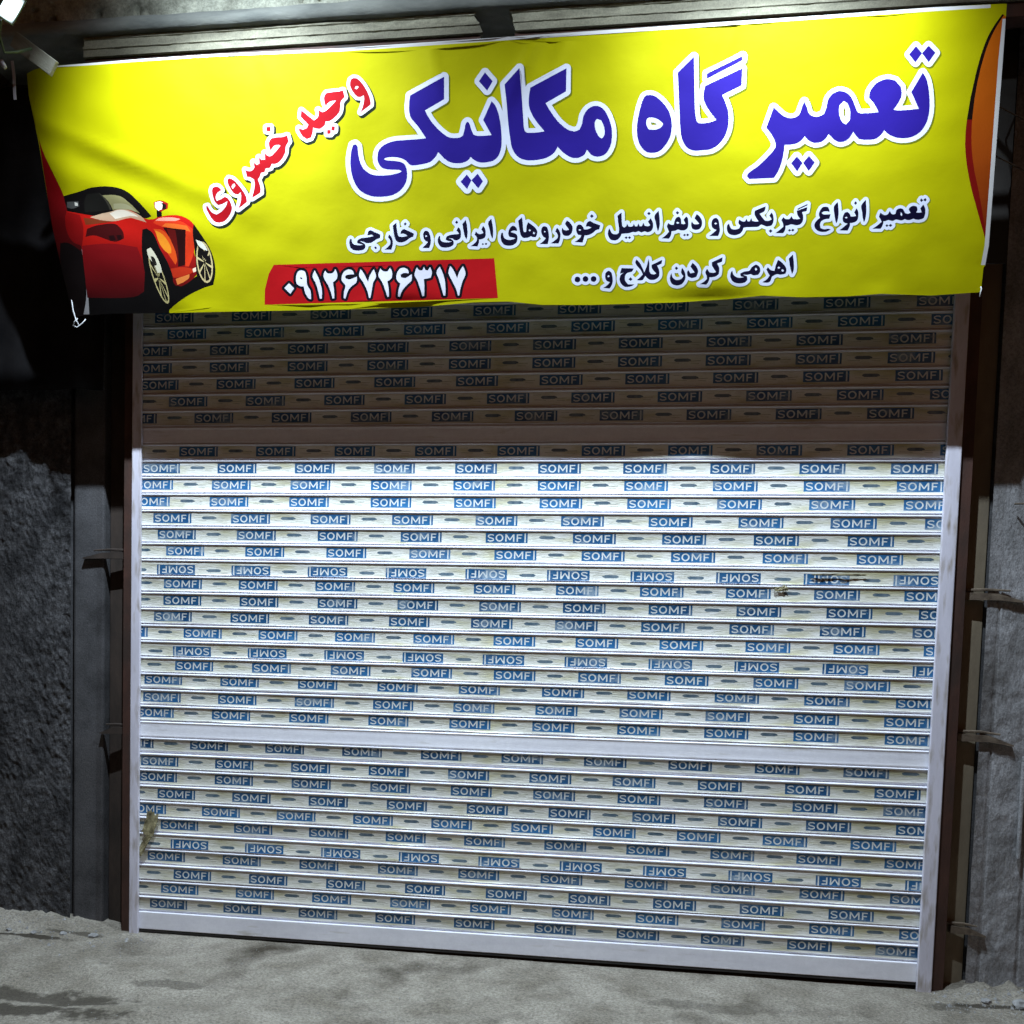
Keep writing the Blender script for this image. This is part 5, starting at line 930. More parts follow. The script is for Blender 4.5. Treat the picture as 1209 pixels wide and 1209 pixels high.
("name_lettering",(158,9,22),"1436 953 1452 952 1466 947 1477 937 1485 923 1468 917 1458 912 1449 904 1440 893 1434 882 1432 871 1433 862 1439 847 1476 859 1511 876 1516 874 1526 870 1534 865 1547 849 1558 827 1562 813 1565 798 1564 784 1563 778 1557 763 1544 743 1525 721 1510 707 1493 696 1477 689 1469 687 1451 685 1436 685 1421 687 1414 690 1401 696 1389 708 1373 729 1359 754 1343 790 1341 800 1342 811 1354 813 1367 789 1377 774 1383 768 1389 763 1402 756 1424 748 1447 755 1468 765 1493 784 1508 798 1518 811 1524 822 1530 841 1508 831 1485 822 1467 818 1448 815 1434 827 1423 840 1414 860 1409 882 1405 903 1404 923 1407 935 1415 946 1425 951;1556 1011 1574 1006 1585 1002 1598 994 1611 982 1645 945 1666 918 1681 895 1688 881 1694 867 1697 849 1697 830 1618 781 1636 815 1645 840 1648 855 1650 879 1649 904 1623 887 1607 890 1598 894 1589 900 1583 905 1570 922 1559 942 1552 956 1545 974 1543 987 1543 996 1548 1004;1603 970 1606 952 1582 930 1573 948 1580 958 1588 966 1595 969;1911 1074 1872 1068 1862 1043 1832 1039 1818 1011 1802 991 1811 966 1819 940 1820 918 1818 896 1741 857 1760 906 1770 943 1772 963 1769 993 1755 1002 1740 1009 1726 1013 1711 1015 1700 1067 1716 1059 1732 1055 1748 1056 1758 1060 1762 1062 1769 1068 1780 1084 1772 1121 1800 1097 1823 1106 1822 1152 1843 1132 1872 1133 1872 1182 1881 1172 1891 1164 1901 1159 1911 1156 1925 1159 1933 1163 1949 1175 1972 1196 2006 1229 1994 1234 1986 1235 1972 1234 1957 1230 1947 1224 1942 1219 1922 1196 1920 1200 1913 1219 1911 1237 1911 1248 1912 1254 1916 1264 1932 1283 1955 1287 1978 1290 2022 1290 2044 1294 2066 1300 2077 1256 2063 1241 2055 1231 2052 1226 2049 1217 2043 1180 2039 1172 2028 1154 2015 1137 1999 1121 1989 1112 1977 1106 1965 1101 1959 1100 1946 1099 1926 1101;1899 1366 1934 1366 1931 1332 1897 1336;2622 1673 2640 1672 2651 1669 2656 1666 2672 1654 2693 1632 2713 1605 2731 1575 2743 1549 2749 1533 2754 1516 2756 1501 2755 1485 2672 1436 2688 1465 2698 1495 2701 1509 2704 1528 2702 1552 2689 1546 2676 1541 2664 1541 2651 1543 2628 1564 2613 1583 2604 1599 2597 1616 2595 1624 2595 1636 2598 1649 2602 1662;2654 1617 2664 1610 2647 1595 2631 1602 2640 1615;2537 1593 2549 1545 2530 1530 2520 1519 2517 1513 2514 1503 2509 1460 2506 1450 2500 1442 2485 1425 2452 1400 2431 1389 2413 1383 2403 1383 2388 1385 2385 1371 2381 1362 2379 1358 2373 1353 2361 1345 2340 1333 2323 1334 2306 1337 2294 1340 2283 1345 2280 1324 2275 1304 2268 1289 2259 1275 2227 1266 2209 1276 2198 1283 2183 1300 2170 1321 2165 1334 2165 1348 2196 1334 2231 1345 2244 1367 2184 1426 2192 1472 2242 1433 2292 1396 2315 1407 2324 1414 2327 1419 2331 1428 2334 1443 2333 1455 2330 1468 2363 1449 2387 1455 2398 1460 2426 1480 2478 1524 2451 1523 2438 1521 2428 1518 2420 1513 2408 1505 2394 1489 2385 1514 2382 1532 2382 1545 2383 1551 2386 1562 2392 1569 2404 1580 2466 1585 2506 1585 2522 1589;2397 1323 2426 1324 2424 1295 2396 1296;2435 1349 2462 1345 2458 1316 2430 1319"),
("service_halo",(120,124,30),"6992 695 6986 693 6980 690 6970 692 6962 691 6956 689 6952 684 6941 671 6938 664 6938 654 6942 646 6947 640 6945 639 6935 643 6922 645 6910 644 6899 641 6889 637 6881 631 6875 623 6870 614 6857 622 6846 627 6835 630 6821 631 6807 628 6795 622 6785 613 6778 603 6771 610 6762 614 6752 616 6744 614 6739 611 6736 607 6728 592 6725 588 6719 589 6705 602 6696 606 6686 607 6676 604 6672 601 6668 596 6659 565 6658 559 6659 553 6661 547 6677 525 6660 511 6631 494 6626 489 6622 482 6622 474 6624 466 6628 460 6637 452 6648 448 6714 446 6720 447 6725 450 6736 465 6745 459 6753 457 6761 458 6769 461 6776 458 6782 457 6788 458 6794 460 6799 464 6813 478 6815 484 6815 490 6814 496 6811 502 6818 506 6839 501 6852 499 6866 500 6878 504 6898 500 6915 500 6927 502 6938 507 6957 502 6980 500 7006 504 7021 511 7028 517 7033 524 7037 533 7040 547 7041 568 7037 589 7030 609 7020 626 7035 645 7037 651 7037 658 7035 664 7031 670 7013 688 7008 691 7002 694;6564 696 6554 691 6531 667 6517 683 6506 689 6499 690 6493 690 6487 688 6482 685 6468 668 6465 659 6466 651 6469 645 6486 625 6486 623 6477 605 6475 605 6462 615 6455 618 6449 619 6420 614 6411 609 6409 612 6402 643 6395 671 6391 677 6385 682 6379 686 6372 688 6362 688 6352 683 6335 667 6329 659 6324 648 6315 653 6308 656 6287 661 6274 661 6264 659 6248 653 6241 648 6234 641 6224 624 6219 608 6216 595 6217 583 6220 569 6211 561 6201 548 6195 537 6193 529 6192 515 6193 501 6199 487 6205 477 6216 465 6230 454 6241 447 6256 442 6280 437 6301 436 6321 439 6337 444 6359 456 6366 462 6368 468 6369 474 6367 482 6364 488 6359 494 6352 498 6330 505 6317 507 6295 505 6289 505 6286 508 6285 514 6287 520 6295 524 6307 526 6332 527 6338 529 6343 534 6345 532 6354 512 6357 506 6364 500 6373 495 6383 494 6393 497 6399 503 6408 516 6415 510 6413 507 6387 487 6382 480 6381 472 6382 464 6387 456 6393 451 6400 447 6406 445 6473 441 6483 444 6490 451 6501 474 6506 494 6522 497 6533 503 6543 510 6552 521 6560 508 6564 503 6571 499 6577 497 6584 497 6590 497 6596 500 6601 505 6608 518 6611 525 6613 537 6614 553 6614 576 6608 623 6601 660 6598 675 6595 681 6589 688 6583 693 6574 696;6141 684 6068 652 6062 648 6057 641 6055 631 6051 622 6051 616 6054 600 6053 598 6042 602 6036 603 6029 602 6022 597 6012 585 6010 584 6006 584 5994 594 5984 599 5977 599 5971 599 5961 593 5945 566 5943 556 5945 547 5957 528 5961 518 5947 506 5931 495 5929 495 5922 502 5921 504 5928 511 5933 523 5936 533 5938 547 5936 571 5932 586 5927 600 5921 610 5911 624 5907 629 5900 633 5892 635 5883 635 5875 632 5870 627 5868 628 5868 653 5866 661 5863 667 5859 671 5852 676 5846 678 5837 679 5831 678 5750 648 5744 643 5741 636 5738 616 5738 603 5727 599 5721 594 5708 597 5696 596 5687 590 5680 580 5664 589 5655 592 5645 592 5635 588 5631 584 5628 578 5623 557 5624 543 5627 535 5632 527 5631 525 5623 524 5614 526 5609 535 5602 553 5598 560 5587 567 5581 569 5574 569 5568 568 5561 565 5547 549 5541 537 5538 518 5525 566 5519 580 5511 591 5492 606 5484 610 5473 611 5454 608 5445 604 5435 596 5428 587 5422 573 5419 561 5419 549 5422 529 5430 511 5442 497 5417 479 5412 473 5408 463 5408 457 5410 451 5414 445 5420 440 5427 436 5434 434 5505 432 5515 434 5522 437 5526 442 5535 464 5539 480 5540 502 5541 494 5551 471 5561 459 5572 450 5590 441 5607 436 5625 434 5644 435 5669 440 5677 444 5689 451 5704 467 5709 474 5714 488 5726 489 5778 487 5799 488 5815 493 5829 501 5857 490 5857 478 5862 468 5882 449 5888 445 5894 443 5905 443 5915 447 5924 442 5933 440 5996 437 6005 438 6011 441 6015 445 6020 454 6030 449 6038 447 6046 447 6054 449 6063 447 6073 448 6079 451 6092 461 6097 467 6100 476 6098 489 6115 493 6129 499 6137 505 6146 515 6152 528 6155 544 6155 564 6150 585 6166 591 6172 596 6175 602 6178 635 6176 647 6177 659 6175 666 6169 675 6160 682 6152 684;5027 676 5017 670 4994 649 4978 665 4967 671 4961 672 4954 672 4948 670 4941 666 4925 649 4922 639 4922 631 4926 623 4945 604 4935 593 4924 595 4915 595 4907 592 4900 587 4894 591 4885 593 4874 592 4865 587 4863 587 4854 591 4843 591 4833 587 4828 584 4824 578 4822 578 4818 584 4814 588 4804 593 4793 595 4782 591 4777 652 4774 659 4769 665 4760 672 4751 674 4743 674 4734 671 4698 645 4694 640 4692 633 4692 626 4697 592 4707 539 4709 521 4707 519 4699 521 4693 532 4686 548 4683 553 4674 560 4665 563 4654 563 4643 558 4634 548 4627 536 4623 515 4623 495 4630 475 4639 457 4651 443 4660 437 4669 432 4692 425 4701 423 4714 423 4729 426 4742 432 4750 436 4763 448 4765 449 4782 436 4791 433 4800 432 4810 434 4817 432 4824 431 4835 433 4854 448 4859 456 4860 462 4860 468 4855 480 4872 479 4880 481 4889 484 4902 478 4913 476 4924 477 4939 482 4953 477 4968 477 4979 479 4994 484 5007 492 5013 498 5022 487 5031 482 5038 480 5044 480 5055 484 5062 490 5068 502 5072 512 5075 530 5078 548 5076 570 5073 598 5065 640 5062 656 5059 662 5054 669 5045 674 5036 676;5168 669 5159 663 5144 648 5141 642 5140 634 5142 626 5145 620 5151 614 5143 600 5135 580 5133 579 5127 583 5118 587 5109 587 5103 585 5096 582 5092 578 5084 562 5079 544 5079 538 5083 524 5093 505 5077 490 5051 472 5047 466 5044 460 5044 452 5047 444 5054 436 5061 432 5070 429 5129 425 5135 425 5142 427 5150 433 5160 449 5167 463 5171 479 5184 481 5196 486 5209 482 5208 471 5211 461 5218 453 5234 442 5241 439 5247 438 5254 438 5260 440 5271 438 5280 439 5286 442 5301 452 5307 460 5308 466 5308 473 5305 481 5301 487 5302 488 5318 483 5331 481 5347 481 5361 484 5371 489 5383 498 5389 506 5396 518 5401 534 5401 550 5399 566 5395 580 5387 594 5377 608 5367 619 5355 629 5338 639 5331 641 5321 642 5312 639 5304 631 5288 595 5282 605 5273 615 5264 624 5255 628 5244 630 5236 628 5229 623 5222 614 5219 615 5218 617 5221 625 5221 633 5218 641 5213 647 5190 667 5179 670;4510 669 4499 664 4482 645 4479 639 4477 631 4479 623 4483 617 4466 607 4461 602 4454 589 4436 597 4427 599 4418 599 4409 598 4400 595 4387 586 4365 609 4348 622 4332 631 4326 632 4317 632 4308 629 4300 621 4283 593 4281 580 4267 573 4258 579 4249 582 4240 582 4232 578 4223 571 4206 538 4199 559 4191 574 4184 582 4173 589 4164 593 4153 596 4144 596 4133 595 4124 592 4115 587 4108 580 4102 572 4099 571 4088 583 4075 593 4051 611 4029 625 4022 628 4013 629 4006 628 3999 625 3997 627 3992 649 3986 657 3981 662 3974 664 3967 666 3958 665 3948 661 3914 631 3909 621 3910 605 3910 604 3896 607 3882 605 3871 601 3859 592 3851 584 3843 572 3833 550 3820 559 3808 561 3801 561 3795 558 3784 549 3774 535 3770 515 3770 494 3775 469 3782 454 3791 441 3802 431 3815 422 3826 417 3842 412 3860 410 3881 410 3897 413 3913 417 3926 423 3935 429 3944 437 3951 445 3957 457 3960 470 3962 471 3975 465 3994 463 4009 464 4025 466 4041 471 4057 468 4084 468 4091 470 4097 474 4108 488 4111 488 4118 479 4117 477 4090 460 4085 454 4082 446 4082 437 4086 429 4092 422 4099 418 4110 416 4176 414 4185 415 4194 418 4266 415 4272 416 4279 419 4287 427 4297 450 4303 472 4325 468 4338 469 4349 471 4360 475 4369 480 4386 495 4395 484 4395 482 4369 466 4365 462 4362 456 4361 450 4362 444 4364 437 4369 431 4378 425 4387 422 4454 416 4463 417 4472 421 4478 429 4492 468 4512 472 4529 478 4547 487 4568 505 4591 510 4601 516 4606 524 4615 556 4615 564 4613 571 4608 577 4603 581 4598 584 4547 603 4547 605 4557 615 4560 623 4561 631 4558 640 4539 660 4532 666 4521 670;3709 662 3703 659 3695 653 3678 636 3671 625 3667 611 3658 613 3648 613 3639 610 3633 605 3612 570 3603 574 3594 575 3585 573 3577 568 3571 560 3558 535 3557 529 3556 560 3553 587 3549 612 3544 633 3540 645 3536 652 3527 658 3518 661 3507 661 3498 658 3493 655 3475 636 3460 652 3452 657 3445 660 3438 660 3431 659 3424 657 3417 651 3404 636 3399 625 3399 617 3403 608 3422 589 3411 569 3410 559 3380 555 3359 549 3343 540 3331 529 3322 540 3311 549 3299 552 3288 551 3281 547 3274 541 3263 526 3257 511 3255 515 3251 534 3244 553 3237 566 3225 578 3212 586 3193 592 3184 592 3168 588 3158 583 3149 575 3143 565 3138 550 3136 529 3140 508 3146 494 3159 476 3135 456 3131 450 3128 444 3128 437 3131 427 3139 417 3146 414 3153 412 3214 411 3226 413 3235 420 3244 434 3250 451 3257 477 3263 459 3275 440 3289 427 3303 418 3321 413 3340 410 3363 411 3386 414 3407 421 3423 429 3430 435 3437 443 3441 449 3444 462 3458 465 3470 470 3482 478 3491 486 3500 473 3511 467 3518 466 3525 466 3537 471 3544 478 3548 488 3553 502 3557 523 3562 513 3576 498 3578 493 3573 487 3563 479 3534 463 3527 455 3523 447 3524 437 3527 428 3534 422 3541 418 3548 416 3613 411 3620 413 3627 415 3631 419 3636 424 3652 421 3659 421 3668 424 3679 421 3691 423 3709 436 3716 444 3718 450 3718 456 3717 462 3714 469 3716 470 3725 467 3736 467 3745 471 3751 476 3761 494 3765 517 3765 544 3761 581 3755 614 3747 647 3741 655 3732 661 3721 664;3011 658 3000 652 2985 639 2981 634 2978 628 2978 620 2979 613 2985 605 2984 603 2979 601 2977 602 2976 622 2973 641 2966 650 2955 657 2943 658 2932 655 2897 631 2891 624 2888 618 2886 610 2891 574 2890 573 2880 574 2873 572 2866 569 2861 565 2855 557 2846 530 2846 521 2848 515 2863 496 2864 489 2863 485 2847 471 2821 454 2815 448 2812 442 2812 434 2813 427 2817 420 2824 414 2831 411 2838 409 2900 408 2909 409 2919 414 2925 422 2935 443 2941 467 2953 462 2969 459 2993 459 3014 463 3037 472 3068 493 3096 502 3106 509 3110 518 3118 545 3118 553 3114 561 3105 570 3047 597 3047 599 3056 608 3059 615 3060 623 3057 632 3041 651 3035 655 3022 659;2726 609 2707 605 2695 599 2690 595 2684 587 2674 556 2646 552 2625 546 2610 540 2598 530 2596 530 2589 539 2580 546 2568 552 2559 552 2551 551 2544 547 2539 543 2530 533 2524 522 2521 506 2520 491 2523 467 2528 452 2536 439 2545 431 2554 425 2568 417 2582 412 2594 410 2622 408 2658 411 2675 415 2684 419 2692 424 2698 431 2705 441 2709 449 2712 460 2714 462 2726 462 2728 462 2726 449 2730 440 2748 421 2757 416 2767 414 2779 416 2787 420 2801 432 2806 438 2809 444 2809 453 2808 459 2802 468 2788 481 2781 485 2793 493 2822 500 2831 507 2835 513 2837 519 2839 551 2837 559 2831 568 2822 574 2773 593 2747 606 2736 609;6071 332 6063 328 6030 294 6028 289 6027 283 6031 264 6029 264 6010 279 5981 298 5975 300 5968 300 5962 299 5956 295 5951 291 5948 286 5938 255 5933 232 5931 229 5919 241 5914 245 5905 248 5897 249 5888 247 5882 242 5869 222 5865 232 5859 241 5852 249 5845 254 5831 262 5817 268 5809 270 5803 270 5784 262 5766 251 5754 239 5747 224 5721 222 5713 220 5700 215 5676 201 5671 194 5668 186 5664 193 5658 213 5652 222 5645 226 5636 230 5628 230 5621 229 5613 223 5603 213 5598 203 5595 188 5594 174 5595 162 5600 147 5607 132 5618 117 5628 108 5639 100 5657 92 5675 87 5695 84 5714 84 5731 87 5744 91 5757 97 5767 106 5777 116 5780 122 5782 128 5780 147 5793 142 5808 141 5828 142 5847 147 5853 151 5863 163 5869 173 5875 189 5891 162 5886 157 5878 151 5852 136 5847 133 5842 123 5841 116 5842 110 5845 104 5849 98 5854 94 5861 91 5885 87 5906 85 5928 87 5936 90 5944 95 5952 104 5959 116 5962 124 5964 136 5972 141 5980 145 5984 145 5999 141 6008 140 6027 142 6054 150 6060 154 6066 160 6073 150 6082 145 6093 142 6104 145 6110 149 6114 155 6122 174 6126 189 6127 215 6122 246 6114 284 6107 313 6104 319 6099 325 6090 331 6081 333;5544 328 5537 327 5458 293 5452 289 5448 284 5444 274 5444 262 5446 247 5431 248 5425 246 5419 242 5406 224 5401 210 5399 201 5401 189 5405 181 5412 170 5414 160 5398 147 5370 132 5365 128 5362 122 5360 114 5362 105 5367 97 5374 90 5381 87 5387 86 5445 82 5455 83 5464 89 5473 103 5482 119 5488 135 5506 137 5523 142 5539 153 5555 167 5558 177 5560 210 5558 228 5552 245 5565 251 5570 254 5574 260 5575 266 5577 303 5574 313 5566 322 5555 328;4968 332 4960 327 4955 320 4945 279 4937 290 4926 302 4900 326 4891 330 4880 332 4871 329 4864 325 4861 321 4853 306 4851 298 4849 288 4849 282 4853 268 4768 271 4762 271 4755 268 4750 264 4746 258 4732 212 4732 204 4735 193 4731 179 4726 202 4718 221 4709 234 4698 243 4686 251 4676 254 4655 253 4647 250 4640 247 4629 237 4621 225 4617 213 4615 199 4616 184 4620 165 4627 150 4637 137 4613 123 4607 115 4604 109 4604 100 4606 94 4610 87 4619 81 4630 77 4684 71 4691 71 4698 74 4704 79 4709 85 4724 108 4729 120 4733 143 4734 147 4741 133 4747 122 4757 109 4766 101 4778 92 4789 86 4805 80 4819 78 4830 78 4848 81 4865 85 4878 91 4893 101 4901 108 4905 116 4906 127 4932 125 4947 127 4959 132 4969 141 4983 133 4996 129 5010 126 5027 126 5043 128 5051 131 5071 141 5081 149 5088 158 5093 166 5097 176 5098 188 5097 207 5094 224 5087 242 5088 244 5098 248 5103 252 5109 261 5111 267 5112 297 5110 308 5103 316 5096 321 5087 324 5079 324 5072 322 5012 295 5010 297 5005 317 4997 326 4990 331 4984 333 4975 334;5315 294 5306 291 5300 285 5283 256 5281 241 5275 238 5263 253 5254 259 5247 261 5238 262 5232 260 5226 257 5212 268 5201 272 5192 272 5183 268 5165 251 5161 245 5160 238 5160 232 5162 226 5149 221 5142 214 5131 192 5128 173 5127 165 5130 148 5136 129 5146 113 5157 101 5176 90 5196 83 5216 81 5238 83 5257 89 5274 100 5285 111 5292 121 5300 140 5316 135 5325 134 5342 134 5353 136 5372 143 5378 146 5382 150 5394 177 5397 195 5398 206 5396 216 5389 235 5374 257 5355 276 5332 292 5323 294;4890 225 4898 217 4908 202 4901 193 4882 178 4866 192 4866 194 4874 200 4881 207;4475 219 4464 216 4453 209 4451 209 4442 214 4430 217 4421 218 4410 217 4397 212 4383 202 4378 194 4374 184 4373 175 4373 165 4377 154 4382 146 4388 138 4397 131 4414 125 4429 123 4443 125 4452 129 4458 134 4461 134 4477 127 4493 125 4508 128 4522 135 4529 130 4538 126 4549 124 4558 123 4569 125 4580 129 4589 136 4596 143 4600 151 4603 161 4603 170 4602 178 4599 186 4594 195 4587 203 4579 209 4563 216 4547 218 4532 215 4519 208 4509 214 4498 218 4487 220;5193 194 5195 195 5204 194 5212 196 5223 175 5212 173 5205 174 5197 182"),
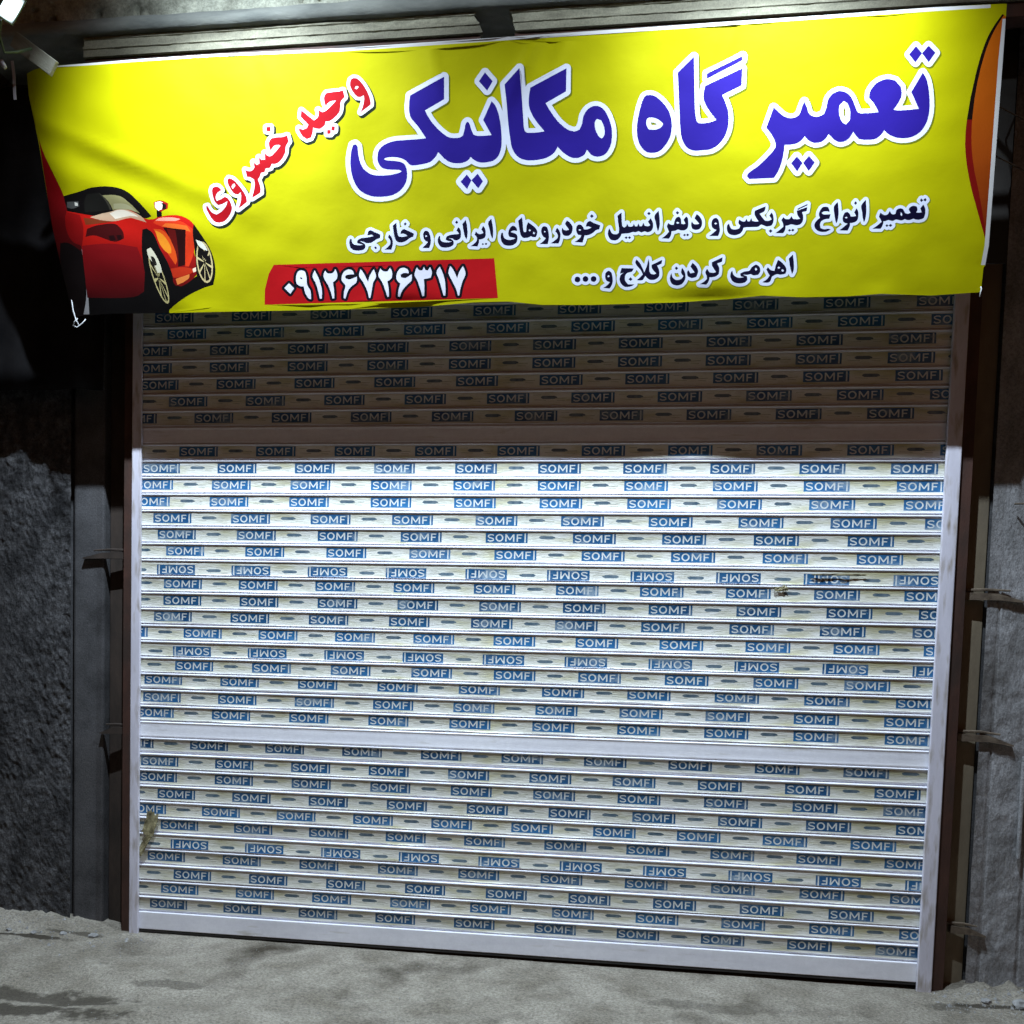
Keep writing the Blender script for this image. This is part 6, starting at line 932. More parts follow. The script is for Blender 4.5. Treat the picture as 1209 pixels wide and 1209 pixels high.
("service_outline",(212,218,238),"6982 697 6975 692 6965 695 6955 693 6949 689 6938 675 6936 671 6935 664 6938 654 6943 648 6958 636 6959 634 6958 632 6956 633 6951 636 6940 642 6927 646 6915 648 6901 646 6888 642 6878 635 6871 626 6865 614 6859 620 6853 624 6838 631 6824 634 6810 633 6798 629 6787 622 6781 615 6774 601 6768 610 6759 616 6749 619 6739 617 6732 611 6726 598 6722 591 6716 592 6711 593 6699 604 6691 609 6681 610 6671 607 6665 600 6656 569 6655 563 6659 553 6675 531 6658 516 6626 496 6622 492 6619 486 6619 480 6620 474 6624 468 6631 462 6641 457 6708 455 6714 456 6719 460 6730 475 6739 469 6747 466 6755 467 6763 470 6770 467 6776 466 6782 467 6787 469 6802 482 6805 488 6806 498 6804 504 6801 510 6812 515 6833 510 6846 508 6860 509 6871 513 6890 509 6909 509 6920 511 6932 516 6951 511 6974 509 6997 513 7013 519 7020 525 7025 532 7029 541 7031 555 7032 574 7029 595 7022 615 7011 634 7015 638 7026 653 7028 659 7028 664 7026 670 7022 676 7005 692 6994 697 6988 698;6563 700 6557 698 6551 695 6537 681 6526 667 6510 686 6502 691 6496 693 6490 693 6484 692 6478 688 6465 672 6462 664 6464 657 6466 651 6485 631 6472 605 6454 619 6448 621 6441 622 6413 616 6407 612 6402 606 6402 604 6395 643 6387 675 6383 681 6380 685 6373 689 6367 691 6359 691 6353 689 6339 678 6327 665 6319 648 6314 653 6307 657 6292 662 6282 664 6261 663 6245 657 6239 653 6231 645 6221 628 6216 614 6214 601 6214 587 6218 575 6199 554 6193 543 6190 535 6189 521 6191 507 6195 495 6202 485 6212 473 6226 462 6240 454 6252 450 6276 446 6297 446 6317 449 6333 454 6352 465 6357 471 6360 476 6360 482 6358 488 6354 494 6350 498 6344 502 6321 509 6306 510 6287 508 6281 509 6278 510 6276 520 6279 528 6283 531 6297 535 6322 536 6328 537 6335 542 6339 548 6352 516 6358 510 6365 505 6375 503 6385 506 6391 511 6399 526 6401 527 6414 516 6414 514 6410 511 6384 491 6381 488 6378 482 6379 472 6384 464 6391 457 6400 454 6465 450 6475 452 6482 459 6489 474 6494 488 6497 503 6516 507 6527 512 6538 522 6545 533 6547 534 6555 517 6563 510 6569 507 6575 506 6582 506 6587 508 6592 512 6597 520 6603 535 6606 567 6603 604 6597 644 6588 683 6584 690 6577 696 6571 699;6140 687 6134 686 6065 656 6057 651 6054 645 6053 635 6049 626 6053 598 6052 597 6048 601 6041 604 6034 606 6028 606 6019 601 6009 588 6005 587 5999 588 5987 598 5978 602 5968 602 5958 597 5943 572 5940 562 5943 553 5956 532 5958 524 5958 522 5940 507 5924 496 5911 508 5911 510 5918 517 5923 526 5927 539 5929 553 5927 577 5919 605 5909 621 5900 633 5889 638 5882 639 5876 638 5867 632 5850 607 5848 601 5849 593 5851 587 5855 581 5852 581 5849 583 5834 599 5834 601 5845 609 5851 615 5855 622 5859 638 5859 661 5856 669 5851 675 5842 681 5834 682 5826 681 5745 652 5740 646 5737 636 5735 620 5737 607 5736 605 5730 605 5723 603 5716 595 5705 600 5698 601 5692 599 5684 594 5677 582 5670 585 5656 593 5650 595 5641 596 5632 592 5626 584 5620 563 5621 549 5625 540 5631 531 5629 529 5618 528 5607 530 5601 540 5593 560 5589 565 5584 568 5578 571 5571 572 5565 572 5558 569 5544 553 5539 543 5537 536 5536 524 5537 512 5539 500 5545 485 5552 473 5559 466 5568 459 5577 454 5593 448 5608 444 5619 443 5636 444 5661 449 5669 452 5681 460 5696 475 5701 485 5706 497 5720 498 5772 496 5791 497 5807 501 5823 510 5855 498 5854 488 5856 482 5858 477 5878 457 5888 452 5899 452 5905 454 5909 457 5918 452 5927 449 5992 446 5999 448 6005 451 6014 466 6023 459 6032 456 6040 456 6048 459 6057 456 6067 457 6085 470 6090 477 6091 483 6091 489 6086 499 6106 501 6122 508 6134 519 6143 536 6146 548 6147 558 6145 576 6141 593 6157 599 6162 602 6165 606 6166 612 6169 643 6167 651 6168 667 6164 676 6159 681 6153 685 6146 687;5020 678 5007 668 4989 651 4971 669 4962 674 4955 675 4949 675 4942 673 4938 670 4924 655 4919 645 4920 637 4923 631 4943 610 4930 594 4921 598 4912 599 4903 596 4895 589 4886 594 4875 596 4866 594 4860 589 4849 594 4838 594 4832 592 4827 590 4823 584 4819 576 4817 576 4810 589 4805 593 4798 596 4792 598 4785 597 4779 595 4775 592 4773 594 4768 656 4765 664 4759 671 4750 676 4739 677 4731 675 4697 650 4692 645 4689 639 4689 633 4695 600 4706 541 4707 527 4706 523 4699 523 4692 525 4685 536 4675 557 4668 563 4659 567 4648 566 4640 562 4631 552 4625 542 4623 534 4621 522 4621 501 4627 481 4637 464 4647 452 4657 445 4672 438 4693 433 4708 433 4728 437 4742 445 4757 460 4760 460 4777 446 4785 442 4794 441 4805 444 4811 441 4820 440 4831 444 4845 456 4850 462 4851 468 4851 476 4848 482 4842 489 4842 491 4857 489 4866 489 4875 490 4883 494 4897 488 4908 486 4919 486 4934 491 4947 486 4956 486 4965 486 4980 490 4992 496 5001 502 5009 511 5015 500 5023 492 5030 490 5036 489 5047 492 5054 498 5060 510 5063 520 5067 538 5068 552 5068 568 5063 610 5056 651 5051 667 5046 673 5037 678 5029 679;5167 673 5161 671 5157 668 5143 654 5139 648 5138 642 5139 634 5142 628 5150 620 5140 604 5131 580 5130 580 5121 586 5115 589 5108 590 5102 590 5095 587 5091 584 5083 570 5078 555 5077 544 5080 532 5091 511 5090 509 5073 493 5048 476 5045 472 5042 466 5042 458 5044 452 5050 444 5057 440 5066 438 5123 434 5134 436 5141 441 5152 457 5159 475 5162 487 5180 491 5190 496 5208 490 5205 480 5208 469 5214 462 5230 450 5242 447 5248 447 5254 450 5263 447 5272 448 5280 451 5295 463 5298 469 5299 475 5298 483 5295 489 5275 506 5276 509 5298 497 5312 492 5327 490 5342 491 5357 495 5369 502 5379 512 5388 526 5392 540 5392 556 5390 572 5386 584 5379 599 5370 613 5360 623 5348 632 5333 642 5326 644 5317 645 5309 642 5305 640 5301 635 5286 603 5285 595 5282 595 5280 597 5274 610 5268 617 5256 628 5247 632 5239 633 5230 631 5224 626 5216 615 5214 616 5209 622 5208 624 5212 630 5213 636 5211 644 5207 650 5185 669 5176 673;4507 673 4501 671 4496 668 4479 649 4476 644 4475 635 4477 629 4482 621 4472 617 4464 612 4455 602 4451 592 4448 592 4430 600 4421 602 4412 602 4404 601 4395 598 4389 594 4382 587 4380 588 4370 600 4357 614 4331 631 4325 634 4318 636 4311 635 4305 632 4298 627 4281 599 4279 593 4279 585 4277 583 4270 581 4262 575 4251 583 4244 585 4237 585 4228 582 4222 577 4205 545 4204 536 4207 526 4210 522 4224 509 4226 501 4218 493 4204 485 4202 518 4193 557 4188 570 4183 578 4172 589 4163 594 4149 598 4138 600 4127 598 4116 594 4109 589 4102 580 4096 571 4069 596 4046 613 4021 629 4014 631 4005 632 3998 630 3992 625 3989 626 3984 651 3980 660 3975 664 3968 668 3962 669 3953 668 3944 663 3911 635 3907 625 3909 606 3893 610 3881 610 3868 605 3856 596 3848 588 3840 576 3834 564 3830 552 3828 551 3814 562 3803 564 3791 562 3781 553 3776 547 3772 539 3768 519 3768 496 3773 475 3779 463 3788 450 3799 439 3811 430 3823 426 3839 422 3859 420 3875 420 3891 422 3907 427 3918 432 3930 440 3938 448 3945 458 3948 466 3952 482 3954 483 3970 475 3988 472 4017 475 4035 481 4051 477 4078 477 4085 480 4092 484 4103 501 4105 501 4117 486 4117 484 4088 465 4081 456 4080 448 4082 439 4086 433 4093 428 4104 425 4170 423 4179 424 4188 428 4260 425 4271 428 4279 436 4288 458 4294 483 4310 479 4319 477 4332 478 4341 480 4352 484 4361 489 4370 497 4380 508 4394 490 4395 488 4368 472 4362 465 4359 458 4359 452 4361 446 4366 439 4372 435 4381 432 4448 426 4457 427 4464 430 4470 438 4478 459 4482 477 4504 481 4522 487 4539 496 4560 514 4567 516 4582 519 4590 523 4597 531 4606 563 4606 569 4605 575 4600 581 4595 585 4534 609 4547 621 4551 627 4552 635 4550 643 4546 649 4527 668 4518 672;5465 614 5448 611 5436 604 5425 591 5418 575 5416 555 5420 535 5428 517 5435 509 5441 503 5412 481 5407 474 5406 466 5408 457 5414 450 5423 445 5430 443 5499 441 5507 442 5514 446 5518 450 5529 478 5531 494 5530 512 5521 556 5514 578 5510 586 5504 594 5489 607 5478 613 5472 614;3709 667 3702 665 3697 661 3685 651 3675 640 3668 629 3663 612 3654 616 3645 617 3636 614 3630 610 3613 579 3609 570 3600 576 3588 578 3577 574 3570 568 3556 540 3555 531 3559 521 3575 504 3575 498 3570 492 3559 482 3531 467 3524 460 3521 451 3522 443 3525 437 3531 430 3543 426 3607 421 3614 422 3621 426 3630 436 3637 432 3644 430 3653 431 3662 434 3672 431 3681 432 3688 435 3703 446 3708 452 3709 458 3709 467 3704 475 3683 490 3682 492 3688 500 3692 508 3694 506 3703 486 3708 481 3715 478 3722 476 3731 477 3739 480 3744 486 3753 506 3756 532 3754 569 3748 612 3739 649 3736 656 3731 661 3724 665 3718 667;3504 665 3497 663 3490 659 3469 637 3452 656 3442 662 3433 664 3426 663 3419 659 3414 655 3400 639 3397 629 3397 623 3400 617 3421 595 3409 575 3408 569 3408 563 3407 562 3375 558 3356 553 3338 543 3331 536 3326 529 3324 530 3321 536 3314 545 3308 550 3301 554 3294 555 3284 554 3278 551 3273 548 3262 532 3256 520 3253 505 3254 490 3257 476 3264 461 3273 448 3286 435 3302 426 3320 421 3348 420 3374 422 3395 428 3415 438 3428 450 3432 457 3435 471 3437 472 3450 475 3464 480 3476 488 3485 499 3495 483 3506 477 3515 475 3522 476 3529 480 3533 484 3537 488 3543 507 3547 532 3547 567 3542 610 3536 635 3529 654 3524 659 3517 663 3510 665;3010 662 3003 660 2998 657 2980 640 2976 632 2976 624 2979 618 2986 609 2969 601 2965 645 2959 654 2949 660 2938 661 2928 659 2894 635 2888 629 2885 623 2884 616 2890 577 2889 574 2882 577 2875 577 2868 575 2860 571 2854 563 2844 536 2844 530 2846 523 2858 508 2862 502 2862 491 2858 487 2846 477 2817 458 2811 449 2810 440 2811 434 2815 427 2821 423 2828 420 2835 419 2894 417 2904 419 2911 423 2917 431 2926 452 2932 477 2933 478 2947 472 2964 469 2987 469 3006 472 3032 482 3060 502 3089 511 3098 518 3101 524 3109 551 3109 559 3106 566 3097 574 3035 603 3046 613 3049 620 3051 628 3049 636 3044 642 3030 657 3022 661;2714 611 2694 604 2685 597 2682 591 2672 559 2641 555 2619 550 2604 541 2590 528 2587 535 2581 543 2572 551 2565 554 2555 556 2548 554 2541 551 2536 547 2527 537 2522 527 2519 512 2518 497 2521 476 2526 461 2534 448 2542 439 2555 431 2565 426 2588 420 2617 418 2653 420 2667 424 2674 427 2688 437 2698 452 2704 471 2728 473 2729 472 2724 462 2726 451 2732 443 2750 427 2759 424 2771 425 2779 428 2793 441 2798 447 2800 453 2800 459 2798 466 2794 472 2780 485 2769 492 2786 502 2814 509 2823 516 2827 522 2828 528 2830 557 2827 566 2823 572 2816 577 2765 597 2742 609 2728 612;3176 595 3160 590 3150 583 3143 575 3137 561 3135 550 3134 538 3137 517 3143 502 3159 483 3131 458 3126 450 3126 442 3128 435 3133 429 3139 425 3146 422 3213 421 3222 424 3229 430 3237 447 3243 461 3246 478 3248 493 3247 512 3245 528 3235 558 3228 570 3222 579 3211 587 3199 592 3185 596;6070 336 6059 332 6031 302 6027 297 6025 287 6031 259 6005 281 5976 301 5969 303 5963 303 5957 302 5952 299 5948 295 5945 289 5936 261 5928 229 5908 247 5900 251 5891 252 5883 249 5877 244 5864 220 5862 222 5856 237 5851 245 5839 256 5828 264 5810 272 5804 273 5797 273 5775 263 5761 253 5751 242 5744 227 5720 225 5709 223 5695 218 5675 207 5669 199 5667 188 5665 187 5657 195 5650 218 5644 226 5638 230 5631 233 5622 233 5616 231 5608 225 5600 216 5595 207 5593 194 5591 180 5592 170 5596 155 5601 145 5610 130 5623 118 5633 110 5651 102 5669 96 5689 93 5708 94 5728 97 5740 101 5749 106 5760 116 5770 126 5773 137 5769 158 5771 158 5787 152 5802 150 5815 151 5834 154 5845 159 5854 171 5860 182 5864 192 5866 208 5889 169 5885 162 5879 157 5847 139 5840 131 5839 123 5841 112 5849 104 5859 99 5879 96 5898 94 5911 95 5926 98 5935 104 5944 113 5952 128 5955 144 5963 150 5976 155 5996 150 6004 150 6027 153 6050 161 6055 166 6059 176 6065 164 6073 156 6079 153 6085 152 6096 153 6101 157 6105 161 6116 189 6118 205 6116 234 6108 278 6097 321 6091 329 6085 333 6078 336;5536 331 5454 296 5446 290 5443 284 5442 278 5442 262 5445 249 5443 248 5437 251 5428 251 5417 248 5413 244 5406 232 5399 216 5397 206 5398 197 5402 189 5409 176 5412 166 5411 164 5395 151 5367 136 5360 128 5358 122 5359 114 5362 107 5368 101 5375 97 5381 95 5439 91 5448 93 5457 99 5467 115 5474 127 5479 144 5480 145 5497 146 5514 151 5528 159 5545 173 5549 183 5551 216 5549 234 5542 253 5557 259 5564 267 5566 275 5568 309 5564 320 5556 328 5547 331;4967 336 4958 332 4952 324 4942 281 4940 279 4924 300 4900 324 4888 332 4881 334 4875 335 4867 333 4861 329 4855 321 4850 308 4847 298 4847 290 4848 282 4853 271 4852 271 4763 275 4754 273 4747 268 4742 260 4729 216 4730 208 4733 200 4729 185 4729 171 4732 154 4739 139 4748 124 4762 109 4776 100 4795 91 4813 88 4833 89 4848 92 4864 96 4875 102 4885 109 4892 115 4895 121 4897 127 4896 135 4897 137 4919 135 4939 136 4950 140 4961 151 4963 152 4979 142 4993 138 5010 136 5028 136 5043 140 5054 144 5067 153 5075 160 5085 174 5088 185 5089 195 5088 211 5086 226 5083 236 5077 251 5093 259 5097 263 5101 269 5103 304 5100 314 5095 320 5089 325 5082 327 5073 327 5005 297 5003 297 4997 319 4992 328 4987 332 4980 335 4974 337;5307 296 5301 293 5297 289 5281 262 5279 256 5278 246 5270 241 5255 257 5247 263 5240 265 5233 265 5227 263 5220 259 5204 272 5195 275 5186 275 5180 272 5162 255 5158 249 5157 243 5158 236 5161 228 5154 228 5148 226 5140 220 5129 198 5125 179 5127 157 5133 138 5143 121 5154 110 5171 99 5190 93 5210 90 5230 92 5249 98 5258 102 5267 110 5278 122 5283 130 5288 140 5292 151 5312 144 5330 143 5345 146 5357 150 5368 154 5374 159 5385 185 5389 204 5387 222 5381 239 5366 262 5347 280 5324 296 5316 298;4650 256 4641 253 4630 246 4622 236 4616 223 4613 213 4612 203 4613 190 4616 178 4619 167 4625 156 4637 144 4611 128 4607 124 4602 115 4602 107 4604 100 4608 95 4613 91 4620 87 4681 80 4690 83 4696 88 4713 110 4719 125 4723 141 4724 156 4721 190 4717 208 4711 223 4706 232 4699 240 4688 249 4677 256 4668 257;4882 235 4885 236 4894 226 4905 210 4906 206 4894 194 4877 180 4853 201 4862 206 4870 213 4877 223;5184 207 5196 204 5202 204 5209 206 5216 191 5223 181 5219 178 5209 176 5202 176 5197 178 5187 188 5184 201 5183 205;4477 223 4461 220 4448 212 4445 212 4434 218 4425 220 4416 221 4407 221 4393 216 4382 209 4377 202 4373 194 4371 186 4370 175 4373 166 4377 156 4384 148 4392 142 4408 134 4424 133 4439 136 4453 144 4471 136 4487 134 4503 138 4516 146 4524 140 4532 136 4541 134 4552 133 4564 135 4572 138 4581 145 4587 151 4591 159 4594 168 4594 176 4593 184 4590 193 4585 201 4579 208 4571 213 4558 220 4542 221 4526 218 4513 210 4505 216 4497 220 4488 222"),
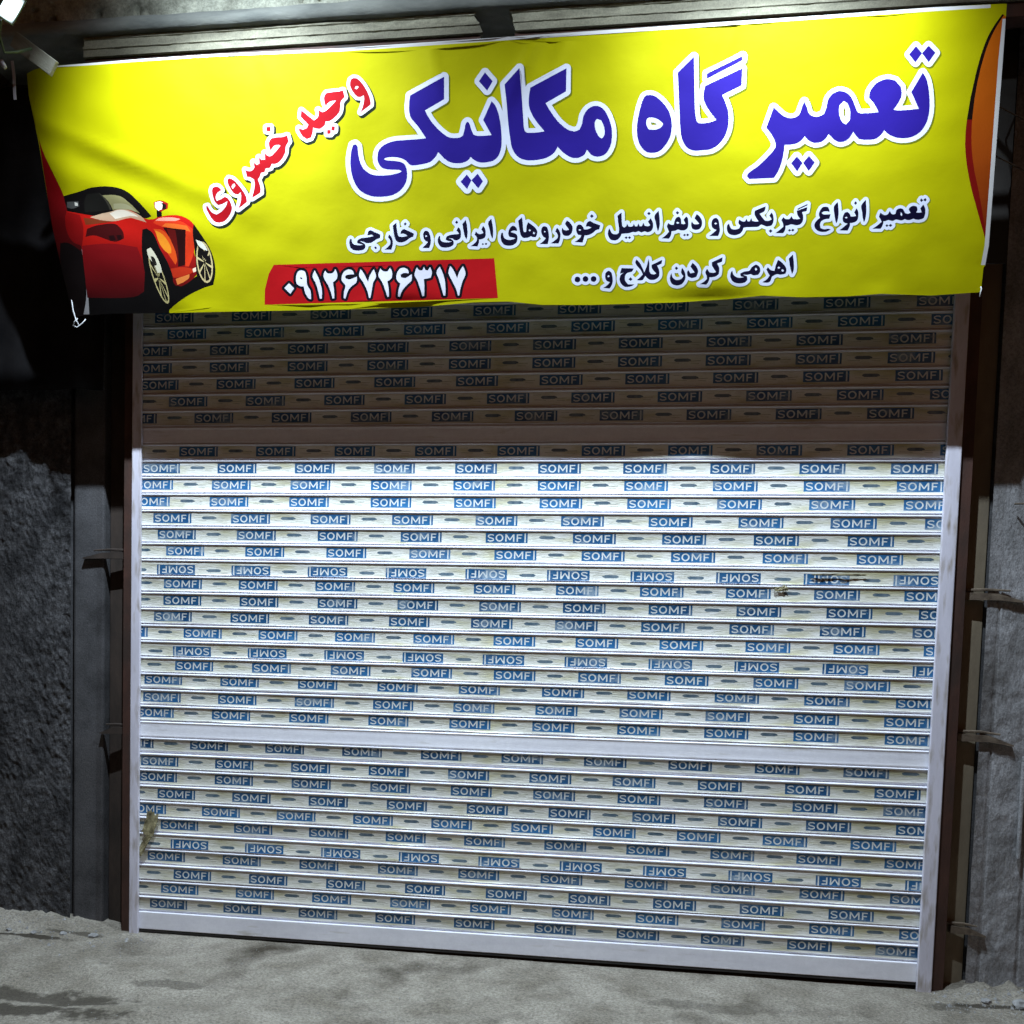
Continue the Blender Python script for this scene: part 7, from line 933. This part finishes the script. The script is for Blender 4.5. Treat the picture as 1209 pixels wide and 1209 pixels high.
("service_lettering",(8,5,38),"2696 552 2706 584 2716 588 2727 590 2735 587 2758 575 2804 557 2802 529 2788 526 2774 522 2737 501 2729 497 2720 495 2700 494 2679 496 2667 505 2650 508 2633 510 2652 501 2667 494 2673 488 2677 480 2678 473 2677 467 2672 456 2663 448 2653 444 2642 442 2623 441 2608 441 2593 442 2580 445 2569 450 2559 457 2555 460 2550 469 2547 479 2544 494 2544 504 2547 521 2556 533 2561 528 2565 523 2566 509 2568 502 2576 492 2584 487 2594 484 2606 482 2626 480 2644 482 2661 485 2632 490 2612 497 2609 504 2609 509 2613 517 2618 522 2625 527 2640 532 2664 536 2698 537 2749 546 2737 554 2728 556;2762 469 2775 457 2763 447 2750 459;2877 554 2888 545 2895 538 2902 524 2906 513 2908 503 2908 490 2905 472 2901 457 2894 440 2835 442 2851 451 2866 462 2880 475 2885 482 2888 495 2886 508 2879 521 2869 532;2940 639 2943 602 2948 564 2951 551 2958 537 2974 534 2990 532 3010 535 3030 539 3017 549 2999 556 2988 557 2973 555 2976 569 2983 581 2993 587 3006 590 3084 554 3077 531 3062 527 3048 522 3019 502 3004 496 2994 493 2977 491 2960 492 2950 495 2941 501 2934 508 2929 517 2923 533 2918 556 2910 617;3014 640 3026 627 3012 614 3001 628;3183 573 3195 570 3201 566 3207 560 3214 545 3219 529 3222 511 3223 494 3220 473 3215 459 3208 443 3151 445 3179 469 3199 489 3182 495 3173 503 3165 513 3161 526 3160 547 3164 561 3170 568 3174 571;3183 541 3193 533 3184 526 3174 532;3447 592 3457 584 3462 577 3466 567 3469 554 3470 540 3469 524 3464 511 3458 504 3451 499 3442 496 3435 494 3427 495 3419 496 3412 499 3404 506 3398 509 3381 511 3364 511 3379 509 3392 504 3399 499 3408 489 3411 485 3410 473 3408 465 3403 459 3395 453 3381 447 3368 444 3354 443 3340 442 3322 444 3311 447 3301 453 3292 461 3286 471 3281 481 3279 492 3278 502 3280 512 3284 520 3292 533 3297 529 3300 525 3300 509 3302 502 3307 495 3319 487 3334 483 3352 482 3370 482 3395 486 3364 492 3345 500 3346 511 3348 518 3352 524 3358 528 3375 535 3404 539 3441 541 3454 544 3433 567;3434 641 3447 627 3434 615 3422 627;3508 643 3517 608 3521 583 3523 557 3523 539 3521 521 3518 509 3514 498 3503 517 3496 533 3480 613;3649 595 3658 584 3663 577 3667 568 3669 558 3671 531 3670 521 3666 511 3664 509 3658 504 3646 499 3633 496 3618 495 3615 472 3605 444 3546 448 3561 456 3575 465 3592 479 3598 488 3600 499 3598 511 3591 522 3580 532 3591 556 3603 543 3609 539 3616 536 3624 535 3635 536 3652 543 3635 569;3647 468 3658 460 3647 453 3637 461;3673 470 3685 462 3673 453 3662 461;3715 645 3725 602 3729 576 3731 550 3731 532 3730 515 3727 506 3723 498 3710 531 3700 572 3690 602 3689 609 3689 615 3694 626 3704 636;3893 588 3906 582 3915 575 3922 561 3924 555 3923 552 3921 548 3902 551 3895 552 3885 550 3877 547 3873 541 3887 538 3906 532 3915 527 3923 520 3927 510 3928 498 3927 481 3923 469 3917 461 3905 452 3896 447 3885 444 3872 442 3854 442 3841 444 3829 447 3819 452 3811 459 3801 473 3796 482 3794 492 3792 506 3793 521 3795 532 3803 542 3808 538 3811 534 3813 517 3817 506 3825 497 3837 490 3854 486 3870 485 3894 489 3911 496 3886 503 3870 505 3864 508 3857 515 3853 524 3853 537 3855 549 3858 557 3865 569 3871 578 3878 584 3884 587;3961 647 3967 610 3972 559 3974 550 3976 544 3979 541 3984 539 3990 539 3996 540 3999 585 4003 596 4010 610 4033 595 4059 576 4072 564 4080 553 4085 542 4086 534 4085 525 4082 514 4073 499 4060 499 4048 500 4039 505 4034 506 4012 497 3994 495 3982 495 3976 496 3968 500 3958 510 3951 522 3943 554 3937 586 3931 623;4020 558 4034 551 4027 542 4016 548;4054 538 4068 530 4061 520 4050 526;4144 577 4154 574 4163 568 4168 558 4172 546 4177 523 4180 498 4179 482 4175 459 4170 445 4104 447 4120 457 4134 467 4144 477 4154 489 4136 499 4127 509 4123 516 4119 524 4116 539 4116 553 4118 560 4122 567 4127 573 4132 576 4138 577;4143 543 4152 538 4145 531 4137 537;4242 563 4251 554 4259 545 4267 529 4271 512 4271 500 4269 481 4265 466 4259 452 4257 447 4193 450 4214 462 4233 476 4243 483 4249 492 4250 496 4250 504 4246 517 4239 527 4228 535;4318 614 4340 599 4356 582 4362 572 4364 567 4366 553 4365 540 4362 527 4354 514 4346 507 4338 502 4328 500 4319 500 4309 501 4300 505 4292 510 4289 514 4286 517 4282 527 4279 545 4283 562 4289 553 4293 548 4303 543 4310 541 4321 541 4337 545 4303 589;4422 580 4432 576 4441 569 4450 558 4456 544 4470 543 4484 544 4499 548 4514 555 4503 560 4491 564 4480 564 4468 563 4472 579 4476 589 4479 593 4482 596 4488 599 4501 603 4531 587 4583 568 4575 540 4560 538 4547 533 4524 514 4506 505 4497 502 4485 500 4461 499 4456 473 4448 448 4383 454 4405 466 4420 477 4430 486 4434 496 4436 501 4411 505 4399 522 4394 535 4393 546 4394 556 4396 564 4399 570 4403 575 4408 578 4416 580;4423 547 4434 540 4424 534 4412 541;4513 651 4528 636 4514 623 4499 637;4744 656 4750 584 4753 568 4756 557 4765 550 4772 547 4783 554 4788 562 4792 576 4801 556 4815 551 4824 551 4837 555 4844 573 4854 553 4871 552 4879 574 4890 553 4906 552 4917 577 4929 555 4947 551 4955 551 4962 553 4972 557 4952 583 4972 607 4982 592 4988 582 4993 566 4994 554 4994 542 4992 533 4988 525 4983 518 4974 512 4964 509 4954 507 4950 508 4935 514 4931 514 4927 514 4911 508 4907 507 4903 508 4887 516 4882 517 4875 515 4861 510 4839 513 4812 505 4752 502 4748 490 4743 480 4733 469 4722 460 4709 456 4699 455 4684 457 4673 461 4664 467 4660 471 4653 481 4648 492 4644 508 4645 518 4647 531 4656 545 4665 526 4673 513 4681 506 4690 502 4704 501 4713 501 4720 504 4730 510 4730 540 4721 586 4713 633;4789 483 4802 473 4790 463 4777 474;4815 483 4828 472 4816 462 4803 473;4955 654 4970 640 4957 628 4943 641;5030 658 5040 610 5043 586 5045 561 5043 543 5040 526 5033 511 5022 541 5011 582 5003 602 5000 616 5001 622 5003 628 5007 635 5018 647;5243 611 5252 603 5256 597 5260 586 5262 571 5264 556 5263 540 5260 528 5255 521 5245 515 5237 512 5228 511 5210 512 5195 517 5188 519 5181 517 5167 511 5138 508 5138 495 5137 483 5131 469 5122 456 5065 460 5080 469 5094 479 5107 492 5119 506 5101 541 5100 544 5102 552 5109 569 5120 561 5132 555 5142 554 5153 555 5156 578 5160 590 5163 598 5171 606 5178 608 5190 611 5198 602 5204 593 5208 577 5209 560 5223 556 5228 556 5236 558 5241 559 5225 587;5179 575 5194 567 5183 559 5169 567;5173 652 5189 638 5175 626 5161 639;5240 487 5252 478 5241 469 5229 478;5263 488 5276 478 5264 469 5252 478;5322 624 5336 615 5344 609 5351 601 5358 591 5366 575 5368 564 5369 552 5367 541 5366 536 5360 527 5353 519 5349 516 5340 513 5330 512 5320 512 5307 516 5294 523 5287 543 5285 557 5289 574 5299 560 5306 555 5310 553 5318 552 5330 552 5338 553 5346 556 5308 594;5473 593 5483 585 5489 579 5493 571 5497 559 5507 511 5508 497 5504 480 5497 463 5429 465 5458 486 5483 507 5464 513 5453 521 5447 527 5443 535 5440 548 5440 558 5441 568 5443 575 5447 582 5455 589 5462 591;5471 560 5482 552 5472 545 5461 552;5837 661 5837 643 5834 633 5832 629 5828 625 5817 618 5797 611 5816 588 5836 567 5845 561 5850 560 5865 559 5877 561 5892 568 5871 595 5886 617 5894 606 5898 598 5903 582 5906 569 5906 557 5905 546 5901 535 5895 527 5891 524 5879 521 5861 519 5851 521 5816 535 5801 523 5792 520 5786 518 5769 518 5711 519 5693 517 5685 515 5682 500 5678 492 5669 480 5661 474 5651 470 5632 465 5618 465 5598 468 5585 473 5580 476 5571 484 5566 493 5562 503 5560 512 5559 522 5560 531 5562 538 5566 543 5573 551 5580 532 5588 519 5592 514 5604 508 5615 506 5625 506 5639 508 5653 513 5660 532 5650 541 5645 548 5644 551 5643 555 5644 563 5648 575 5660 567 5672 561 5679 560 5689 560 5692 561 5702 579 5713 560 5727 560 5737 584 5747 562 5771 557 5794 557 5774 583 5764 599 5760 606 5758 618 5761 634;5891 499 5906 485 5892 473 5877 487;6146 645 6144 617 6111 610 6120 587 6123 571 6124 560 6122 545 6117 536 6111 529 6103 524 6085 520 6068 521 6052 526 6041 528 6033 527 6016 521 5999 519 6000 506 5999 494 5994 481 5987 468 5927 470 5956 490 5983 514 5981 526 5977 538 5971 549 5963 560 5975 581 5988 570 5994 567 5999 566 6008 565 6023 566 6035 585 6049 565 6075 562 6103 564 6090 576 6080 589 6074 604 6071 621;6075 636 6146 666 6144 656 6076 626;6030 496 6044 486 6032 477 6020 487;6054 497 6069 487 6056 477 6044 486;6279 643 6289 642 6300 638 6312 616 6313 606 6296 610 6276 610 6267 608 6256 600 6266 592 6275 588 6283 588 6323 589 6317 557 6300 557 6285 555 6271 550 6260 543 6257 537 6254 525 6254 517 6258 504 6261 495 6279 488 6293 486 6316 489 6326 487 6337 483 6317 472 6303 468 6292 467 6281 467 6268 468 6255 471 6243 476 6238 479 6223 491 6216 501 6214 505 6212 514 6212 523 6216 536 6224 547 6233 556 6247 566 6239 580 6236 592 6238 606 6245 623 6253 634 6260 639 6267 642;6366 671 6372 647 6376 628 6380 603 6382 587 6382 563 6379 540 6376 532 6372 524 6363 545 6355 571 6343 618 6341 634 6341 641 6346 652 6355 662;6508 623 6515 614 6519 608 6525 592 6527 578 6528 565 6528 556 6524 543 6520 537 6515 532 6505 527 6490 524 6473 523 6475 512 6474 502 6469 486 6462 471 6401 475 6426 494 6456 520 6446 522 6436 525 6427 531 6419 538 6415 554 6415 569 6419 583 6425 597 6445 601 6455 593 6464 585 6468 577 6472 569 6488 567 6494 568 6505 570 6511 572 6494 597;6440 568 6451 563 6442 556 6430 562;6495 673 6507 659 6497 647 6485 660;6568 679 6578 629 6581 603 6583 585 6583 563 6581 542 6578 534 6573 527 6561 556 6552 595 6541 626 6540 634 6540 641 6543 648 6546 654 6556 667;6686 589 6696 580 6707 574 6719 570 6732 571 6738 574 6742 579 6752 598 6758 587 6765 578 6773 574 6784 573 6795 577 6797 596 6800 603 6803 606 6814 611 6826 613 6838 610 6845 606 6852 597 6861 583 6868 577 6879 574 6889 574 6903 580 6886 602 6891 613 6895 619 6901 623 6908 626 6919 627 6930 625 6941 620 6947 609 6950 601 6950 595 6948 589 6942 581 6963 578 6983 580 6969 608 6986 633 6996 619 7002 610 7006 599 7008 587 7010 570 7008 554 7005 544 7002 540 6994 535 6979 531 6965 530 6947 532 6935 537 6930 538 6926 538 6906 530 6895 530 6881 532 6869 538 6855 531 6844 529 6836 530 6811 536 6805 537 6801 536 6787 529 6784 528 6776 528 6752 535 6748 535 6729 528 6715 528 6716 514 6714 502 6709 488 6701 476 6641 478 6673 498 6702 524 6693 541 6678 561;6832 587 6845 573 6843 559 6832 567;6743 507 6756 497 6746 487 6734 497;6770 508 6784 498 6773 487 6756 497;6967 675 6981 662 6971 651 6957 662;6993 677 7006 665 6998 653 6981 663;4441 176 4440 167 4435 161 4429 157 4419 155 4409 158 4402 162 4397 168 4395 178 4397 187 4401 193 4407 197 4417 199 4427 196 4434 192 4439 186;4505 178 4504 169 4499 163 4493 159 4483 157 4473 159 4466 164 4461 170 4459 179 4461 189 4465 195 4471 199 4481 201 4491 198 4498 194 4503 188;4570 177 4568 168 4564 162 4557 157 4548 156 4538 158 4531 162 4526 169 4524 178 4525 187 4530 193 4536 197 4546 199 4556 197 4563 192 4567 186;4669 235 4680 227 4686 221 4691 211 4695 196 4698 181 4700 160 4699 146 4696 133 4688 118 4677 103 4626 109 4644 119 4660 131 4669 140 4677 150 4659 157 4648 164 4644 171 4640 178 4637 197 4638 212 4641 220 4646 226 4654 233 4659 235;4665 203 4675 194 4664 186 4655 195;4753 211 4765 252 4861 248 4855 234 4849 226 4846 224 4835 220 4816 217 4811 214 4804 208 4798 200 4795 191 4795 174 4797 163 4802 153 4809 144 4822 131 4873 130 4861 122 4853 117 4834 113 4820 111 4805 112 4799 113 4793 116 4782 123 4772 131 4760 147 4753 165 4753 176 4756 191 4760 200 4768 208 4782 218;4840 183 4856 168 4841 155 4824 169;4879 313 4901 293 4914 277 4946 218 4962 261 4974 315 4982 280 4984 235 4986 223 4990 216 4997 205 5018 200 5028 201 5040 207 5021 224 5005 243 5003 247 5001 255 5000 270 5080 305 5078 277 5043 264 5058 238 5064 218 5065 197 5063 185 5060 180 5052 171 5036 162 5023 159 5003 159 4992 161 4979 168 4965 179 4955 191 4945 171 4938 161 4934 158 4919 157 4890 161 4916 182 4935 202 4925 221 4913 238 4887 264 4878 276 4873 283 4871 290 4871 293 4873 301;5238 243 5258 217 5264 203 5267 196 5269 179 5270 171 5268 155 5265 149 5258 136 5248 125 5242 121 5230 116 5216 113 5201 113 5187 117 5180 119 5168 127 5163 132 5159 137 5153 150 5149 165 5149 177 5152 189 5157 200 5159 206 5162 190 5166 180 5169 175 5182 162 5193 156 5198 154 5211 154 5225 156 5237 160 5240 163 5246 169 5252 182 5240 195 5235 204 5233 208 5233 214 5234 225;5193 253 5209 239 5195 226 5181 240;5317 276 5334 263 5348 249 5359 232 5364 220 5365 214 5365 207 5362 193 5354 173 5337 167 5325 165 5320 165 5314 166 5304 170 5287 178 5282 193 5280 207 5282 216 5288 224 5306 200 5338 206 5302 250;5545 310 5543 278 5507 266 5518 249 5524 237 5526 231 5528 210 5526 188 5512 177 5497 170 5477 167 5456 168 5456 155 5453 142 5446 127 5437 114 5382 118 5398 125 5413 134 5425 144 5437 155 5435 169 5432 182 5423 196 5421 204 5421 208 5425 217 5433 229 5453 203 5469 200 5485 199 5495 201 5503 204 5485 227 5469 250 5466 262 5465 276;5804 251 5820 244 5829 237 5833 234 5838 224 5842 207 5841 197 5837 188 5828 176 5810 173 5799 172 5789 173 5774 181 5770 182 5762 181 5748 177 5729 178 5711 181 5744 167 5749 139 5738 128 5730 122 5711 117 5688 116 5665 120 5650 125 5644 129 5638 133 5628 143 5618 161 5616 167 5615 177 5616 188 5619 201 5622 205 5628 211 5632 195 5637 185 5644 176 5660 165 5672 160 5688 158 5705 159 5722 161 5696 168 5690 188 5704 196 5718 202 5725 203 5746 205 5753 206 5758 208 5762 211 5764 215 5771 229 5774 233 5788 243;5806 228 5818 217 5808 205 5798 217;5968 281 5991 266 6005 255 6022 238 6031 226 6038 214 6039 208 6039 197 6035 179 6018 174 6002 172 5996 172 5974 177 5963 175 5945 167 5935 159 5932 152 5930 138 5929 135 5922 124 5916 119 5905 117 5897 116 5880 118 5862 121 5882 131 5900 144 5909 156 5916 169 5900 191 5887 213 5896 230 5908 218 5921 208 5934 203 5949 201 5954 237;5977 232 5992 223 5981 215 5969 223;6006 212 6021 203 6013 193 6000 202;6076 315 6087 268 6094 225 6094 202 6091 191 6084 174 6067 217 6048 286"),
("number_panel",(170,13,20),"1892 352 3741 353 3775 52 1788 44 1800 162 1842 283"),
("number_outline",(10,8,20),"3376 324 3366 320 3360 311 3348 282 3345 269 3344 250 3343 248 3329 280 3312 313 3306 320 3301 322 3294 323 3285 322 3278 317 3258 293 3249 278 3233 312 3229 317 3222 321 3212 322 3203 319 3196 314 3188 303 3181 314 3175 320 3165 323 3156 322 3149 319 3145 315 3134 298 3130 302 3122 314 3116 318 3109 321 3099 321 3092 318 3086 312 3074 291 3066 270 3059 271 3057 273 3054 284 3050 292 3045 299 3038 305 3019 315 3001 321 2986 321 2975 320 2960 316 2951 312 2943 305 2931 294 2919 275 2910 296 2901 311 2894 319 2885 323 2875 323 2867 320 2846 298 2844 297 2834 298 2827 300 2813 318 2806 321 2797 322 2790 321 2783 316 2770 294 2767 294 2761 307 2756 312 2749 316 2740 317 2730 314 2724 309 2700 280 2687 258 2672 285 2664 296 2646 314 2637 319 2625 320 2618 317 2613 313 2609 308 2597 277 2595 273 2586 293 2574 307 2565 313 2556 317 2546 319 2534 321 2522 319 2508 316 2486 307 2468 292 2455 275 2447 297 2435 317 2427 323 2417 326 2407 324 2400 320 2396 315 2388 298 2382 294 2376 293 2367 293 2360 294 2348 311 2339 316 2329 317 2320 314 2315 311 2310 305 2299 288 2293 271 2290 251 2276 280 2257 313 2252 317 2245 319 2238 320 2230 318 2225 315 2220 310 2205 284 2198 264 2197 249 2200 236 2219 202 2230 172 2241 130 2252 73 2256 67 2260 64 2270 60 2290 60 2297 62 2306 67 2311 76 2316 113 2316 146 2312 177 2304 212 2305 215 2327 178 2340 150 2351 117 2360 75 2363 68 2370 62 2380 59 2402 62 2413 67 2417 71 2420 78 2421 115 2421 152 2416 194 2416 196 2433 208 2443 220 2452 199 2473 177 2475 173 2461 136 2457 110 2455 79 2458 73 2463 68 2487 56 2499 56 2504 58 2510 63 2514 69 2530 113 2542 134 2551 144 2566 158 2593 174 2602 181 2611 191 2619 206 2633 184 2657 138 2666 112 2674 74 2677 68 2683 62 2693 58 2710 58 2719 61 2726 67 2729 73 2749 166 2755 188 2762 201 2772 213 2788 191 2800 167 2817 119 2830 74 2835 68 2842 63 2854 62 2873 67 2881 71 2885 78 2887 96 2887 137 2885 156 2879 189 2894 199 2902 206 2908 214 2910 214 2915 201 2921 192 2938 175 2927 140 2923 121 2920 95 2919 84 2920 78 2924 71 2930 66 2935 64 2957 59 2966 61 2973 65 2977 72 2990 104 3002 123 3034 155 3061 176 3068 182 3076 193 3081 203 3089 188 3098 166 3128 71 3135 64 3143 61 3150 61 3166 64 3173 66 3178 70 3181 74 3184 80 3187 145 3185 193 3186 194 3222 200 3231 204 3237 210 3249 238 3265 204 3286 136 3304 75 3310 67 3320 62 3344 62 3351 64 3355 67 3361 76 3363 111 3363 141 3360 184 3353 218 3353 220 3354 221 3375 186 3404 133 3414 110 3422 75 3425 68 3431 63 3438 60 3457 59 3464 60 3469 63 3473 68 3476 74 3484 119 3493 153 3502 178 3521 216 3526 229 3528 244 3527 254 3524 267 3516 288 3504 312 3499 317 3492 320 3480 321 3473 319 3469 315 3450 291 3436 268 3434 268 3418 295 3404 311 3390 322 3383 324;2111 323 2097 319 2082 311 2071 298 2061 281 2054 257 2052 235 2052 216 2056 198 2055 198 2027 224 2018 227 2008 227 1998 222 1954 185 1948 177 1948 166 1952 158 2002 109 2009 105 2017 103 2025 104 2030 106 2038 113 2075 158 2078 165 2077 173 2078 174 2097 165 2117 160 2124 131 2129 117 2138 100 2154 77 2163 68 2175 61 2187 59 2202 59 2212 65 2218 74 2220 102 2220 126 2216 150 2212 162 2196 186 2191 195 2189 210 2189 254 2182 286 2173 304 2167 310 2155 317 2145 321 2131 324"),
("number_lettering",(222,222,238),"2013 207 2055 167 2019 124 1970 171;2128 304 2143 300 2152 295 2158 286 2161 280 2166 253 2167 242 2166 210 2169 189 2172 182 2191 154 2194 146 2196 136 2197 113 2196 79 2186 80 2179 83 2167 96 2157 111 2149 126 2144 143 2138 179 2119 181 2107 183 2101 185 2086 195 2079 204 2077 209 2074 226 2075 244 2078 262 2086 281 2093 292 2102 299 2112 303;2117 253 2131 243 2124 234 2107 246;2239 300 2256 272 2267 248 2277 220 2288 182 2293 154 2294 134 2293 112 2289 80 2273 81 2263 134 2252 177 2241 209 2224 237 2221 244 2219 251 2222 267 2229 284;2331 297 2339 285 2346 278 2350 276 2360 273 2379 273 2392 276 2402 283 2409 291 2416 306 2426 290 2430 279 2432 267 2432 252 2428 238 2426 232 2422 227 2411 217 2391 205 2395 177 2398 149 2399 115 2398 82 2382 80 2374 120 2361 157 2349 185 2324 225 2315 245 2313 256 2318 277 2324 287;2533 301 2548 298 2560 292 2564 288 2569 279 2574 263 2549 263 2524 261 2515 259 2501 253 2496 251 2503 232 2519 226 2529 224 2534 224 2545 226 2566 232 2597 245 2598 229 2597 214 2591 200 2587 195 2552 173 2534 157 2523 145 2509 119 2493 76 2478 83 2480 108 2484 133 2496 163 2497 171 2497 178 2494 185 2471 210 2468 217 2466 224 2467 240 2474 262 2480 273 2488 282 2498 290 2509 295 2521 299;2630 300 2642 288 2652 275 2672 239 2691 201 2699 228 2709 253 2724 276 2742 297 2754 269 2759 250 2759 241 2757 234 2754 226 2738 204 2732 188 2707 78 2696 78 2690 107 2685 126 2671 159 2646 206 2623 234 2619 241 2617 248 2616 257 2617 265 2622 282;2799 303 2807 290 2814 284 2818 281 2823 279 2836 277 2856 277 2880 304 2890 289 2894 278 2896 264 2896 248 2892 231 2889 224 2885 219 2874 211 2854 201 2860 173 2864 145 2865 125 2865 95 2865 85 2851 82 2839 123 2821 174 2811 195 2806 204 2787 230 2782 239 2780 248 2780 257 2785 275;2998 301 3014 296 3024 290 3028 286 3031 283 3034 274 3037 259 3015 261 3000 262 2988 260 2979 257 2966 250 2971 229 2990 224 3002 223 3008 223 3017 226 3034 235 3060 251 3062 234 3061 217 3057 203 3052 196 3046 190 3018 169 2997 149 2984 135 2979 128 2970 113 2957 80 2942 83 2942 92 2945 119 2948 136 2955 158 2965 181 2945 197 2935 210 2932 216 2931 224 2931 240 2935 257 2941 270 2953 287 2963 295 2974 299 2986 301;3104 302 3113 289 3123 280 3131 278 3145 277 3149 278 3163 303 3176 279 3195 275 3214 302 3226 274 3229 261 3229 254 3225 240 3217 220 3160 211 3163 185 3165 158 3164 121 3162 83 3147 81 3132 131 3114 184 3106 203 3090 229 3086 238 3084 247 3085 256 3087 265 3094 283;3294 303 3305 281 3316 258 3326 231 3334 203 3339 172 3341 140 3341 111 3339 81 3324 82 3307 141 3289 199 3282 219 3270 244 3267 252 3267 260 3268 267 3271 275 3281 289;3380 305 3392 293 3403 280 3422 246 3438 211 3446 235 3455 258 3469 281 3485 302 3496 282 3503 263 3506 253 3506 243 3505 233 3501 224 3481 185 3472 158 3462 122 3455 79 3443 79 3435 114 3423 142 3395 194 3373 231 3369 241 3366 250 3366 259 3367 268 3372 286"),
("hem",(205,203,202),"91 1876 414 1880 848 1887 1486 1890 2516 1877 3833 1884 5087 1893 6282 1900 6859 1904 7256 1902 7259 1882 6863 1880 6285 1879 5089 1869 3833 1862 2515 1855 1484 1873 846 1870 412 1865 105 1868;7379 1809 7393 1559 7442 965 7500 337 7499 202 7468 203 7470 338 7413 966 7362 1561 7350 1810"),
]
# ------------------------------------------------------------------ the banner
def dec(s):
    out = []
    for part in s.split(';'):
        a = [int(t) / 2.0 for t in part.split()]
        out.append([(a[i], a[i + 1]) for i in range(0, len(a), 2)])
    return out
BW, BH = 3740.0, 938.0
def bump_up(x, c, w): return math.exp(-((x - c) / w) ** 2)
def wr(a, b):
    """height of the hanging vinyl over its frame (metres), a along and b up the banner in mm"""
    x = a / 1000.0; y = b / 1000.0
    h = 0.006 * math.sin(x * 2.1 + 0.6) * math.sin(math.pi * min(max(y / 0.94, 0), 1))
    h += 0.0016 * math.sin(x * 17 + 2.0 * noise.noise(Vector((x * 1.5, y * 2, 0)))) * (0.3 + y)
    # diagonal drag folds at the upper left, running down to the right
    s = (y - 0.70) + 0.42 * (x - 0.10)
    f = math.exp(-((x - 0.35) / 0.42) ** 2)
    h += 0.7 * f * (0.0045 * bump_up(s, 0.0, 0.035) - 0.004 * bump_up(s, -0.075, 0.04) + 0.0035 * bump_up(s, -0.16, 0.045) - 0.003 * bump_up(s, -0.26, 0.05))
    # folds under the top hem
    for cx, k, am in ((2.03, 0.9, 0.007), (2.14, 0.7, 0.005), (1.62, -0.4, 0.003), (2.75, 0.5, 0.004), (0.95, -0.5, 0.0035)):
        s = (x - cx) - k * (0.94 - y)* -0.6
        h += am * bump_up(s, 0, 0.03) * math.exp(-((0.94 - y) / 0.22) ** 2)
    # puckers along the bottom hem
    for cx, w, am in ((1.52, 0.10, -0.007), (1.36, 0.07, 0.003), (2.72, 0.17, -0.008), (2.98, 0.07, 0.003), (0.62, 0.10, 0.003), (0.50, 0.06, -0.003), (3.38, 0.07, 0.003)):
        h += am * bump_up(x, cx, w) * math.exp(-(y / 0.035) ** 2)
    h += 0.0016 * noise.noise(Vector((x * 7, y * 9, 4)))
    # left end turns back round the frame
    e = max(0.0, 0.10 - x)
    h -= 0.9 * e * e
    return h
BU = Vector((0.0, -0.26654391, 0.96382278)); BN = Vector((0.0, -0.96382278, -0.26654391))
def b3(a, b):
    h = wr(a, b)
    p = Vector((a / 1000.0, 0, 0)) + BU * (b / 1000.0) + BN * h
    e = 4.0
    ha = (wr(a + e, b) - h) / (e / 1000.0); hb = (wr(a, b + e) - h) / (e / 1000.0)
    n = (BN - Vector((1, 0, 0)) * ha - BU * hb).normalized()
    return p, n
banner = empty("shop_banner", (-0.20, -0.30, 2.86), "long yellow vinyl banner with blue and red Persian lettering and a red sports car", "banner")
sheet = dec(SHEET)[0]
layers = [(pn, dec(s)) for pn, c, s in PRINT]
gp = []
xs0 = min(p[0] for p in sheet); xs1 = max(p[0] for p in sheet); ys0 = min(p[1] for p in sheet); ys1 = max(p[1] for p in sheet)
ax_ = np.arange(xs0 + 5, xs1, 22.0); ay_ = np.arange(ys0 + 5, ys1, 20.0)
GX, GY = np.meshgrid(ax_, ay_)
GX = GX.ravel() + 3.0 * np.sin(GY.ravel()); GY = GY.ravel()
ok = inside_np([sheet], GX, GY)
gp = list(zip(GX[ok].tolist(), GY[ok].tolist()))
P, T, lab = cdt(sheet, layers, gp, (), 1e-3)
pos = []; nor = []
for a, b in P:
    p, n = b3(a, b); pos.append(p); nor.append(n)
groups = {}
YELLOW = (173, 169, 0)
for t, l in zip(T, lab):
    pn, c = ("vinyl_sheet", YELLOW) if l < 0 else (PRINT[l][0], PRINT[l][1])
    groups.setdefault(pn, []).append((t, c))
for pn, lst in groups.items():
    used = {}; vs = []; ns = []; fs = []; mi = []; mats = []
    for t, c in lst:
        f = []
        for i in t:
            i = int(i)
            if i not in used:
                used[i] = len(vs); vs.append(pos[i]); ns.append(nor[i])
            f.append(used[i])
        a, b, c3 = (vs[k] for k in f)
        if (b - a).cross(c3 - a).dot(BN) < 0: f = [f[0], f[2], f[1]]
        fs.append(f)
        if c not in mats: mats.append(c)
        mi.append(mats.index(c))
    me = bpy.data.meshes.new(pn)
    me.from_pydata(vs, [], fs)
    for c in mats: me.materials.append(ink(c))
    me.polygons.foreach_set("material_index", mi)
    me.polygons.foreach_set("use_smooth", [True] * len(fs))
    me.update()
    me.normals_split_custom_set_from_vertices(ns)
    link(pn, me, banner)
# timber and tube frame behind the sheet
fr = MB()
def fpt(a, b, back): return tuple(Vector((a / 1000.0, 0, 0)) + BU * (b / 1000.0) - BN * back)
for b_ in (30, 470, 905):
    fr.tube([fpt(150, b_, 0.045), fpt(3640, b_, 0.045)], 0.012, 8)
for a_ in (160, 1300, 2450, 3630):
    fr.tube([fpt(a_, 30, 0.068), fpt(a_, 905, 0.068)], 0.011, 8)
    fr.tube([fpt(a_, 905, 0.06), (fpt(a_, 905, 0)[0], 0.36, fpt(a_, 905, 0)[2] + 0.05)], 0.010, 8)
fr.build("tube_frame", M_GALV, banner, True)

for pts, lab_, rad, mat in CORDS:
    m = MB(); m.tube([(p[0] + 0.20, p[1] + 0.30, p[2] - 2.86) for p in pts], rad, 6)
    o = m.build("wire" if mat else "tie_cord", mat or M_STRING, banner, True)
    o["label"] = lab_
